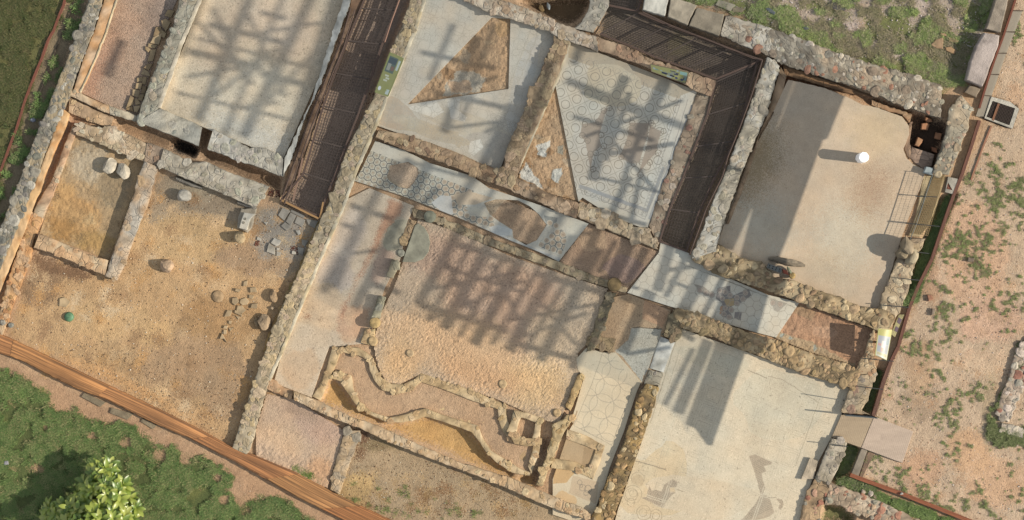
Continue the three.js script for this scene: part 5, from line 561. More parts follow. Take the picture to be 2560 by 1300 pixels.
// the timber edging: long sawn logs end to end
const woodTex = tile(512, (u, v) => { const w = v + .04 * (fbm(u * 3, v * 3, 3, 5) - .5), s = fbm(u * 2.2, w * 26, 4, 8), f = fbm(u * 7, w * 110, 2, 12); return .68 + .75 * (s - .5) + .22 * (f - .5); }, true);
{
  const wt = woodTex.clone(); wt.wrapS = wt.wrapT = THREE.MirroredRepeatWrapping; wt.repeat.set(1 / 4.2, 1 / .9); wt.needsUpdate = true; const mk = (h) => new THREE.MeshStandardMaterial({ color: col(h, 1.7, .95), map: wt, roughness: .8, bumpMap: wt, bumpScale: .012 });
  const U = [[-60, 800], [0, 834], [40, 852], [78, 870], [149, 904], [277, 965], [399, 1022], [518, 1083], [580, 1118], [640, 1139], [741, 1181], [843, 1236], [904, 1266], [978, 1300], [1060, 1340]], D = [[-60, 850], [0, 884], [30, 893], [64, 907], [112, 933], [190, 972], [264, 999], [332, 1032], [389, 1060], [467, 1093], [528, 1124], [584, 1152], [640, 1184], [741, 1242], [843, 1293], [940, 1345]];
  const cut = (P, a, b) => { const Q = resample(P, 200); return Q.slice(Math.round(a * 200), Math.round(b * 200) + 1); };
  const root = root0('timber_edging', 'long orange timber edging beam across the lower left', 'timber edging', [520, 1100]), S = [0, .085, .3, .53, .72, .86, 1];
  for (let i = 0; i < S.length - 1; i++) { const gx = strip(cut(U, S[i], S[i + 1] - .001), cut(D, S[i], S[i + 1] - .001), { y0: -.1, y1: .24 + .012 * (i % 2), amp: .012, edge: .02, ch: .04, step: .06 }); gx.deleteAttribute('color'); part('beam', gx, mk(['#cf8f58', '#d09258', '#cd8f58', '#c48550', '#cb9158', '#c4824a'][i]), root); }
  const gw = root0('weathered_board', 'grey weathered boards half buried below the timber edging', 'board', [230, 1010]); for (const q of [c1(620, 360, 780, 430, 740, 465, 600, 390), c1(820, 470, 985, 515, 940, 560, 810, 510), c1(1050, 550, 1160, 600, 1130, 630, 1040, 575)]) part('board', slab(q, -.05, .035, { bevel: .008 }), M('#9c8c72', { bump: 'grit' }), gw);
}

// rusty edging strips
function edging(label, P, w, h, mat, y = .06) { const r = root0('edging_strip', label, 'edging strip', P[0]); const G = []; for (let i = 1; i < P.length; i++) G.push(bar(T3(P[i - 1], y), T3(P[i], y), w, h)); part('strip', mergeGeometries(G), mat, r); }
const REDST = M('#8d5240', { bump: 'grit', bs: .004 }), BRICKST = M('#a4603f', { bump: 'grit', bs: .004 });
edging('thin rust red edging strip beside the left lawn', a1(500, -80, 470, 40, 440, 110, 400, 220, 355, 300, 310, 430, 240, 600, 190, 730, 160, 830, 120, 960, 80, 1060, 40, 1170, 0, 1280, -40, 1400), .07, .1, REDST, .03);
edging('dark thin cable beside the left cobble wall', a1(570, -60, 480, 200, 400, 400, 330, 590, 280, 720), .025, .02, M('#4c4238', { map: 0 }), .02);
edging('rust brown edging along the ribbed drain, upper right', a4(1840, -40, 1800, 80, 1740, 260, 1670, 450, 1620, 600, 1560, 800), .06, .1, REDST);
edging('rust brown board holding the sandy bank along the grass ditch', a4(1560, 890, 1500, 1080, 1430, 1290).concat(b4(1370, 170, 1300, 370, 1210, 640, 1100, 860, 1040, 1010, 960, 1290), c4(905, 130)), .1, .16, M('#85594a', { bump: 'grit', bs: .006 }), .05);
edging('curling rusty board end at the gate', c4(905, 130, 850, 280, 800, 450, 775, 530), .12, .2, M('#7f5a4c', { bump: 'grit', bs: .006 }), .06);
edging('faint red strip on the sand right of the manhole', a4(1650, 930, 1590, 1080, 1500, 1330), .05, .03, M('#b98468'), .02);
edging('bright red timber beam running to the bottom right', c4(605, 965, 780, 1030, 1000, 1110, 1200, 1190, 1500, 1310, 1700, 1390), .12, .2, BRICKST, .07);
{ const r = root0('concrete_kerb', 'grey concrete kerb under the ramp side, lower right', 'kerb', c4(670, 880)[0]); part('block', slab(c4(690, 770, 735, 782, 665, 985, 612, 966), -.3, .08, { bevel: .015 }), M('#a99c8c', { bump: 'grit', bs: .008 }), r); part('block', slab(c4(745, 785, 790, 800, 700, 985, 672, 985), -.1, .03, { bevel: .01 }), M('#967a66', { bump: 'grit' }), r); }

// ramp of ribbed concrete
{
  const ribTex = tile(256, (u, v) => .5 + .4 * Math.sin(u * 6.2832 * 16) + .1 * (hash(u * 256, v * 256, 3) - .5)); ribTex.repeat.set(1, 1); ribTex.rotation = -.33; ribTex.needsUpdate = true;
  const rm = (h) => { const m = new THREE.MeshStandardMaterial({ color: col(h), roughness: .9, map: TX.fine, bumpMap: ribTex, bumpScale: .0025 }); return m; };
  const r = root0('concrete_ramp', 'pale ribbed concrete ramp leading to the square mosaic, lower right', 'ramp', [2180, 1090]);
  part('landing', slab([[2103, 1037], [2184, 1041], [2152, 1119], [2079, 1093]], -.25, .15, { bevel: .012 }), rm('#cdb597'), r);
  const gx = slab([[2185, 1041], [2285, 1079], [2257, 1158], [2153, 1119.5]], -.25, .15, { bevel: .012 }); const P = gx.attributes.position; for (let i = 0; i < P.count; i++) if (P.getY(i) > 0) { const d = (P.getX(i) - X(2185)) / 1.3; P.setY(i, P.getY(i) - .1 * Math.max(0, Math.min(1, d))); } gx.computeVertexNormals(); part('slope', gx, rm('#d9c2b0'), r);
}
// stone slabs, monoliths, drain, manhole
const slabThing = (name, label, cat, pts, y0, y1, hex, o = {}) => { const r = root0(name, label, cat, pts[0], o.group); part(o.part ?? 'slab', slab(ragged(pts, 9, o.rag ?? 1.6, o.seed ?? 4), y0, y1, { bevel: o.bevel ?? .025 }), M(hex, { bump: o.bump ?? 'rough', bs: o.bs ?? .015 }), r); return r; };
slabThing('stone_slab', 'bright white square stone slab beside the upper walkway', 'stone slab', e1(850, -40, 1145, -40, 1095, 200, 822, 118), -.1, .4, '#efe9dc');
slabThing('stone_slab', 'beige stone slab right of the white slab, top edge', 'stone slab', e1(1165, -40, 1490, 60, 1372, 308, 1130, 205), -.1, .38, '#cbbba4');
slabThing('stone_slab', 'greyish speckled stone slab, third in the row by the walkway', 'stone slab', e1(1490, 90, 1828, 180, 1762, 440, 1392, 312), -.1, .39, '#b3a48e', { bump: 'grit' });
wall('rubble_wall', 'pebbly rubble wall end right of the slab row, top right', e1(1850, 190, 2120, 260, 2390, 340, 2640, 480), e1(1775, 430, 2000, 540, 2340, 660, 2560, 700), { y1: .4, amp: .05, edge: .05, c1: '#c9bdab', c2: '#b3a594', c3: '#d9d0c2', tone: 'pale', geos: COBBLES, density: 14, max: 90, rmin: .04, rmax: .13, seed: 82 });
slabThing('monolith', 'long pinkish white stone block beside the ribbed drain, upper right', 'stone block', a4(1600, 238, 1712, 262, 1700, 340, 1650, 470, 1588, 640, 1466, 590, 1500, 450, 1540, 340), -.05, .42, '#cfc0bb', { bump: 'grit', bs: .02, bevel: .04 });
slabThing('monolith', 'grey stone block with drill holes at the upper right corner', 'stone block', a4(1700, -60, 1790, -60, 1720, 240, 1612, 215), -.05, .4, '#b1a394', { bump: 'grit', bs: .02, bevel: .03 });
slabThing('monolith', 'low brown grey stone at the foot of the pinkish block', 'stone block', a4(1490, 625, 1570, 655, 1540, 720, 1450, 680), -.05, .2, '#a5937e', { bevel: .03 });
{ const r = root0('drain_channel', 'ribbed pale drain channel along the upper right edge', 'drain channel', a4(1720, 450)[0]); const L = a4(1790, 80, 1730, 250, 1690, 400, 1620, 600, 1530, 860), R = a4(1885, 80, 1815, 270, 1750, 430, 1680, 640, 1595, 868), n = 5, A = resample(L, n), B = resample(R, n); part('bed', strip(L, R, { y0: -.1, y1: .02, amp: .004, edge: .005, c1: '#a39a8a', c2: '#948a78' }), M('vbed', { vc: 1 }), r);
  for (let k = 0; k < n; k++) { const G = []; for (let i = 0; i < 22; i++) { const u = (i + .5) / 22, p = lerpP(A[k], A[k + 1], u * .97 + .015), q = lerpP(B[k], B[k + 1], u * .97 + .015 - .03); G.push(bar(T3(lerpP(p, q, .06), .05), T3(lerpP(p, q, .94), .05), .022, .03)); } part('grille', mergeGeometries(G), M('#b5aa9a', { map: 0, rough: .8 }), r); part('joint', bar(T3(A[k], .05), T3(B[k], .05), .03, .05), M('#5d5046', { map: 0 }), r); } }
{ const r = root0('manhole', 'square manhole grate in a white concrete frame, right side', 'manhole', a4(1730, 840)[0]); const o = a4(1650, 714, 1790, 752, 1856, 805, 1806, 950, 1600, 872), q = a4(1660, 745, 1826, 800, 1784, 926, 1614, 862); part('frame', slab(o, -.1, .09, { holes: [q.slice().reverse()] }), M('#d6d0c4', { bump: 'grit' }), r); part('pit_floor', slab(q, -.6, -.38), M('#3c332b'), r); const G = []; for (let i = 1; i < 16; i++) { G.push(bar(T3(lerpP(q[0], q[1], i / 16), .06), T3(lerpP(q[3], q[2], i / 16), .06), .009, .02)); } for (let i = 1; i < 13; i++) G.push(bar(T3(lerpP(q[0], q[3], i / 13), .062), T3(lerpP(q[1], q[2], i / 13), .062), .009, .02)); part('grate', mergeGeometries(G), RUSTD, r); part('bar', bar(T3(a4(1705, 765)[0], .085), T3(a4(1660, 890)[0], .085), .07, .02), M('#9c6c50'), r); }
{ const r = root0('drain_box', 'small white drain box with a terracotta grate', 'drain box', b4(1355, 100)[0]); const o = b4(1330, 35, 1402, 50, 1382, 168, 1308, 148), q = b4(1330, 75, 1392, 88, 1378, 138, 1318, 124); part('frame', slab(o, -.05, .12, { bevel: .01, holes: [q.slice().reverse()] }), M('#c9c2b6', { bump: 'grit' }), r); part('grate', slab(q, -.03, .1, { bevel: .006 }), M('#9a5f4a', { bump: 'cobble' }), r); }
{ const o = b4(1170, -40, 1220, -30, 1212, 22, 1150, 5); slabThing('metal_box', 'small blue grey metal box on the concrete floor edge', 'box', o, .0, .3, '#a9b6bc', { rag: 0, bevel: .015, bs: .002 }); }

// loose stones and flags in the dirt yard
function boulder(label, p, rx, ry, rz, turn, hex, o = {}) { const R = rng(o.seed ?? Math.round(p[0] * 7 + p[1])); const r = root0(o.name ?? 'boulder', label, o.cat ?? 'stone', p, o.group); stoneAt(r, p, ry * (o.sink ?? .55), rx, ry, rz, turn, M(hex, { bump: 'rough', bs: .02 }), o.geos ?? ROCKS, R, 'rock'); return r; }
{ const r = boulder('pale two-part stone block lying in the sunken basin', d1(990, 1000)[0], .26, .2, .24, .3, '#d6cbb9'); const R = rng(4); stoneAt(r, d1(1150, 1065)[0], .13, .21, .2, .27, .5, M('#cfc4b2', { bump: 'rough', bs: .02 }), ROCKS, R, 'rock'); }
boulder('square pale stone below the grooved wall', b1(1352, 172)[0], .23, .2, .2, .2, '#cfc6b8'); boulder('round pinkish rock alone in the middle of the dirt yard', b1(1232, 695)[0], .22, .22, .22, .9, '#d3b393', { geos: CHUNKS });
boulder('brown oval stone by the foot of the long wall', b2(128, 915)[0], .13, .13, .22, .1, '#b89a76', { geos: COBBLES }); boulder('large flat-faced stone at the foot of the long wall', b2(60, 1112)[0], .22, .16, .26, .2, '#b79d7e'); boulder('small pale chip between the two wall-foot stones', b2(122, 1005)[0], .07, .05, .06, .2, '#cbb292'); boulder('half hidden dark stone left of the wall-foot stones', b2(2, 1110)[0], .08, .08, .16, .2, '#a08664');
{ const r = root0('carved_stone', 'carved pale stone with two sockets on the dirt yard', 'carved stone', d2(860, 970)[0]); part('block', slab(d2(855, 895, 955, 910, 910, 960, 880, 1060, 808, 1040, 830, 960), 0, .3, { bevel: .02 }), M('#cfc8bb', { bump: 'rough' }), r); part('plinth', slab(ragged(d2(830, 860, 970, 850, 960, 900, 940, 960, 930, 1040, 880, 1080, 790, 1040, 800, 940), 8, 1.5), -.02, .14, { bevel: .03 }), M('#b8ab98', { bump: 'rough', bs: .02 }), r); for (const [u, v] of [[865, 955], [850, 990]]) part('socket', new THREE.TorusGeometry(.03, .012, 6, 12).rotateX(Math.PI / 2).translate(X(d2(u, v)[0][0], .3), .305, Zz(d2(u, v)[0][1], .3)), M('#8d8678', { map: 0 }), r); }
boulder('round sandy boulder at the foot of the carved stone', d2(812, 1125)[0], .18, .24, .2, .4, '#c2aa84', { geos: COBBLES, sink: .5 });
function drum(label, p, r, h, hex, o = {}) { const root = root0('column_drum', label, 'column drum', p, o.group); const gx = new THREE.LatheGeometry([[0, h], [r * .8, h + .002], [r * .96, h - .015], [r, h - .04], [r * 1.01, h * .4], [r, -.05]].map(q => new THREE.Vector2(q[0], q[1])), o.n ?? 22); const P = gx.attributes.position; for (let i = 0; i < P.count; i++) { const a = 1 + .12 * (fbm(P.getX(i) * 9 + 5, P.getZ(i) * 9 + P.getY(i) * 4 + 5, 3, 7) - .5); P.setXYZ(i, P.getX(i) * a, P.getY(i), P.getZ(i) * a); } const g2 = toCreasedNormals(mergeVertices(gx), .6); g2.translate(X(p[0], h), 0, Zz(p[1], h)); part('drum', g2, M(hex, { bump: 'rough', bs: .012 }), root); return root; }
drum('round yellowish column drum on the courtyard curb', b2(876, 1115)[0], .17, .34, '#c9ab72'); drum('pale round column base in the ochre rubble stub', b2(862, 1250)[0], .15, .22, '#d2b384'); drum('small round hexagonal column base by the grey half disc', b2(1070, 598)[0], .13, .1, '#aaa695', { n: 7 }); drum('dark greenish round stone at the head of the courtyard curb', b2(1283, 330)[0], .19, .26, '#8f8f7c'); drum('brown round stone at the right end of the courtyard curb', b3(757, 832)[0], .22, .3, '#8f774f'); drum('faint round base on the left of the courtyard floor', e6(487, 245)[0], .13, .1, '#cdb089'); drum('pale round base on the right of the courtyard floor', e6(1172, 472)[0], .14, .1, '#d0b287'); drum('round sandy base by the divider wall', d3(478, 622)[0], .13, .13, '#cfb083'); drum('faint round disc sunk in the dirt yard', b1(1610, 920)[0], .19, .035, '#bf9f78'); drum('grey round cap by the end of the timber', b1(75, 1132)[0], .08, .2, '#8f8f88'); drum('stub of grey stone at the end of the orange ledge', b1(18, 1112)[0], .1, .26, '#a8a196', { n: 5 });
{ const r = root0('half_disc', 'smooth grey half disc of old floor at the upper left of the courtyard', 'floor disc', e3(550, 980)[0]); const P = [e3(540, 830)[0]]; for (const q of e3(570, 815, 620, 850, 655, 910, 668, 980, 655, 1060, 610, 1120, 540, 1150, 430, 1145)) P.push(q); part('disc', slab(P, -.05, .1, { bevel: .015 }), M('#b3ae98', { bump: 'grit', bs: .008 }), r); part('inset', slab(e3(395, 785, 475, 785, 400, 1040, 300, 1050, 265, 990, 310, 850), -.05, .062, { bevel: .004 }), M('#c2b89f', { bump: 'grit', bs: .008 }), r); }
{ const r = root0('green_lid', 'round green lid lying on the dirt yard', 'lid', b1(510, 1070)[0]); const gx = new THREE.LatheGeometry([[0, .09], [.08, .082], [.13, .06], [.152, .02], [.155, -.02]].map(q => new THREE.Vector2(...q)), 28); const p = b1(510, 1070)[0]; gx.translate(X(p[0]), 0, Zz(p[1])); part('lid', gx, M('#5f9068', { bump: 'grit', bs: .002, rough: .6 }), r); }
let fi = 0;
function flags(group, sets, hex, y = .025) { for (const [label, pts, k] of sets) { fi++; slabThing('flagstone', label, 'flagstone', pts, -.04, y + .012 * (fi % 3), k ?? hex, { group, rag: .9, seed: fi, bevel: .012, bs: .008, part: 'slab' }); } }
flags('flagstones below the long walkway', [
  ['grey flag with a pointed foot under the left corner of the walkway', d2(1210, 850, 1285, 880, 1225, 970, 1170, 920)], ['tilted grey flag, second in the row below the walkway', d2(1285, 895, 1340, 920, 1290, 1025, 1240, 980)], ['pale square flag, third in the row below the walkway', d2(1345, 930, 1425, 965, 1395, 1030, 1320, 990)], ['wide pale flag against the long wall below the walkway', d2(1430, 955, 1545, 975, 1520, 1045, 1450, 1010)], ['diamond flag just below the row of walkway flags', d2(1235, 985, 1300, 1030, 1250, 1065, 1195, 1020)], ['small grey strip flag tucked under the walkway end board', d2(1290, 865, 1420, 920, 1410, 950, 1285, 890), '#9c958c'],
  ['bright pale pentagon flag on the grey dirt', d2(1135, 1130, 1198, 1160, 1180, 1200, 1150, 1208, 1102, 1180), '#cdc7bd'], ['long grey flag left of the bright pentagon', d2(1085, 1178, 1140, 1225, 1145, 1290, 1062, 1260), '#bdb6aa'], ['small square pale flag below the bright pentagon', d2(1155, 1255, 1195, 1265, 1190, 1300, 1155, 1300), '#cbc3b6'], ['tiny pale chip below the bright pentagon', d2(1155, 1225, 1180, 1225, 1180, 1250, 1155, 1250), '#cac2b5'], ['white triangular shard near the long wall', d2(1330, 1060, 1370, 1060, 1380, 1090, 1360, 1105), '#d0c9be'], ['grey flag beside the reddish hollow near the long wall', d2(1390, 1145, 1450, 1160, 1420, 1215, 1395, 1200), '#aaa398'], ['grey lower flag beside the reddish hollow', d2(1350, 1215, 1415, 1225, 1400, 1290, 1360, 1275), '#a9a297'], ['pale chip inside the reddish hollow', d2(1300, 1250, 1335, 1260, 1330, 1285, 1295, 1280), '#d2cabd'], ['whitish slab fragment beside the reddish stain', d2(975, 1120, 1015, 1140, 1010, 1160, 970, 1150), '#c9c2b6'], ['small pale chip right of the carved stone', d2(1030, 980, 1080, 985, 1060, 1010), '#c9c2b6']], '#aba398');
flags('flat stones in the lower dirt yard', [
  ['flat round stone, left of the pair in the dirt yard', b1(1715, 930, 1750, 925, 1765, 960, 1735, 985, 1712, 965)], ['flat round stone, right of the pair in the dirt yard', b1(1775, 940, 1815, 928, 1840, 955, 1825, 980, 1790, 985, 1770, 965)], ['large flat stone below the pair in the dirt yard', b1(1755, 985, 1790, 990, 1815, 1020, 1790, 1045, 1745, 1030)], ['curved flat stone below the large flat stone', b1(1735, 1020, 1790, 1050, 1785, 1065, 1730, 1040)], ['pale triangular flat stone at the bottom of the cluster', b1(1740, 1062, 1778, 1070, 1760, 1092)], ['slanting flat stone left of the cluster', b1(1680, 1020, 1715, 1020, 1700, 1065, 1655, 1070)], ['flat stone at the right edge of the cluster', b1(1860, 975, 1905, 970, 1900, 1010, 1850, 1005)], ['small stone right above the cluster', b1(1840, 905, 1880, 915, 1865, 940, 1840, 930)], ['square stone top right of the cluster', b1(1845, 855, 1891, 850, 1900, 890, 1850, 890)], ['narrow chip above the cluster', b1(1740, 860, 1780, 870, 1765, 890, 1735, 880)], ['upper chip above the cluster', b1(1800, 810, 1830, 800, 1825, 840, 1795, 845)], ['square chip midway down to the arrow-shaped stone', b1(1690, 1098, 1715, 1100, 1705, 1125, 1688, 1120)], ['left chip midway down to the arrow-shaped stone', b1(1655, 1135, 1685, 1135, 1675, 1160, 1650, 1155)], ['triangle chip right of the chip pair', b1(1690, 1150, 1730, 1150, 1700, 1180)], ['upright chip above the arrow-shaped stone', b1(1652, 1165, 1675, 1165, 1672, 1200, 1648, 1200)], ['arrow-shaped pale stone, lowest in the dirt yard', b1(1640, 1192, 1678, 1258, 1650, 1232, 1622, 1235)], ['pale squarish stone sunk above the green lid', b1(440, 935, 480, 925, 520, 960, 490, 1000, 435, 990), '#d3b78f']], '#c6ab85', .03);
// broken paving in the pink gravel room
{ const r = root0('broken_paving', 'cracked yellowish paving slabs along the wall of the pink gravel room', 'paving', [370, 150]); const S = [a1(1240, 70, 1290, 80, 1265, 130, 1215, 115), a1(1190, 150, 1225, 138, 1262, 165, 1225, 235, 1198, 195), a1(1150, 200, 1190, 195, 1195, 260, 1130, 270), a1(1130, 275, 1196, 245, 1175, 330, 1108, 318), a1(1095, 320, 1165, 332, 1140, 360, 1090, 345), a1(1072, 340, 1112, 362, 1095, 388, 1070, 365), a1(1112, 368, 1155, 362, 1130, 450, 1090, 455), a1(1090, 470, 1130, 470, 1100, 520, 1060, 500), a1(1060, 505, 1100, 530, 1110, 565, 1040, 550), a1(1010, 575, 1050, 565, 1060, 600, 1010, 605), a1(1055, 568, 1085, 570, 1075, 625, 1050, 620), a1(1005, 612, 1050, 612, 1040, 660, 1000, 655), a1(1050, 630, 1085, 640, 1070, 690, 1040, 690), a1(980, 660, 1035, 668, 1020, 720, 975, 705), a1(1025, 700, 1068, 695, 1050, 745, 1020, 740), a1(960, 705, 985, 720, 985, 770, 945, 790, 930, 800), a1(990, 725, 1015, 728, 1040, 770, 1000, 775), a1(940, 795, 975, 785, 985, 825, 930, 810), a1(985, 785, 1040, 780, 1015, 830, 990, 825), a1(1190, 215, 1230, 245, 1215, 285, 1190, 270)]; const tones = ['#b39a74', '#bca27c', '#a88e6a', '#c0a884', '#ad9672']; S.forEach((q, i) => part('slab', slab(ragged(q, 8, .8, i), .0, .075 + .012 * (i % 4), { bevel: .012 }), M(tones[i % 5], { bump: 'rough', bs: .008 }), r)); }
// brick pillars of the underfloor heating
for (const [label, q, n] of [['upper left brick pillar with a sunlit top in the pillar pit', d5(540, 640, 590, 632, 625, 650, 600, 712, 530, 708), 5], ['broken brick pillar at the head of the pillar pit', d5(580, 565, 640, 590, 655, 620, 600, 632, 572, 600), 5], ['pale brick pillar against the right wall of the pillar pit', d5(690, 738, 755, 752, 745, 800, 740, 822, 676, 800), 5], ['lower left brick pillar with an orange top in the pillar pit', d5(495, 788, 548, 815, 535, 850, 500, 893, 458, 880), 6], ['shaded brick pillar at the foot of the pillar pit', d5(640, 895, 700, 910, 705, 965, 650, 950), 4]]) { const r = root0('brick_pillar', label, 'brick pillar', q[0], 'brick pillars in the heating pit'); delete r.userData.group; const c = [q.reduce((s, p) => s + p[0], 0) / q.length, q.reduce((s, p) => s + p[1], 0) / q.length]; for (let i = 0; i < n; i++) { const k = i === n - 1 ? .9 : 1.0 + .04 * hash(i, n, 3), w = q.map(p => [c[0] + (p[0] - c[0]) * k + hash(i, 1, n) * 1.2, c[1] + (p[1] - c[1]) * k + hash(i, 2, n) * 1.2]); part('brick', slab(w, -.5 + i * .105, -.5 + i * .105 + .09, { bevel: .01 }), M(['#c48a62', '#b97c56', '#cd9a70'][(i + n) % 3], { bump: 'grit', bs: .006 }), r); part('mortar', slab(w.map(p => [c[0] + (p[0] - c[0]) * .88, c[1] + (p[1] - c[1]) * .88]), -.5 + i * .105 - .016, -.5 + i * .105 + .001), M('#c9b496'), r); } }
// post, log, plate, brick
{ const p = [2159, 393], r = root0('white_post', 'white octagonal post standing on the concrete floor', 'post', p); const gx = new THREE.CylinderGeometry(.165, .165, .7, 8); gx.rotateY(.2); gx.translate(X(p[0], .7), .38, Zz(p[1], .7)); const wm = new THREE.MeshStandardMaterial({ color: 0xffffff, roughness: .6 }); part('shaft', gx, wm, r); part('cap', new THREE.CylinderGeometry(.155, .168, .03, 8).rotateY(.2).translate(X(p[0], .7), .745, Zz(p[1], .7)), wm, r); }
{ const P = d6(150, 240, 240, 250, 340, 275, 430, 290, 478, 305), r = root0('driftwood', 'weathered grey log lying at the foot of the concrete floor', 'log', P[0]); const c = new THREE.CatmullRomCurve3(P.map((p, i) => W3(p, .14))), gx = new THREE.TubeGeometry(c, 26, .11, 10); const Q = gx.attributes.position; for (let i = 0; i <= 26; i++) { const s = .25 + .75 * Math.sin(Math.PI * (i + 2) / 31) * (i > 24 ? .45 : 1), a = c.getPointAt(i / 26); for (let j = 0; j <= 10; j++) { const k = i * 11 + j, f = s * (1 + .3 * (hash(j, i >> 2, 4) - .5)); Q.setXYZ(k, a.x + (Q.getX(k) - a.x) * f, a.y + (Q.getY(k) - a.y) * f, a.z + (Q.getZ(k) - a.z) * f); } } gx.computeVertexNormals(); part('trunk', gx, M('#9f917e', { bump: 'rough', bs: .02 }), r); part('stub', rod(W3(d6(225, 225)[0], .12), W3(d6(240, 280)[0], .2), .05), M('#84755f', { bump: 'rough', bs: .02 }), r); }
{ const q = d6(148, 283, 272, 330, 258, 372, 132, 322), r = root0('steel_plate', 'dark steel plate with two rows of holes by the log', 'plate', q[0]); const holes = []; for (let i = 0; i < 4; i++) for (let j = 0; j < 2; j++) { const c = lerpP(lerpP(q[0], q[1], .14 + i * .24), lerpP(q[3], q[2], .14 + i * .24), .3 + .4 * j); holes.push(hexPts(c[0], c[1], 1.5).reverse()); } part('plate', slab(q, .3, .4, { bevel: .006, holes }), M('#6d6f6c', { map: 0, rough: .6 }), r); part('backing', slab(q.map(p => lerpP(p, d6(200, 327)[0], .06)), .22, .31), M('#1d1c1b', { map: 0 }), r); const b = root0('loose_brick', 'red brick wedged at the end of the steel plate', 'brick', d6(300, 365)[0]); part('brick', slab(d6(278, 335, 318, 350, 330, 388, 285, 372), .2, .44, { bevel: .01 }), M('#a9573f', { bump: 'grit' }), b); boulder('yellowish cobble beside the red brick', d6(365, 393)[0], .1, .1, .1, .3, '#c9aa6c', { sink: 2, geos: COBBLES }); boulder('greenish thin stone propped behind the red brick', d6(335, 345)[0], .05, .08, .14, .5, '#8f957c', { sink: 2.5 }); }
{ const P = d6(1430, 60, 1380, 150, 1330, 230), r = root0('leaning_stone', 'big leaning stone casting a round shadow on the concrete floor', 'stone', P[1]); const R = rng(12); stoneAt(r, d6(1400, 130)[0], .42, .22, .36, .3, .4, STM('#a9987f'), ROCKS, R, 'rock'); stoneAt(r, d6(1440, 230)[0], .35, .3, .26, .2, .9, STM('#b9ab90'), ROCKS, R, 'rock'); stoneAt(r, d6(1360, 200)[0], .34, .22, .3, .2, .3, STM('#9a8a70'), CHUNKS, R, 'rock'); }
{ const q = a4(420, 40, 480, 10, 560, -20, 650, 0, 600, 50, 570, 80, 510, 75, 470, 60), r = slabThing('plastic_sheet', 'dark grey torn plastic sheet on the wild gravel, top right', 'plastic sheet', q, 0, .04, '#57545a', { bevel: .01, bs: .004 }); }
for (const [l, q, k] of [['flat brown rock, largest of the three in the wild grass', a4(1200, 330, 1240, 290, 1295, 275, 1295, 365, 1240, 355), '#b39474'], ['rounded brown rock, lowest of the three in the wild grass', a4(1310, 350, 1350, 345, 1390, 370, 1380, 400, 1315, 375), '#b8956e'], ['long brown rock, top of the three in the wild grass', a4(1270, 240, 1310, 245, 1325, 270, 1280, 262), '#bd9c78'], ['long sandy rock right of the brown rocks in the wild grass', a4(1330, 275, 1380, 280, 1415, 305, 1390, 315, 1335, 305), '#b59d76'], ['grey slab in the grass above the slab row, top edge', e1(1745, -10, 1965, 55, 1900, 142, 1715, 62), '#aea592'], ['small brown slab beside the grey grass slab', e1(1910, 95, 1990, 80, 2080, 110, 2040, 150, 1930, 150), '#978873'], ['blue grey stone in the weeds by the big rubble wall', e1(2330, 100, 2380, 95, 2460, 150, 2440, 185, 2370, 150), '#6d757c'], ['dark stone chip in the weeds, upper right', a4(255, 200, 290, 192, 305, 215, 275, 222), '#5f676c'], ['blue grey oval stone beside the left cobble wall', a1(222, 880, 240, 868, 262, 878, 262, 895, 240, 902, 224, 895), '#8d93a3'], ['grey pebble slab on the lawn at the far left', c1(30, 865, 60, 860, 62, 890, 25, 895), '#9c9ca4'], ['brick-coloured stone on the sand beside the ditch', b4(1175, 910, 1210, 905, 1225, 940, 1185, 955), '#b98468'], ['grey worn flag on the sand beside the ditch', b4(1215, 1010, 1240, 1010, 1235, 1050, 1205, 1060), '#b09c88'], ['dark grey spot stone on the sandy ground, right', b4(1480, 630, 1530, 635, 1520, 665, 1470, 660), '#8d7d6e']]) slabThing('flat_stone', l, 'stone', q, -.03, .08, k, { bevel: .025, rag: 1 });
boulder('pale boulder standing in the ditch weeds, lower right', e2(645, 1068)[0], .08, .1, .08, .2, '#d3bfae', { geos: COBBLES }); boulder('whitish squarish stone in the ditch weeds, lower right', e2(700, 1085)[0], .1, .1, .11, .4, '#d6c8bc'); boulder('small pinkish stone in the ditch weeds, lower right', e2(738, 1112)[0], .06, .08, .08, .4, '#c9ae9a', { geos: COBBLES });
boulder('white flat stone on the red timber beam', c4(985, 1105)[0], .06, .1, .04, .3, '#dcd8d2', { sink: 1.6 });
boulder('pale blue stone in the apse pit, top edge', a3(268, 45)[0], .06, .06, .12, .3, '#b5bec4', { sink: -5 }); boulder('ochre stone in the apse pit, top edge', a3(212, 62)[0], .09, .09, .12, .3, '#9d8155', { sink: -4 });
// concrete benches on the square mosaic
{ const q = e2(200, 790, 215, 795, 145, 975, 128, 965), r = root0('board_edge', 'thin white board lying on the square mosaic with a shadow', 'board', q[0]); part('board', slab(e2(210, 795, 275, 820, 240, 965, 140, 970), .06, .2, { bevel: .006 }), M('#d8c6ae', { bump: 'grit' }), r); }

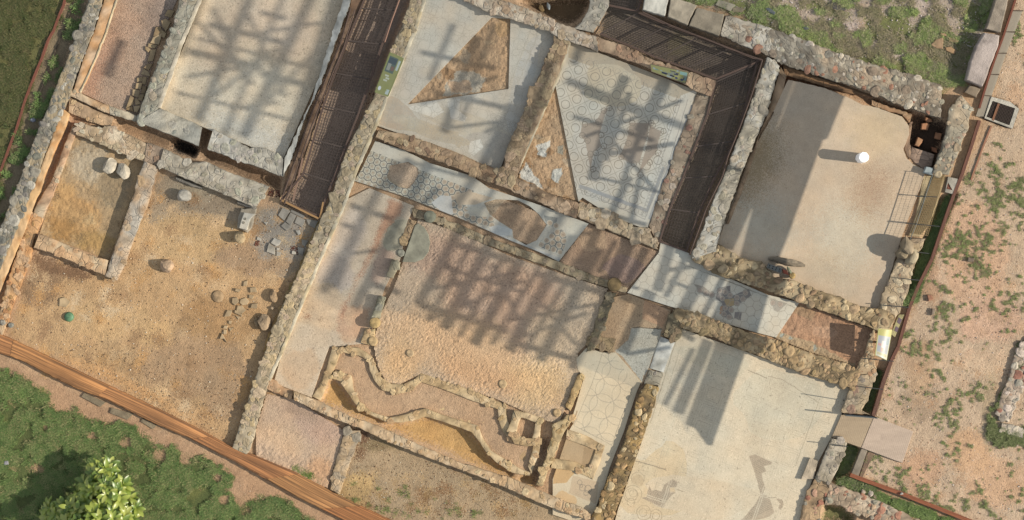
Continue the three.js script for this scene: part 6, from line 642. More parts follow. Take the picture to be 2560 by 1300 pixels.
// ---------------------------------------------------------------- signs
function signPrint(W, H, fn) { const cv = document.createElement('canvas'); cv.width = W; cv.height = H; const c = cv.getContext('2d'); fn(c, W, H); const t = new THREE.CanvasTexture(cv); t.colorSpace = THREE.SRGBColorSpace; t.magFilter = THREE.LinearFilter; return t; }
function sign(label, q, h, print, o = {}) { // q: the four corners of the board in plan, clockwise from the board's upper left; h: their heights
  const r = root0('information_sign', label, 'sign', lerpP(q[0], q[2], .5)), V = q.map((p, i) => W3(p, h[i])), n = V[1].clone().sub(V[0]).cross(V[3].clone().sub(V[0])).normalize(); if (n.y < 0) n.negate();
  const face = new THREE.BufferGeometry(); const N = 8, pos = [], uv = [], idx = []; for (let j = 0; j <= N; j++) for (let i = 0; i <= N; i++) { const a = V[0].clone().lerp(V[1], i / N).lerp(V[3].clone().lerp(V[2], i / N), j / N).addScaledVector(n, (o.bow ?? 0) * Math.sin(Math.PI * i / N)); pos.push(a.x, a.y, a.z); uv.push(i / N, 1 - j / N); } for (let j = 0; j < N; j++) for (let i = 0; i < N; i++) { const p = j * (N + 1) + i; idx.push(p, p + N + 1, p + 1, p + 1, p + N + 1, p + N + 2); }
  face.setAttribute('position', new THREE.Float32BufferAttribute(pos, 3)); face.setAttribute('uv', new THREE.Float32BufferAttribute(uv, 2)); face.setIndex(idx); face.computeVertexNormals(); if (face.attributes.normal.getY(4) < 0) { for (let k = 0; k < idx.length; k += 3) [idx[k], idx[k + 1]] = [idx[k + 1], idx[k]]; face.setIndex(idx); face.computeVertexNormals(); }
  const back = face.clone(); back.translate(-n.x * .02, -n.y * .02, -n.z * .02);
  part('face', face, new THREE.MeshStandardMaterial({ map: print, roughness: .45, color: new THREE.Color(.55, .55, .55) }), r); part('backing', back, M('#77735c', { map: 0, two: 1 }), r);
  const G = []; for (let i = 0; i < 4; i++) G.push(bar(V[i].clone().addScaledVector(n, -.012), V[(i + 1) % 4].clone().addScaledVector(n, -.012), .025, .03)); part('frame', mergeGeometries(G), M(o.frame ?? '#8f9660', { map: 0, rough: .6 }), r);
  for (const k of o.legs ?? [[.2, .5], [.8, .5]]) { const a = V[0].clone().lerp(V[1], k[0]).lerp(V[3].clone().lerp(V[2], k[0]), k[1]).addScaledVector(n, -.03); part('leg', rod(new THREE.Vector3(a.x, -.1, a.z), a, .022), DARKST, r); }
  return r;
}
sign('olive green information sign with a picture, tilted beside the long walkway', a2(990, 388, 1090, 432, 975, 712, 880, 680), [.62, .55, .55, .62], signPrint(256, 640, (c, W, H) => { c.fillStyle = '#868a58'; c.fillRect(0, 0, W, H); c.fillStyle = '#4f605a'; c.fillRect(20, 40, 160, 250); c.fillStyle = '#3a4a52'; c.fillRect(30, 60, 140, 90); c.fillStyle = '#8a8f86'; c.fillRect(40, 150, 60, 110); c.fillStyle = '#6f5a4e'; c.fillRect(110, 180, 60, 70); c.fillStyle = '#b0b7a8'; for (let i = 0; i < 3; i++) c.fillRect(60 + 26 * (i % 2), 330 + 38 * i, 70, 26); c.fillStyle = '#a8b7b4'; c.fillRect(196, 60, 40, 160); c.fillRect(180, 540, 60, 80); c.fillStyle = '#c3ccd0'; c.beginPath(); c.ellipse(50, 560, 28, 34, 0, 0, 7); c.fill(); c.fillStyle = '#7d8446'; for (let i = 0; i < 12; i++) c.fillRect(110, 470 + i * 9, 90, 3); }), { frame: '#7d8448' });
sign('torn yellow green information sign above the ring mosaic', e1(915, 790, 1390, 890, 1345, 1030, 930, 880), [.5, .5, .42, .42], signPrint(640, 256, (c, W, H) => { c.fillStyle = '#a3a36a'; c.fillRect(0, 0, W, H); const R = rng(3); for (let i = 0; i < 26; i++) { c.fillStyle = ['#8d9488', '#3f4454', '#a9b6b0', '#aeab72', '#7f9a90', '#9a9c58'][i % 6]; c.fillRect(R() * W * .95, R() * H * .8, 30 + R() * 70, 18 + R() * 60); } c.fillStyle = '#2f3446'; c.fillRect(190, 150, 90, 50); c.fillRect(340, 160, 80, 40); c.fillStyle = '#4a4f68'; for (const x of [460, 560]) { c.beginPath(); c.arc(x, 200, 26, 0, 7); c.fill(); } c.fillStyle = '#8fb5ac'; c.fillRect(500, 20, 120, 70); }), { frame: '#7a6a52' });
sign('white and yellow information sign by the ditch, casting a dark rectangular shadow', d6(1145, 875, 1265, 885, 1215, 1155, 1115, 1110), [.86, .7, .62, .8], signPrint(384, 640, (c, W, H) => { c.fillStyle = '#d8d8c8'; c.fillRect(0, 0, W, H); c.fillStyle = '#cdc87e'; c.fillRect(0, 0, W, 150); c.fillStyle = '#b7bcc2'; c.fillRect(20, 150, 340, 380); c.fillStyle = '#e6e2da'; c.fillRect(120, 260, 120, 200); c.fillStyle = '#cfaaa6'; c.fillRect(30, 330, 90, 60); c.fillStyle = '#d9bcae'; c.fillRect(120, 420, 100, 90); c.fillStyle = '#9fb0b4'; c.fillRect(250, 190, 90, 140); c.fillStyle = '#c9c4a0'; c.fillRect(30, 540, 320, 60); for (let i = 0; i < 10; i++) { c.fillStyle = '#a9a9a2'; c.fillRect(250, 350 + i * 14, 90, 5); } }), { frame: '#c6c27c', bow: .05 });
{ const r = root0('shade_board', 'yellowish upright board behind the white information sign', 'board', d6(1320, 830)[0]); part('board', slab(d6(1325, 745, 1375, 745, 1290, 950, 1255, 920), .2, .24, { bevel: .004 }), M('#c8bd8a', { bump: 'grit' }), r); for (const q of [d6(1325, 770, 1355, 790, 1335, 835, 1308, 815), d6(1300, 850, 1325, 865, 1310, 905, 1285, 890)]) part('picture', slab(q, .23, .246), M('#7d6a78'), r); part('leg', rod(W3(d6(1320, 840)[0], -.1), W3(d6(1320, 840)[0], .2), .02), DARKST, r); }

// ---------------------------------------------------------------- fence and gate
{
  const r = root0('wire_fence', 'low wire mesh fence along the right of the concrete floor', 'fence', b4(1150, 200)[0]); const P = b4(1218, 10, 1163, 180, 1098, 380, 1050, 500), H = .52, G = [];
  P.forEach((p) => part('post', rod(W3(p, -.1), W3(p, H + .03), .011), STEEL, r)); for (let i = 1; i < P.length; i++) part('rail', rod(W3(P[i - 1], H), W3(P[i], H), .011), STEEL, r);
  for (let i = 1; i < P.length; i++) { const n = Math.round(lengthOf([P[i - 1], P[i]]) / 6); for (let k = 1; k < n; k++) { const q = lerpP(P[i - 1], P[i], k / n); G.push(bar(W3(q, .05), W3(q, H), .004)); } for (let k = 1; k < 7; k++) G.push(bar(W3(P[i - 1], k * H / 7), W3(P[i], k * H / 7), .004)); } part('mesh', mergeGeometries(G), STEEL, r);
  const s = root0('wire_mat', 'rusty wire mesh panel lying on the sandy strip beside the ditch', 'wire panel', b4(1200, 200)[0]); const q = b4(1232, 20, 1312, 28, 1180, 470, 1062, 450), g2 = []; for (let i = 0; i <= 9; i++) g2.push(bar(W3(lerpP(q[0], q[1], i / 9), .1), W3(lerpP(q[3], q[2], i / 9), .1), .012)); for (let i = 0; i <= 26; i++) g2.push(bar(W3(lerpP(q[0], q[3], i / 26), .108), W3(lerpP(q[1], q[2], i / 26), .108), .012)); part('mesh', mergeGeometries(g2), M('#a58a5c', { map: 0, rough: .7 }), s);
  let tie = 0; for (const e of [b4(1090, 180, 1250, 184), b4(1010, 378, 1270, 402), b4(1090, 590, 1190, 602), b4(980, 786, 1120, 800), b4(850, 985, 1040, 1000), c4(690, 105, 930, 128), c4(680, 315, 850, 335)]) { const w = root0('fence_bar', ['upper iron tie bar across the wire panel', 'lower iron tie bar across the wire panel', 'iron tie bar beside the leaning stones', 'iron tie bar across the ditch below the leaning stones', 'iron tie bar across the ditch above the sign', 'iron tie bar at the foot of the sign', 'iron tie bar above the gate'][tie++], 'iron bar', e[0]); part('bar', rod(W3(e[0], .36), W3(e[1], .3), .014), DARKST, w); }
  slabThing('sand_strip', 'pale sandy strip under the wire panel', 'sandy strip', b4(1150, 30, 1310, 20, 1285, 130, 1240, 260, 1185, 400, 1120, 480, 1040, 470, 1090, 330), -.1, .06, '#d3bd94', { bump: 'grit', bevel: .02 });
  const gt = root0('steel_gate', 'grey steel gate standing at the top of the concrete ramp', 'gate', e2(600, 445)[0]); const a = e2(480, 438)[0], b = e2(722, 458)[0], A0 = W3(a, 0), B0 = W3(b, 0), up = (v, h) => new THREE.Vector3(v.x, h, v.z); for (const v of [A0, B0]) part('post', rod(up(v, -.05), up(v, .78), .022), STEEL, gt); for (const h of [.74, .16]) part('rail', bar(up(A0, h), up(B0, h), .03), STEEL, gt); part('brace', bar(up(A0, .16), up(B0, .74), .022), STEEL, gt); const gg = []; for (let k = 1; k < 14; k++) { const v = A0.clone().lerp(B0, k / 14); gg.push(bar(up(v, .16), up(v, .74), .009)); } part('bars', mergeGeometries(gg), STEEL, gt);
  const pl = root0('iron_pole', 'leaning iron pole with a hook beside the gate, lower right', 'pole', e2(600, 330)[0]); part('shaft', rod(W3(e2(480, 330)[0], .0), W3(e2(490, 322)[0], .74), .014), DARKST, pl); part('hook', new THREE.TorusGeometry(.035, .01, 6, 12, 4).translate(X(e2(490, 322)[0][0], .76), .77, Zz(e2(490, 322)[0][1], .76)), DARKST, pl);
  const p2 = root0('iron_pole', 'bent iron bar on the grey rubble wall below the ramp', 'pole', e2(450, 700)[0]); part('shaft', mergeGeometries([rod(W3(e2(515, 702)[0], .45), W3(e2(390, 692)[0], .5), .014), rod(W3(e2(515, 702)[0], -.1), W3(e2(515, 702)[0], .45), .014)]), DARKST, p2);
}
// ---------------------------------------------------------------- grass and weeds
function tuftGeo(seed, n, h, spread, w) { const R = rng(seed), pos = [], idx = [], nor = []; for (let i = 0; i < n; i++) { const a = R() * 6.283, d = spread * Math.sqrt(R()), x = Math.cos(a) * d, z = Math.sin(a) * d, t = R() * 6.283, l = h * (.55 + .6 * R()), lean = l * (.3 + .9 * R()), bx = Math.cos(t), bz = Math.sin(t), k = pos.length / 3; const ux = -bz * w, uz = bx * w; pos.push(x - ux, 0, z - uz, x + ux, 0, z + uz, x + bx * lean * .4 - ux * .7, l * .65, z + bz * lean * .4 - uz * .7, x + bx * lean * .4 + ux * .7, l * .65, z + bz * lean * .4 + uz * .7, x + bx * lean, l, z + bz * lean); idx.push(k, k + 1, k + 2, k + 2, k + 1, k + 3, k + 2, k + 3, k + 4); for (let q = 0; q < 5; q++) nor.push(-bx * .35, .9, -bz * .35); } const gx = new THREE.BufferGeometry(); gx.setAttribute('position', new THREE.Float32BufferAttribute(pos, 3)); gx.setAttribute('normal', new THREE.Float32BufferAttribute(nor, 3)); gx.setIndex(idx); return gx; }
const BLADE = new THREE.MeshStandardMaterial({ color: 0xffffff, roughness: .75, side: THREE.DoubleSide });
function meadow(name, label, n, pick, tones, geo, seed, size = [.7, 1.4]) {
  const R = rng(seed), L = []; for (let i = 0; i < n * 12 && L.length < n; i++) { const p = pick(R); if (p) L.push(p); }
  const im = new THREE.InstancedMesh(geo, BLADE, L.length), m = new THREE.Matrix4(), q = new THREE.Quaternion(), e = new THREE.Euler(), c = new THREE.Color();
  L.forEach((p, i) => { const s = size[0] + (size[1] - size[0]) * R(); e.set((R() - .5) * .3, R() * 6.283, (R() - .5) * .3); m.compose(new THREE.Vector3(X(p[0]), groundY(p[0], p[1]) - .005 + (p[2] ?? 0), Zz(p[1])), q.setFromEuler(e), new THREE.Vector3(s, s * (.7 + .6 * R()), s)); im.setMatrixAt(i, m); tame(c.set(tones[Math.floor(R() * tones.length)]), .88).multiplyScalar(ALB * (.8 + .4 * R())); im.setColorAt(i, c); });
  im.name = numbered(name); im.castShadow = im.receiveShadow = true; scene.add(im); tag(im, label, 'grass', null, 'stuff');
}
const TUFT = tuftGeo(1, 16, .07, .07, .006), WEED = tuftGeo(2, 20, .11, .09, .011), TALL = tuftGeo(3, 18, .16, .08, .011);
const within = (P, ok) => { const [a, b, c, d] = boxOf(P, 0); return (R) => { const p = [a + (c - a) * R(), b + (d - b) * R()]; const e = 16, j = [p[0] + e * 2 * (fbm(p[0] / 7, p[1] / 7, 2, 301) - .5) + 9 * (R() - .5), p[1] + e * 2 * (fbm(p[0] / 7, p[1] / 7, 2, 311) - .5) + 9 * (R() - .5)]; return inPoly(j, P) && ok(p[0], p[1]) ? p : null; }; };
const bare = (x, y) => fbm(x / 26, y / 26, 3, 141), bare2 = (x, y) => fbm(x / 60, y / 60, 3, 151);
meadow('grass', 'short green lawn turf with worn patches, lower left corner', 19000, within(LAWN_SW.map(p => [Math.max(-20, p[0]), Math.min(1330, p[1])]), (x, y) => bare(x, y) > .36 + .2 * hash(x * 9, y * 9, 3) && ![[232, 1088, 15], [115, 1070, 13], [315, 1105, 20], [400, 1140, 22], [462, 1150, 18], [545, 1195, 16], [600, 1250, 18], [560, 1250, 18], [95, 1172, 18]].some(q => Math.hypot(x - q[0], y - q[1]) < q[2])), ['#7f9f48', '#6e9040', '#96a45c', '#5e8038', '#aaa26a', '#76964a'], TUFT, 11);
meadow('grass', 'olive lawn turf in the upper left corner', 11000, within(LAWN_NW.map(p => [Math.max(-20, p[0]), Math.max(-20, p[1])]), (x, y) => bare(x, y) > .35 + .25 * hash(x * 5, y * 5, 2)), ['#67702f', '#5a662e', '#75713f', '#4f5f2a', '#80764a'], TUFT, 12);
meadow('weeds', 'bright green weeds along the foot of the left cobble wall', 1000, within([[200, 5], [222, 5], [160, 165], [110, 290], [50, 440], [0, 560], [0, 450], [50, 330], [100, 230], [150, 110], [180, 40]], (x, y) => fbm(x / 22, y / 22, 3, 66) > .57), ['#88a850', '#789848', '#6a8444', '#949a60'], WEED, 13, [.6, 1.2]);
meadow('weeds', 'patchy bright weeds on the wild gravel, upper right', 4600, within(WILD_NE.map(p => [p[0], Math.max(-20, p[1])]), (x, y) => { const edge = (y - (20 + (x - 1800) * .32)) / 60; return fbm(x / 38, y / 30, 4, 171) + (edge > -.55 && edge < .55 ? .09 : -.02) + (x > 2380 && y < 260 && y > 40 ? .04 : 0) > .6; }), ['#b4c86c', '#a0b860', '#b4ba7c', '#c0bc90', '#8ea85a'], WEED, 14, [.35, .9]);
meadow('dry_grass', 'thin dry yellow grass on the wild gravel, upper right', 3600, within(WILD_NE.map(p => [p[0], Math.max(-20, p[1])]), (x, y) => fbm(x / 30, y / 30, 3, 181) > .52), ['#a9a070', '#b3a684', '#98966a', '#b8a88c'], TUFT, 15, [.6, 1.3]);
meadow('weeds', 'scattered green clumps on the sandy ground, right', 5200, within(SAND_E.map(p => [Math.min(2575, p[0]), Math.max(-20, Math.min(1320, p[1]))]), (x, y) => { const f = fbm(x / 9, y / 9, 2, 191), z = fbm(x / 70, y / 70, 3, 201) + (Math.hypot((x - 2470) / 90, (y - 520) / 170) < 1 ? .16 : 0) + (Math.hypot((x - 2320) / 90, (y - 1220) / 60) < 1 ? .06 : 0) - (y > 780 && y < 1080 ? .05 : 0); return f * .62 + z * .66 > .77; }), ['#a8b868', '#98ac5e', '#b3b878', '#b8b282'], WEED, 16, [.24, .5]);
meadow('weeds', 'dense green growth round the far right wall fragment', 1800, within([[2560, 860], [2545, 880], [2530, 960], [2490, 1020], [2470, 1060], [2490, 1120], [2550, 1110], [2570, 1080], [2500, 1080], [2490, 1040], [2560, 900]], (x, y) => fbm(x / 14, y / 14, 2, 211) > .42), ['#8f9f5c', '#808f50', '#9a9f6a'], WEED, 17, [.4, .9]);
meadow('ditch_grass', 'lush green grass in the ditch along the right wall', 2600, (R) => { const t = R(), A = [[2373, 490], [2330, 590], [2300, 660], [2275, 740], [2262, 760]], B = [[2386, 492], [2355, 570], [2330, 650], [2305, 700], [2290, 752]], i = Math.min(3, Math.floor(t * 4)), f = t * 4 - i; const a = lerpP(A[i], A[i + 1], f), b = lerpP(B[i], B[i + 1], f); return lerpP(a, b, R()); }, ['#8aa458', '#7c9650', '#9aa866', '#6f8848'], TALL, 18, [.4, .9]);
meadow('ditch_grass', 'green grass in the short ditches beside the ramp', 2000, (R) => { const P = R() < .45 ? c4(810, 210, 850, 210, 760, 500, 700, 480) : R() < .6 ? c4(600, 760, 670, 775, 600, 950, 500, 1000) : c4(500, 1010, 620, 990, 800, 1060, 760, 1110, 580, 1060); const [a, b, c, d] = boxOf(P, 0), p = [a + (c - a) * R(), b + (d - b) * R()]; return inPoly(p, P) ? p : null; }, ['#86a054', '#76904a', '#939c5e', '#989872'], WEED, 19, [.5, 1.1]);
meadow('ditch_grass', 'bright weeds along the red timber beam, lower right', 2000, (R) => { const t = R(), p = lerpP(c4(820, 1090)[0], c4(1420, 1310)[0], t), f = fbm(t * 18, 3, 2, 5); return f > .45 ? [p[0] - 16 + 24 * R() - 8, p[1] + 3 + 14 * R()] : null; }, ['#8fae52', '#7c9a48', '#86985a'], TALL, 20, [.4, .9]);
meadow('weeds', 'sparse little weeds in the dirt of the bottom room', 60, within([[880, 1200], [1060, 1230], [1200, 1280], [1300, 1300], [900, 1300], [845, 1250]], (x, y) => fbm(x / 12, y / 12, 2, 221) > .6), ['#7f9140', '#8f9a50'], TUFT, 21);
meadow('weeds', 'small weeds along the timber edging of the bottom room', 160, (R) => { const t = R(), p = lerpP([735, 1175], [800, 1210], t); return fbm(t * 9, 2, 2, 6) > .5 ? [p[0], p[1] - 4 - 8 * R()] : null; }, ['#86a63e', '#7c9440'], TUFT, 22);

// pebbles that lie about, too small to pick apart
{ const R = rng(71), gx = new THREE.IcosahedronGeometry(1, 0), P = []; const put = (poly, n, tones, r0, r1, ok) => { const [a, b, c, d] = boxOf(poly, 0); for (let i = 0, k = 0; k < n && i < n * 9; i++) { const p = [a + (c - a) * R(), b + (d - b) * R()]; if (inPoly(p, poly) && (!ok || ok(p[0], p[1]))) { P.push([p, tones[Math.floor(R() * tones.length)], r0 + (r1 - r0) * R() * R()]); k++; } } };
  put([[20, 840], [85, 660], [270, 700], [345, 560], [420, 450], [720, 520], [780, 570], [640, 900], [590, 1110], [430, 1040], [160, 890]], 1900, ['#d8c2a0', '#b89a78', '#8f7458', '#e0d4c0', '#6f5a48', '#c9a884'], .008, .03);
  put([[150, 900], [520, 1075], [590, 1110], [600, 1000], [400, 900], [200, 850]], 900, ['#d8c2a0', '#b89a78', '#8f7458', '#6f5a48'], .008, .022);
  put(SAND_E.map(p => [Math.min(2570, p[0]), p[1]]), 2600, ['#e6cdb6', '#b8957a', '#cfae94', '#a3846c', '#e0d6cc'], .008, .026); put(WILD_NE, 3600, ['#d3c4bc', '#b5a298', '#e2d8d2', '#9c8a80', '#c4b0a4'], .012, .034);
  put([[880, 1090], [1480, 1290], [940, 1300], [845, 1245]], 1200, ['#c9b490', '#a58f6c', '#8a6444', '#7a5a3e', '#d6c8ae'], .008, .024); put([[100, 960], [600, 1200], [760, 1290], [620, 1240], [300, 1060]], 700, ['#d0b494', '#a58a6c', '#e0ccb0'], .006, .018);
  put(a2(800, 640, 900, 700, 860, 790, 790, 780), 60, ['#5a3a2c', '#6f4a38'], .012, .03); put(d2(1080, 670, 1190, 690, 1190, 760, 1080, 740), 120, ['#6a3e30', '#7c4a38', '#54382c'], .012, .03); put(d2(960, 1160, 1000, 1160, 990, 1210, 950, 1210), 50, ['#7c4a38', '#6a3e30'], .01, .024); put(d2(1280, 1210, 1350, 1200, 1360, 1270, 1290, 1290), 70, ['#6a3e30', '#7c4a38'], .01, .024);
  const im = new THREE.InstancedMesh(gx, new THREE.MeshStandardMaterial({ color: 0xffffff, roughness: 1 }), P.length), m = new THREE.Matrix4(), q = new THREE.Quaternion(), e = new THREE.Euler(), c = new THREE.Color(); P.forEach(([p, k, r], i) => { e.set(R() * 6, R() * 6, R() * 6); m.compose(new THREE.Vector3(X(p[0]), groundY(p[0], p[1]) + r * .3, Zz(p[1])), q.setFromEuler(e), new THREE.Vector3(r, r * .7, r * 1.2)); im.setMatrixAt(i, m); im.setColorAt(i, c.set(k).multiplyScalar(ALB)); }); im.name = 'gravel'; im.castShadow = im.receiveShadow = true; scene.add(im); tag(im, 'loose pebbles and grit strewn over the bare earth', 'gravel', null, 'stuff'); }

// ---------------------------------------------------------------- the young tree
{
  const root = root0('young_tree', 'young broad-leaved tree with shiny yellow green leaves, bottom left corner', 'tree', [238, 1330]), R = rng(9);
  const leafGeo = (() => { const n = 6, pos = [], idx = [], uv = []; for (let i = 0; i <= n; i++) { const t = i / n, w = .062 * Math.pow(Math.sin(Math.PI * Math.pow(t, 1.35) * .96 + .06), .75), y = .07 * t * (1 - t * 1.1) * 2; for (const s of [-1, 0, 1]) { pos.push(s * w, y + Math.abs(s) * w * .35, .30 * t + .01); uv.push(.5 + s * .5, t); } } for (let i = 0; i < n; i++) for (let j = 0; j < 2; j++) { const p = i * 3 + j; idx.push(p, p + 3, p + 1, p + 1, p + 3, p + 4); } const gx = new THREE.BufferGeometry(); gx.setAttribute('position', new THREE.Float32BufferAttribute(pos, 3)); gx.setAttribute('uv', new THREE.Float32BufferAttribute(uv, 2)); gx.setIndex(idx); gx.computeVertexNormals(); return gx; })();
  const leafTex = signPrint(64, 128, (c, W, H) => { c.fillStyle = '#e2e8d0'; c.fillRect(0, 0, W, H); c.strokeStyle = '#fbfbe6'; c.lineWidth = 4; c.beginPath(); c.moveTo(W / 2, 0); c.lineTo(W / 2, H); c.stroke(); c.lineWidth = 1.2; c.strokeStyle = '#c8d4a4'; for (let i = 0; i < 9; i++) { c.beginPath(); c.moveTo(W / 2, H - i * 14); c.lineTo(0, H - i * 14 - 22); c.moveTo(W / 2, H - i * 14); c.lineTo(W, H - i * 14 - 22); c.stroke(); } });
  const LM = ['#a8b455', '#b4bc60', '#94a64c', '#bcc070', '#82984a', '#748c44', '#9cac52'].map(h => new THREE.MeshPhysicalMaterial({ color: new THREE.Color(h).multiplyScalar(.86), map: leafTex, roughness: .38, transmission: .3, thickness: 0, side: THREE.DoubleSide }));
  const lobes = [[238, 1335, 108, 92, .3], [262, 1245, 66, 60, .5], [252, 1188, 34, 34, .55], [178, 1285, 62, 50, .25], [310, 1290, 44, 46, .25]], leaves = [], tips = [];
  for (const [cx, cy, rx, ry, h0] of lobes) { const n = Math.round(rx * ry / 170) + 6; for (let k = 0; k < n; k++) { const a = R() * 6.283, d = Math.sqrt(R()), hh = h0 + rx / PPM * .95 * Math.sqrt(Math.max(0, 1 - d * d)) - (R() < .35 ? .3 * R() : 0), p = [cx + Math.cos(a) * d * rx, cy + Math.sin(a) * d * ry], c = new THREE.Vector3(X(p[0], hh), hh, Zz(p[1], hh)), axis = new THREE.Vector3(Math.cos(a) * d * .8, 1, Math.sin(a) * d * .8).normalize(), q0 = new THREE.Quaternion().setFromUnitVectors(new THREE.Vector3(0, 1, 0), axis), m = 7 + Math.floor(R() * 3), off = R() * 6.28; tips.push(c);
    for (let i = 0; i < m; i++) { const q = q0.clone().multiply(new THREE.Quaternion().setFromEuler(new THREE.Euler(-.12 - .5 * R(), off + i / m * 6.283 + (R() - .5) * .3, (R() - .5) * .5, 'YXZ'))); leaves.push({ c, q, s: .78 + .5 * R(), h: hh, k: Math.floor(R() * 7) }); } } }
  const inFrame = (l) => (l.c.z < 8.2 ? 1 : 0); leaves.sort((a, b) => (inFrame(b) - inFrame(a)) || b.h - a.h);
  const crown = new THREE.Group(); crown.name = 'crown'; root.add(crown); const rest = LM.map(() => []);
  leaves.forEach((l, i) => { if (i < 300) { const m = new THREE.Mesh(leafGeo, LM[l.k]); m.name = 'leaf'; m.castShadow = m.receiveShadow = true; m.position.copy(l.c).sub(root.position); m.quaternion.copy(l.q); m.scale.setScalar(l.s); crown.add(m); } else { const gx = leafGeo.clone(); gx.applyMatrix4(new THREE.Matrix4().compose(l.c.clone().sub(root.position), l.q, new THREE.Vector3(l.s, l.s, l.s))); rest[l.k].push(gx); } });
  rest.forEach((G, k) => { if (!G.length) return; const m = new THREE.Mesh(mergeGeometries(G), LM[k]); m.name = 'foliage'; m.castShadow = m.receiveShadow = true; m.userData.kind = 'stuff'; crown.add(m); });
  const bark = M('#8a7558', { bump: 'rough', bs: .01 }), base = new THREE.Vector3(X(238), -.05, Zz(1335)), fork = base.clone().add(new THREE.Vector3(.03, .35, -.05)), G = [];
  const limb = (a, b, r0, r1) => { const gx = new THREE.CylinderGeometry(r1, r0, a.distanceTo(b), 8, 3); gx.applyQuaternion(new THREE.Quaternion().setFromUnitVectors(new THREE.Vector3(0, 1, 0), b.clone().sub(a).normalize())); const m = a.clone().add(b).multiplyScalar(.5); gx.translate(m.x, m.y, m.z); return gx; };
  part('trunk', limb(base, fork, .075, .05), bark, root); tips.forEach((t, i) => { if (i % 2) return; const e = t.clone().add(new THREE.Vector3(0, -.03, 0)), mid = fork.clone().lerp(e, .55).add(new THREE.Vector3(0, .12, 0)); G.push(limb(fork, mid, .02, .013), limb(mid, e, .013, .006)); }); part('limbs', mergeGeometries(G), bark, root);
}

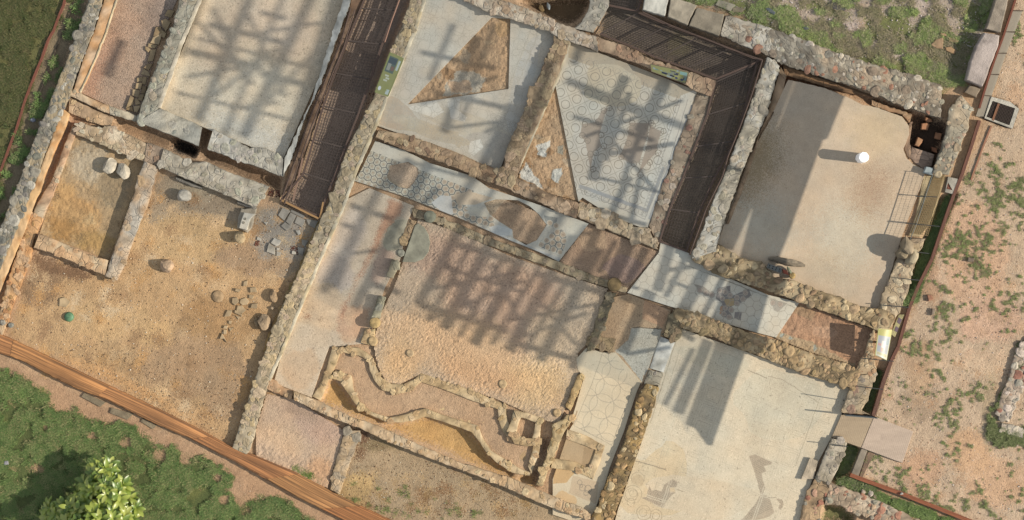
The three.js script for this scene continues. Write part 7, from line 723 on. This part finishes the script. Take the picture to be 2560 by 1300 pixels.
// ---------------------------------------------------------------- stand-in roof frame added out of view; shaped to throw the lattice of shadows
{
  const LV = [15, 11.8, 7.6, 5.6], tn = Math.tan(ELEV), at = (p, h = 0, up = h) => new THREE.Vector3(X(p[0]) + SUNH.x * h / tn, up, Zz(p[1]) + SUNH.y * h / tn);
  const c = at([1280, 650], 15, 0), root = thing('added_roof_frame', 'unseen steel frame added east of the ruins as a stand-in for the real roof and its beam shadows', 'roof frame', c); root.userData.base = c.clone(); const sm = M('#9a9a98', { map: 0, rough: .6, metal: .3 });
  const S = [[625, -40, 482, 300, 26], [790, -60, 596, 340, 30], [846, -60, 700, 400, 40], [460, 128, 640, 168, 22], [510, 60, 690, 105, 18], [640, 182, 770, 216, 20], [455, 192, 600, 164, 11], [640, 80, 800, 54, 10], [560, 270, 680, 255, 9], [560, 300, 640, 130, 9], [300, 100, 262, 190, 26], [640, 30, 700, 46, 16],
    [980, 400, 800, 730, 24], [1060, 400, 880, 770, 28], [870, 512, 968, 546, 16], [905, 703, 990, 731, 18], [860, 636, 1000, 614, 10], [850, 560, 900, 576, 14], [1180, 500, 1036, 760, 26], [1262, 520, 1100, 820, 30], [1340, 560, 1176, 860, 30], [1120, 606, 1268, 650, 20], [1040, 760, 1260, 826, 20], [1070, 720, 1290, 678, 10], [1420, 590, 1264, 876, 30], [1490, 620, 1340, 900, 28], [1520, 720, 1420, 920, 24], [1270, 797, 1500, 756, 10], [1340, 685, 1520, 737, 20], [1290, 860, 1440, 900, 18],
    [1486, 570, 1440, 682, 22], [1566, 600, 1518, 706, 36], [1606, 620, 1560, 710, 20], [1612, 726, 1545, 880, 34], [1545, 738, 1676, 784, 24], [1664, 606, 1628, 726, 26], [1760, 650, 1690, 780, 34], [1836, 672, 1776, 800, 30], [1640, 676, 1780, 655, 12], [1758, 850, 1682, 1030, 30], [1806, 850, 1740, 990, 26], [1600, 770, 1720, 848, 14], [1560, 884, 1660, 866, 10],
    [1188, 90, 1096, 330, 26], [1270, 260, 1190, 420, 28], [1330, 150, 1270, 330, 24], [1080, 230, 1300, 280, 16], [1040, 130, 1230, 170, 16], [1100, 320, 1260, 300, 9], [1404, 200, 1700, 318, 22], [1480, 388, 1670, 358, 13], [1590, 420, 1556, 592, 10], [1654, 190, 1586, 330, 34], [1524, 250, 1466, 450, 28], [1420, 290, 1620, 350, 14], [1440, 110, 1420, 160, 20], [1550, 190, 1520, 250, 26], [1460, 520, 1600, 560, 12], [1560, 440, 1500, 560, 18],
    [1180, 430, 1120, 520, 24], [1300, 480, 1250, 590, 28], [1400, 520, 1340, 620, 22], [1150, 520, 1300, 505, 10], [1010, 395, 970, 470, 24], [1080, 470, 1030, 520, 18], [960, 420, 1030, 408, 9], [1420, 590, 1480, 578, 9],
    [1990, 212, 1870, 520, 24], [1944, 320, 1810, 620, 22], [2040, 215, 1900, 590, 20], [1850, 500, 1960, 530, 8], [1760, 330, 1700, 520, 20], [1700, 400, 1800, 420, 12],
    [700, -20, 540, 350, 11], [745, 20, 610, 330, 10], [500, -20, 440, 140, 12], [480, 95, 760, 168, 9], [430, 230, 720, 300, 10], [520, 20, 600, 200, 8], [600, 20, 700, 240, 8], [680, 120, 520, 240, 8], [470, 40, 620, 210, 8], [660, 250, 780, 120, 8],
    [900, 560, 830, 720, 12], [980, 560, 910, 720, 12], [1220, 520, 1060, 800, 10], [1300, 550, 1140, 840, 10], [1380, 600, 1220, 860, 10], [1456, 620, 1300, 880, 10], [1080, 660, 1300, 730, 9], [1060, 800, 1300, 700, 8], [1300, 840, 1460, 780, 8], [1100, 640, 1180, 790, 8], [1220, 660, 1290, 800, 8], [1330, 740, 1430, 860, 8],
    [1230, 60, 1140, 300, 11], [1120, 60, 1060, 200, 11], [1040, 260, 1240, 190, 8], [1200, 330, 1330, 250, 8], [1560, 230, 1500, 400, 12], [1620, 240, 1540, 460, 11], [1440, 230, 1600, 290, 9], [1450, 340, 1690, 250, 8], [1470, 440, 1640, 480, 9], [1500, 330, 1620, 470, 8],
    [1000, 400, 1180, 450, 9], [1220, 470, 1170, 560, 12], [1350, 520, 1290, 620, 12], [1450, 560, 1400, 640, 10], [1700, 640, 1650, 740, 12], [1800, 680, 1740, 790, 12], [1660, 700, 1840, 770, 9], [1720, 870, 1650, 1010, 10], [1500, 690, 1580, 720, 9], [1530, 600, 1490, 680, 10]];
  const level = (x) => LV[x > 1690 ? 3 : x > 1420 ? 2 : x > 835 ? 1 : 0];
  for (const [x1, y1, x2, y2, w] of S) { const h = level(Math.min(x1, x2)); part('beam', bar(at([x1, y1], h), at([x2, y2], h), w * .8 / PPM, .05), sm, root); }
  const H = LV[3]; part('shadow_panel', slab2([[2108, 222], [2058, 345], [2046, 350], [1958, 592], [1930, 660], [1866, 870], [1852, 878], [1768, 1112], [1738, 1070], [1714, 1060], [1782, 880], [1850, 650], [1918, 395], [1996, 190]], H + .1, H + .2), sm, root);
  part('shadow_panel', slab2([[1902, 392], [1980, 190], [1900, 176], [1836, 378], [1744, 605], [1812, 622]], H + .3, H + .34), M('#8d8d8b', { map: 0 }), root);
  // translucent sheets added to dim and cool the upper rooms
  const pane = new THREE.MeshPhysicalMaterial({ color: new THREE.Color(.70, .735, .78), transmission: 1, thickness: 0, roughness: .1, ior: 1.2 });
  const sheet = (P, h) => { const gx = new THREE.ShapeGeometry(new THREE.Shape(P.map(p => { const v = at(p, h); return new THREE.Vector2(v.x, -v.z); }))); gx.rotateX(-Math.PI / 2); gx.translate(0, h, 0); part('dimming_sheet', gx, pane, root); };
  sheet([[600, -200], [930, -200], [835, 100], [835, 560], [740, 640], [700, 610], [560, 540], [440, 520], [330, 440], [440, 200]], LV[0] + .15); sheet([[930, -200], [1500, -200], [1420, 0], [1420, 905], [1300, 870], [1180, 830], [1060, 800], [960, 770], [860, 790], [780, 740], [835, 600], [835, 100]], LV[1] + .15); sheet([[1500, -200], [1790, -200], [1690, 100], [1690, 1050], [1640, 1010], [1560, 960], [1420, 905], [1420, 0]], LV[2] + .15); sheet([[1790, -200], [2010, 170], [1996, 190], [1918, 395], [1850, 650], [1784, 880], [1706, 1084], [1690, 1050], [1690, 100]], LV[3] + .15);
  function slab2(P, y0, y1) { const q = P.map(p => { const v = at(p, y0); return new THREE.Vector2(v.x, -v.z); }), gx = new THREE.ExtrudeGeometry(new THREE.Shape(q), { depth: y1 - y0, bevelEnabled: false }); gx.rotateX(-Math.PI / 2); gx.translate(0, y0, 0); return gx; }
  const za = -12, zb = 14.5; LV.forEach((h, k) => { const xa = [13.4, 13.8, 14.9, 15.1][k] + .2, xb = [21.6, 25, 20.5, 21][k]; for (const z of [za, zb]) { part('girder', bar(new THREE.Vector3(xa, h + .5, z - k * .3), new THREE.Vector3(xb, h + .5, z - k * .3), .2, .3), sm, root); for (const x of [xa + .3, (xa + xb) / 2, xb - .3]) part('post', rod(new THREE.Vector3(x, -.1, z - k * .3), new THREE.Vector3(x, h + .4, z - k * .3), .1, 12), sm, root); } });
}
scene.traverse((o) => { delete o.userData.base; });
renderer.render(scene, camera);
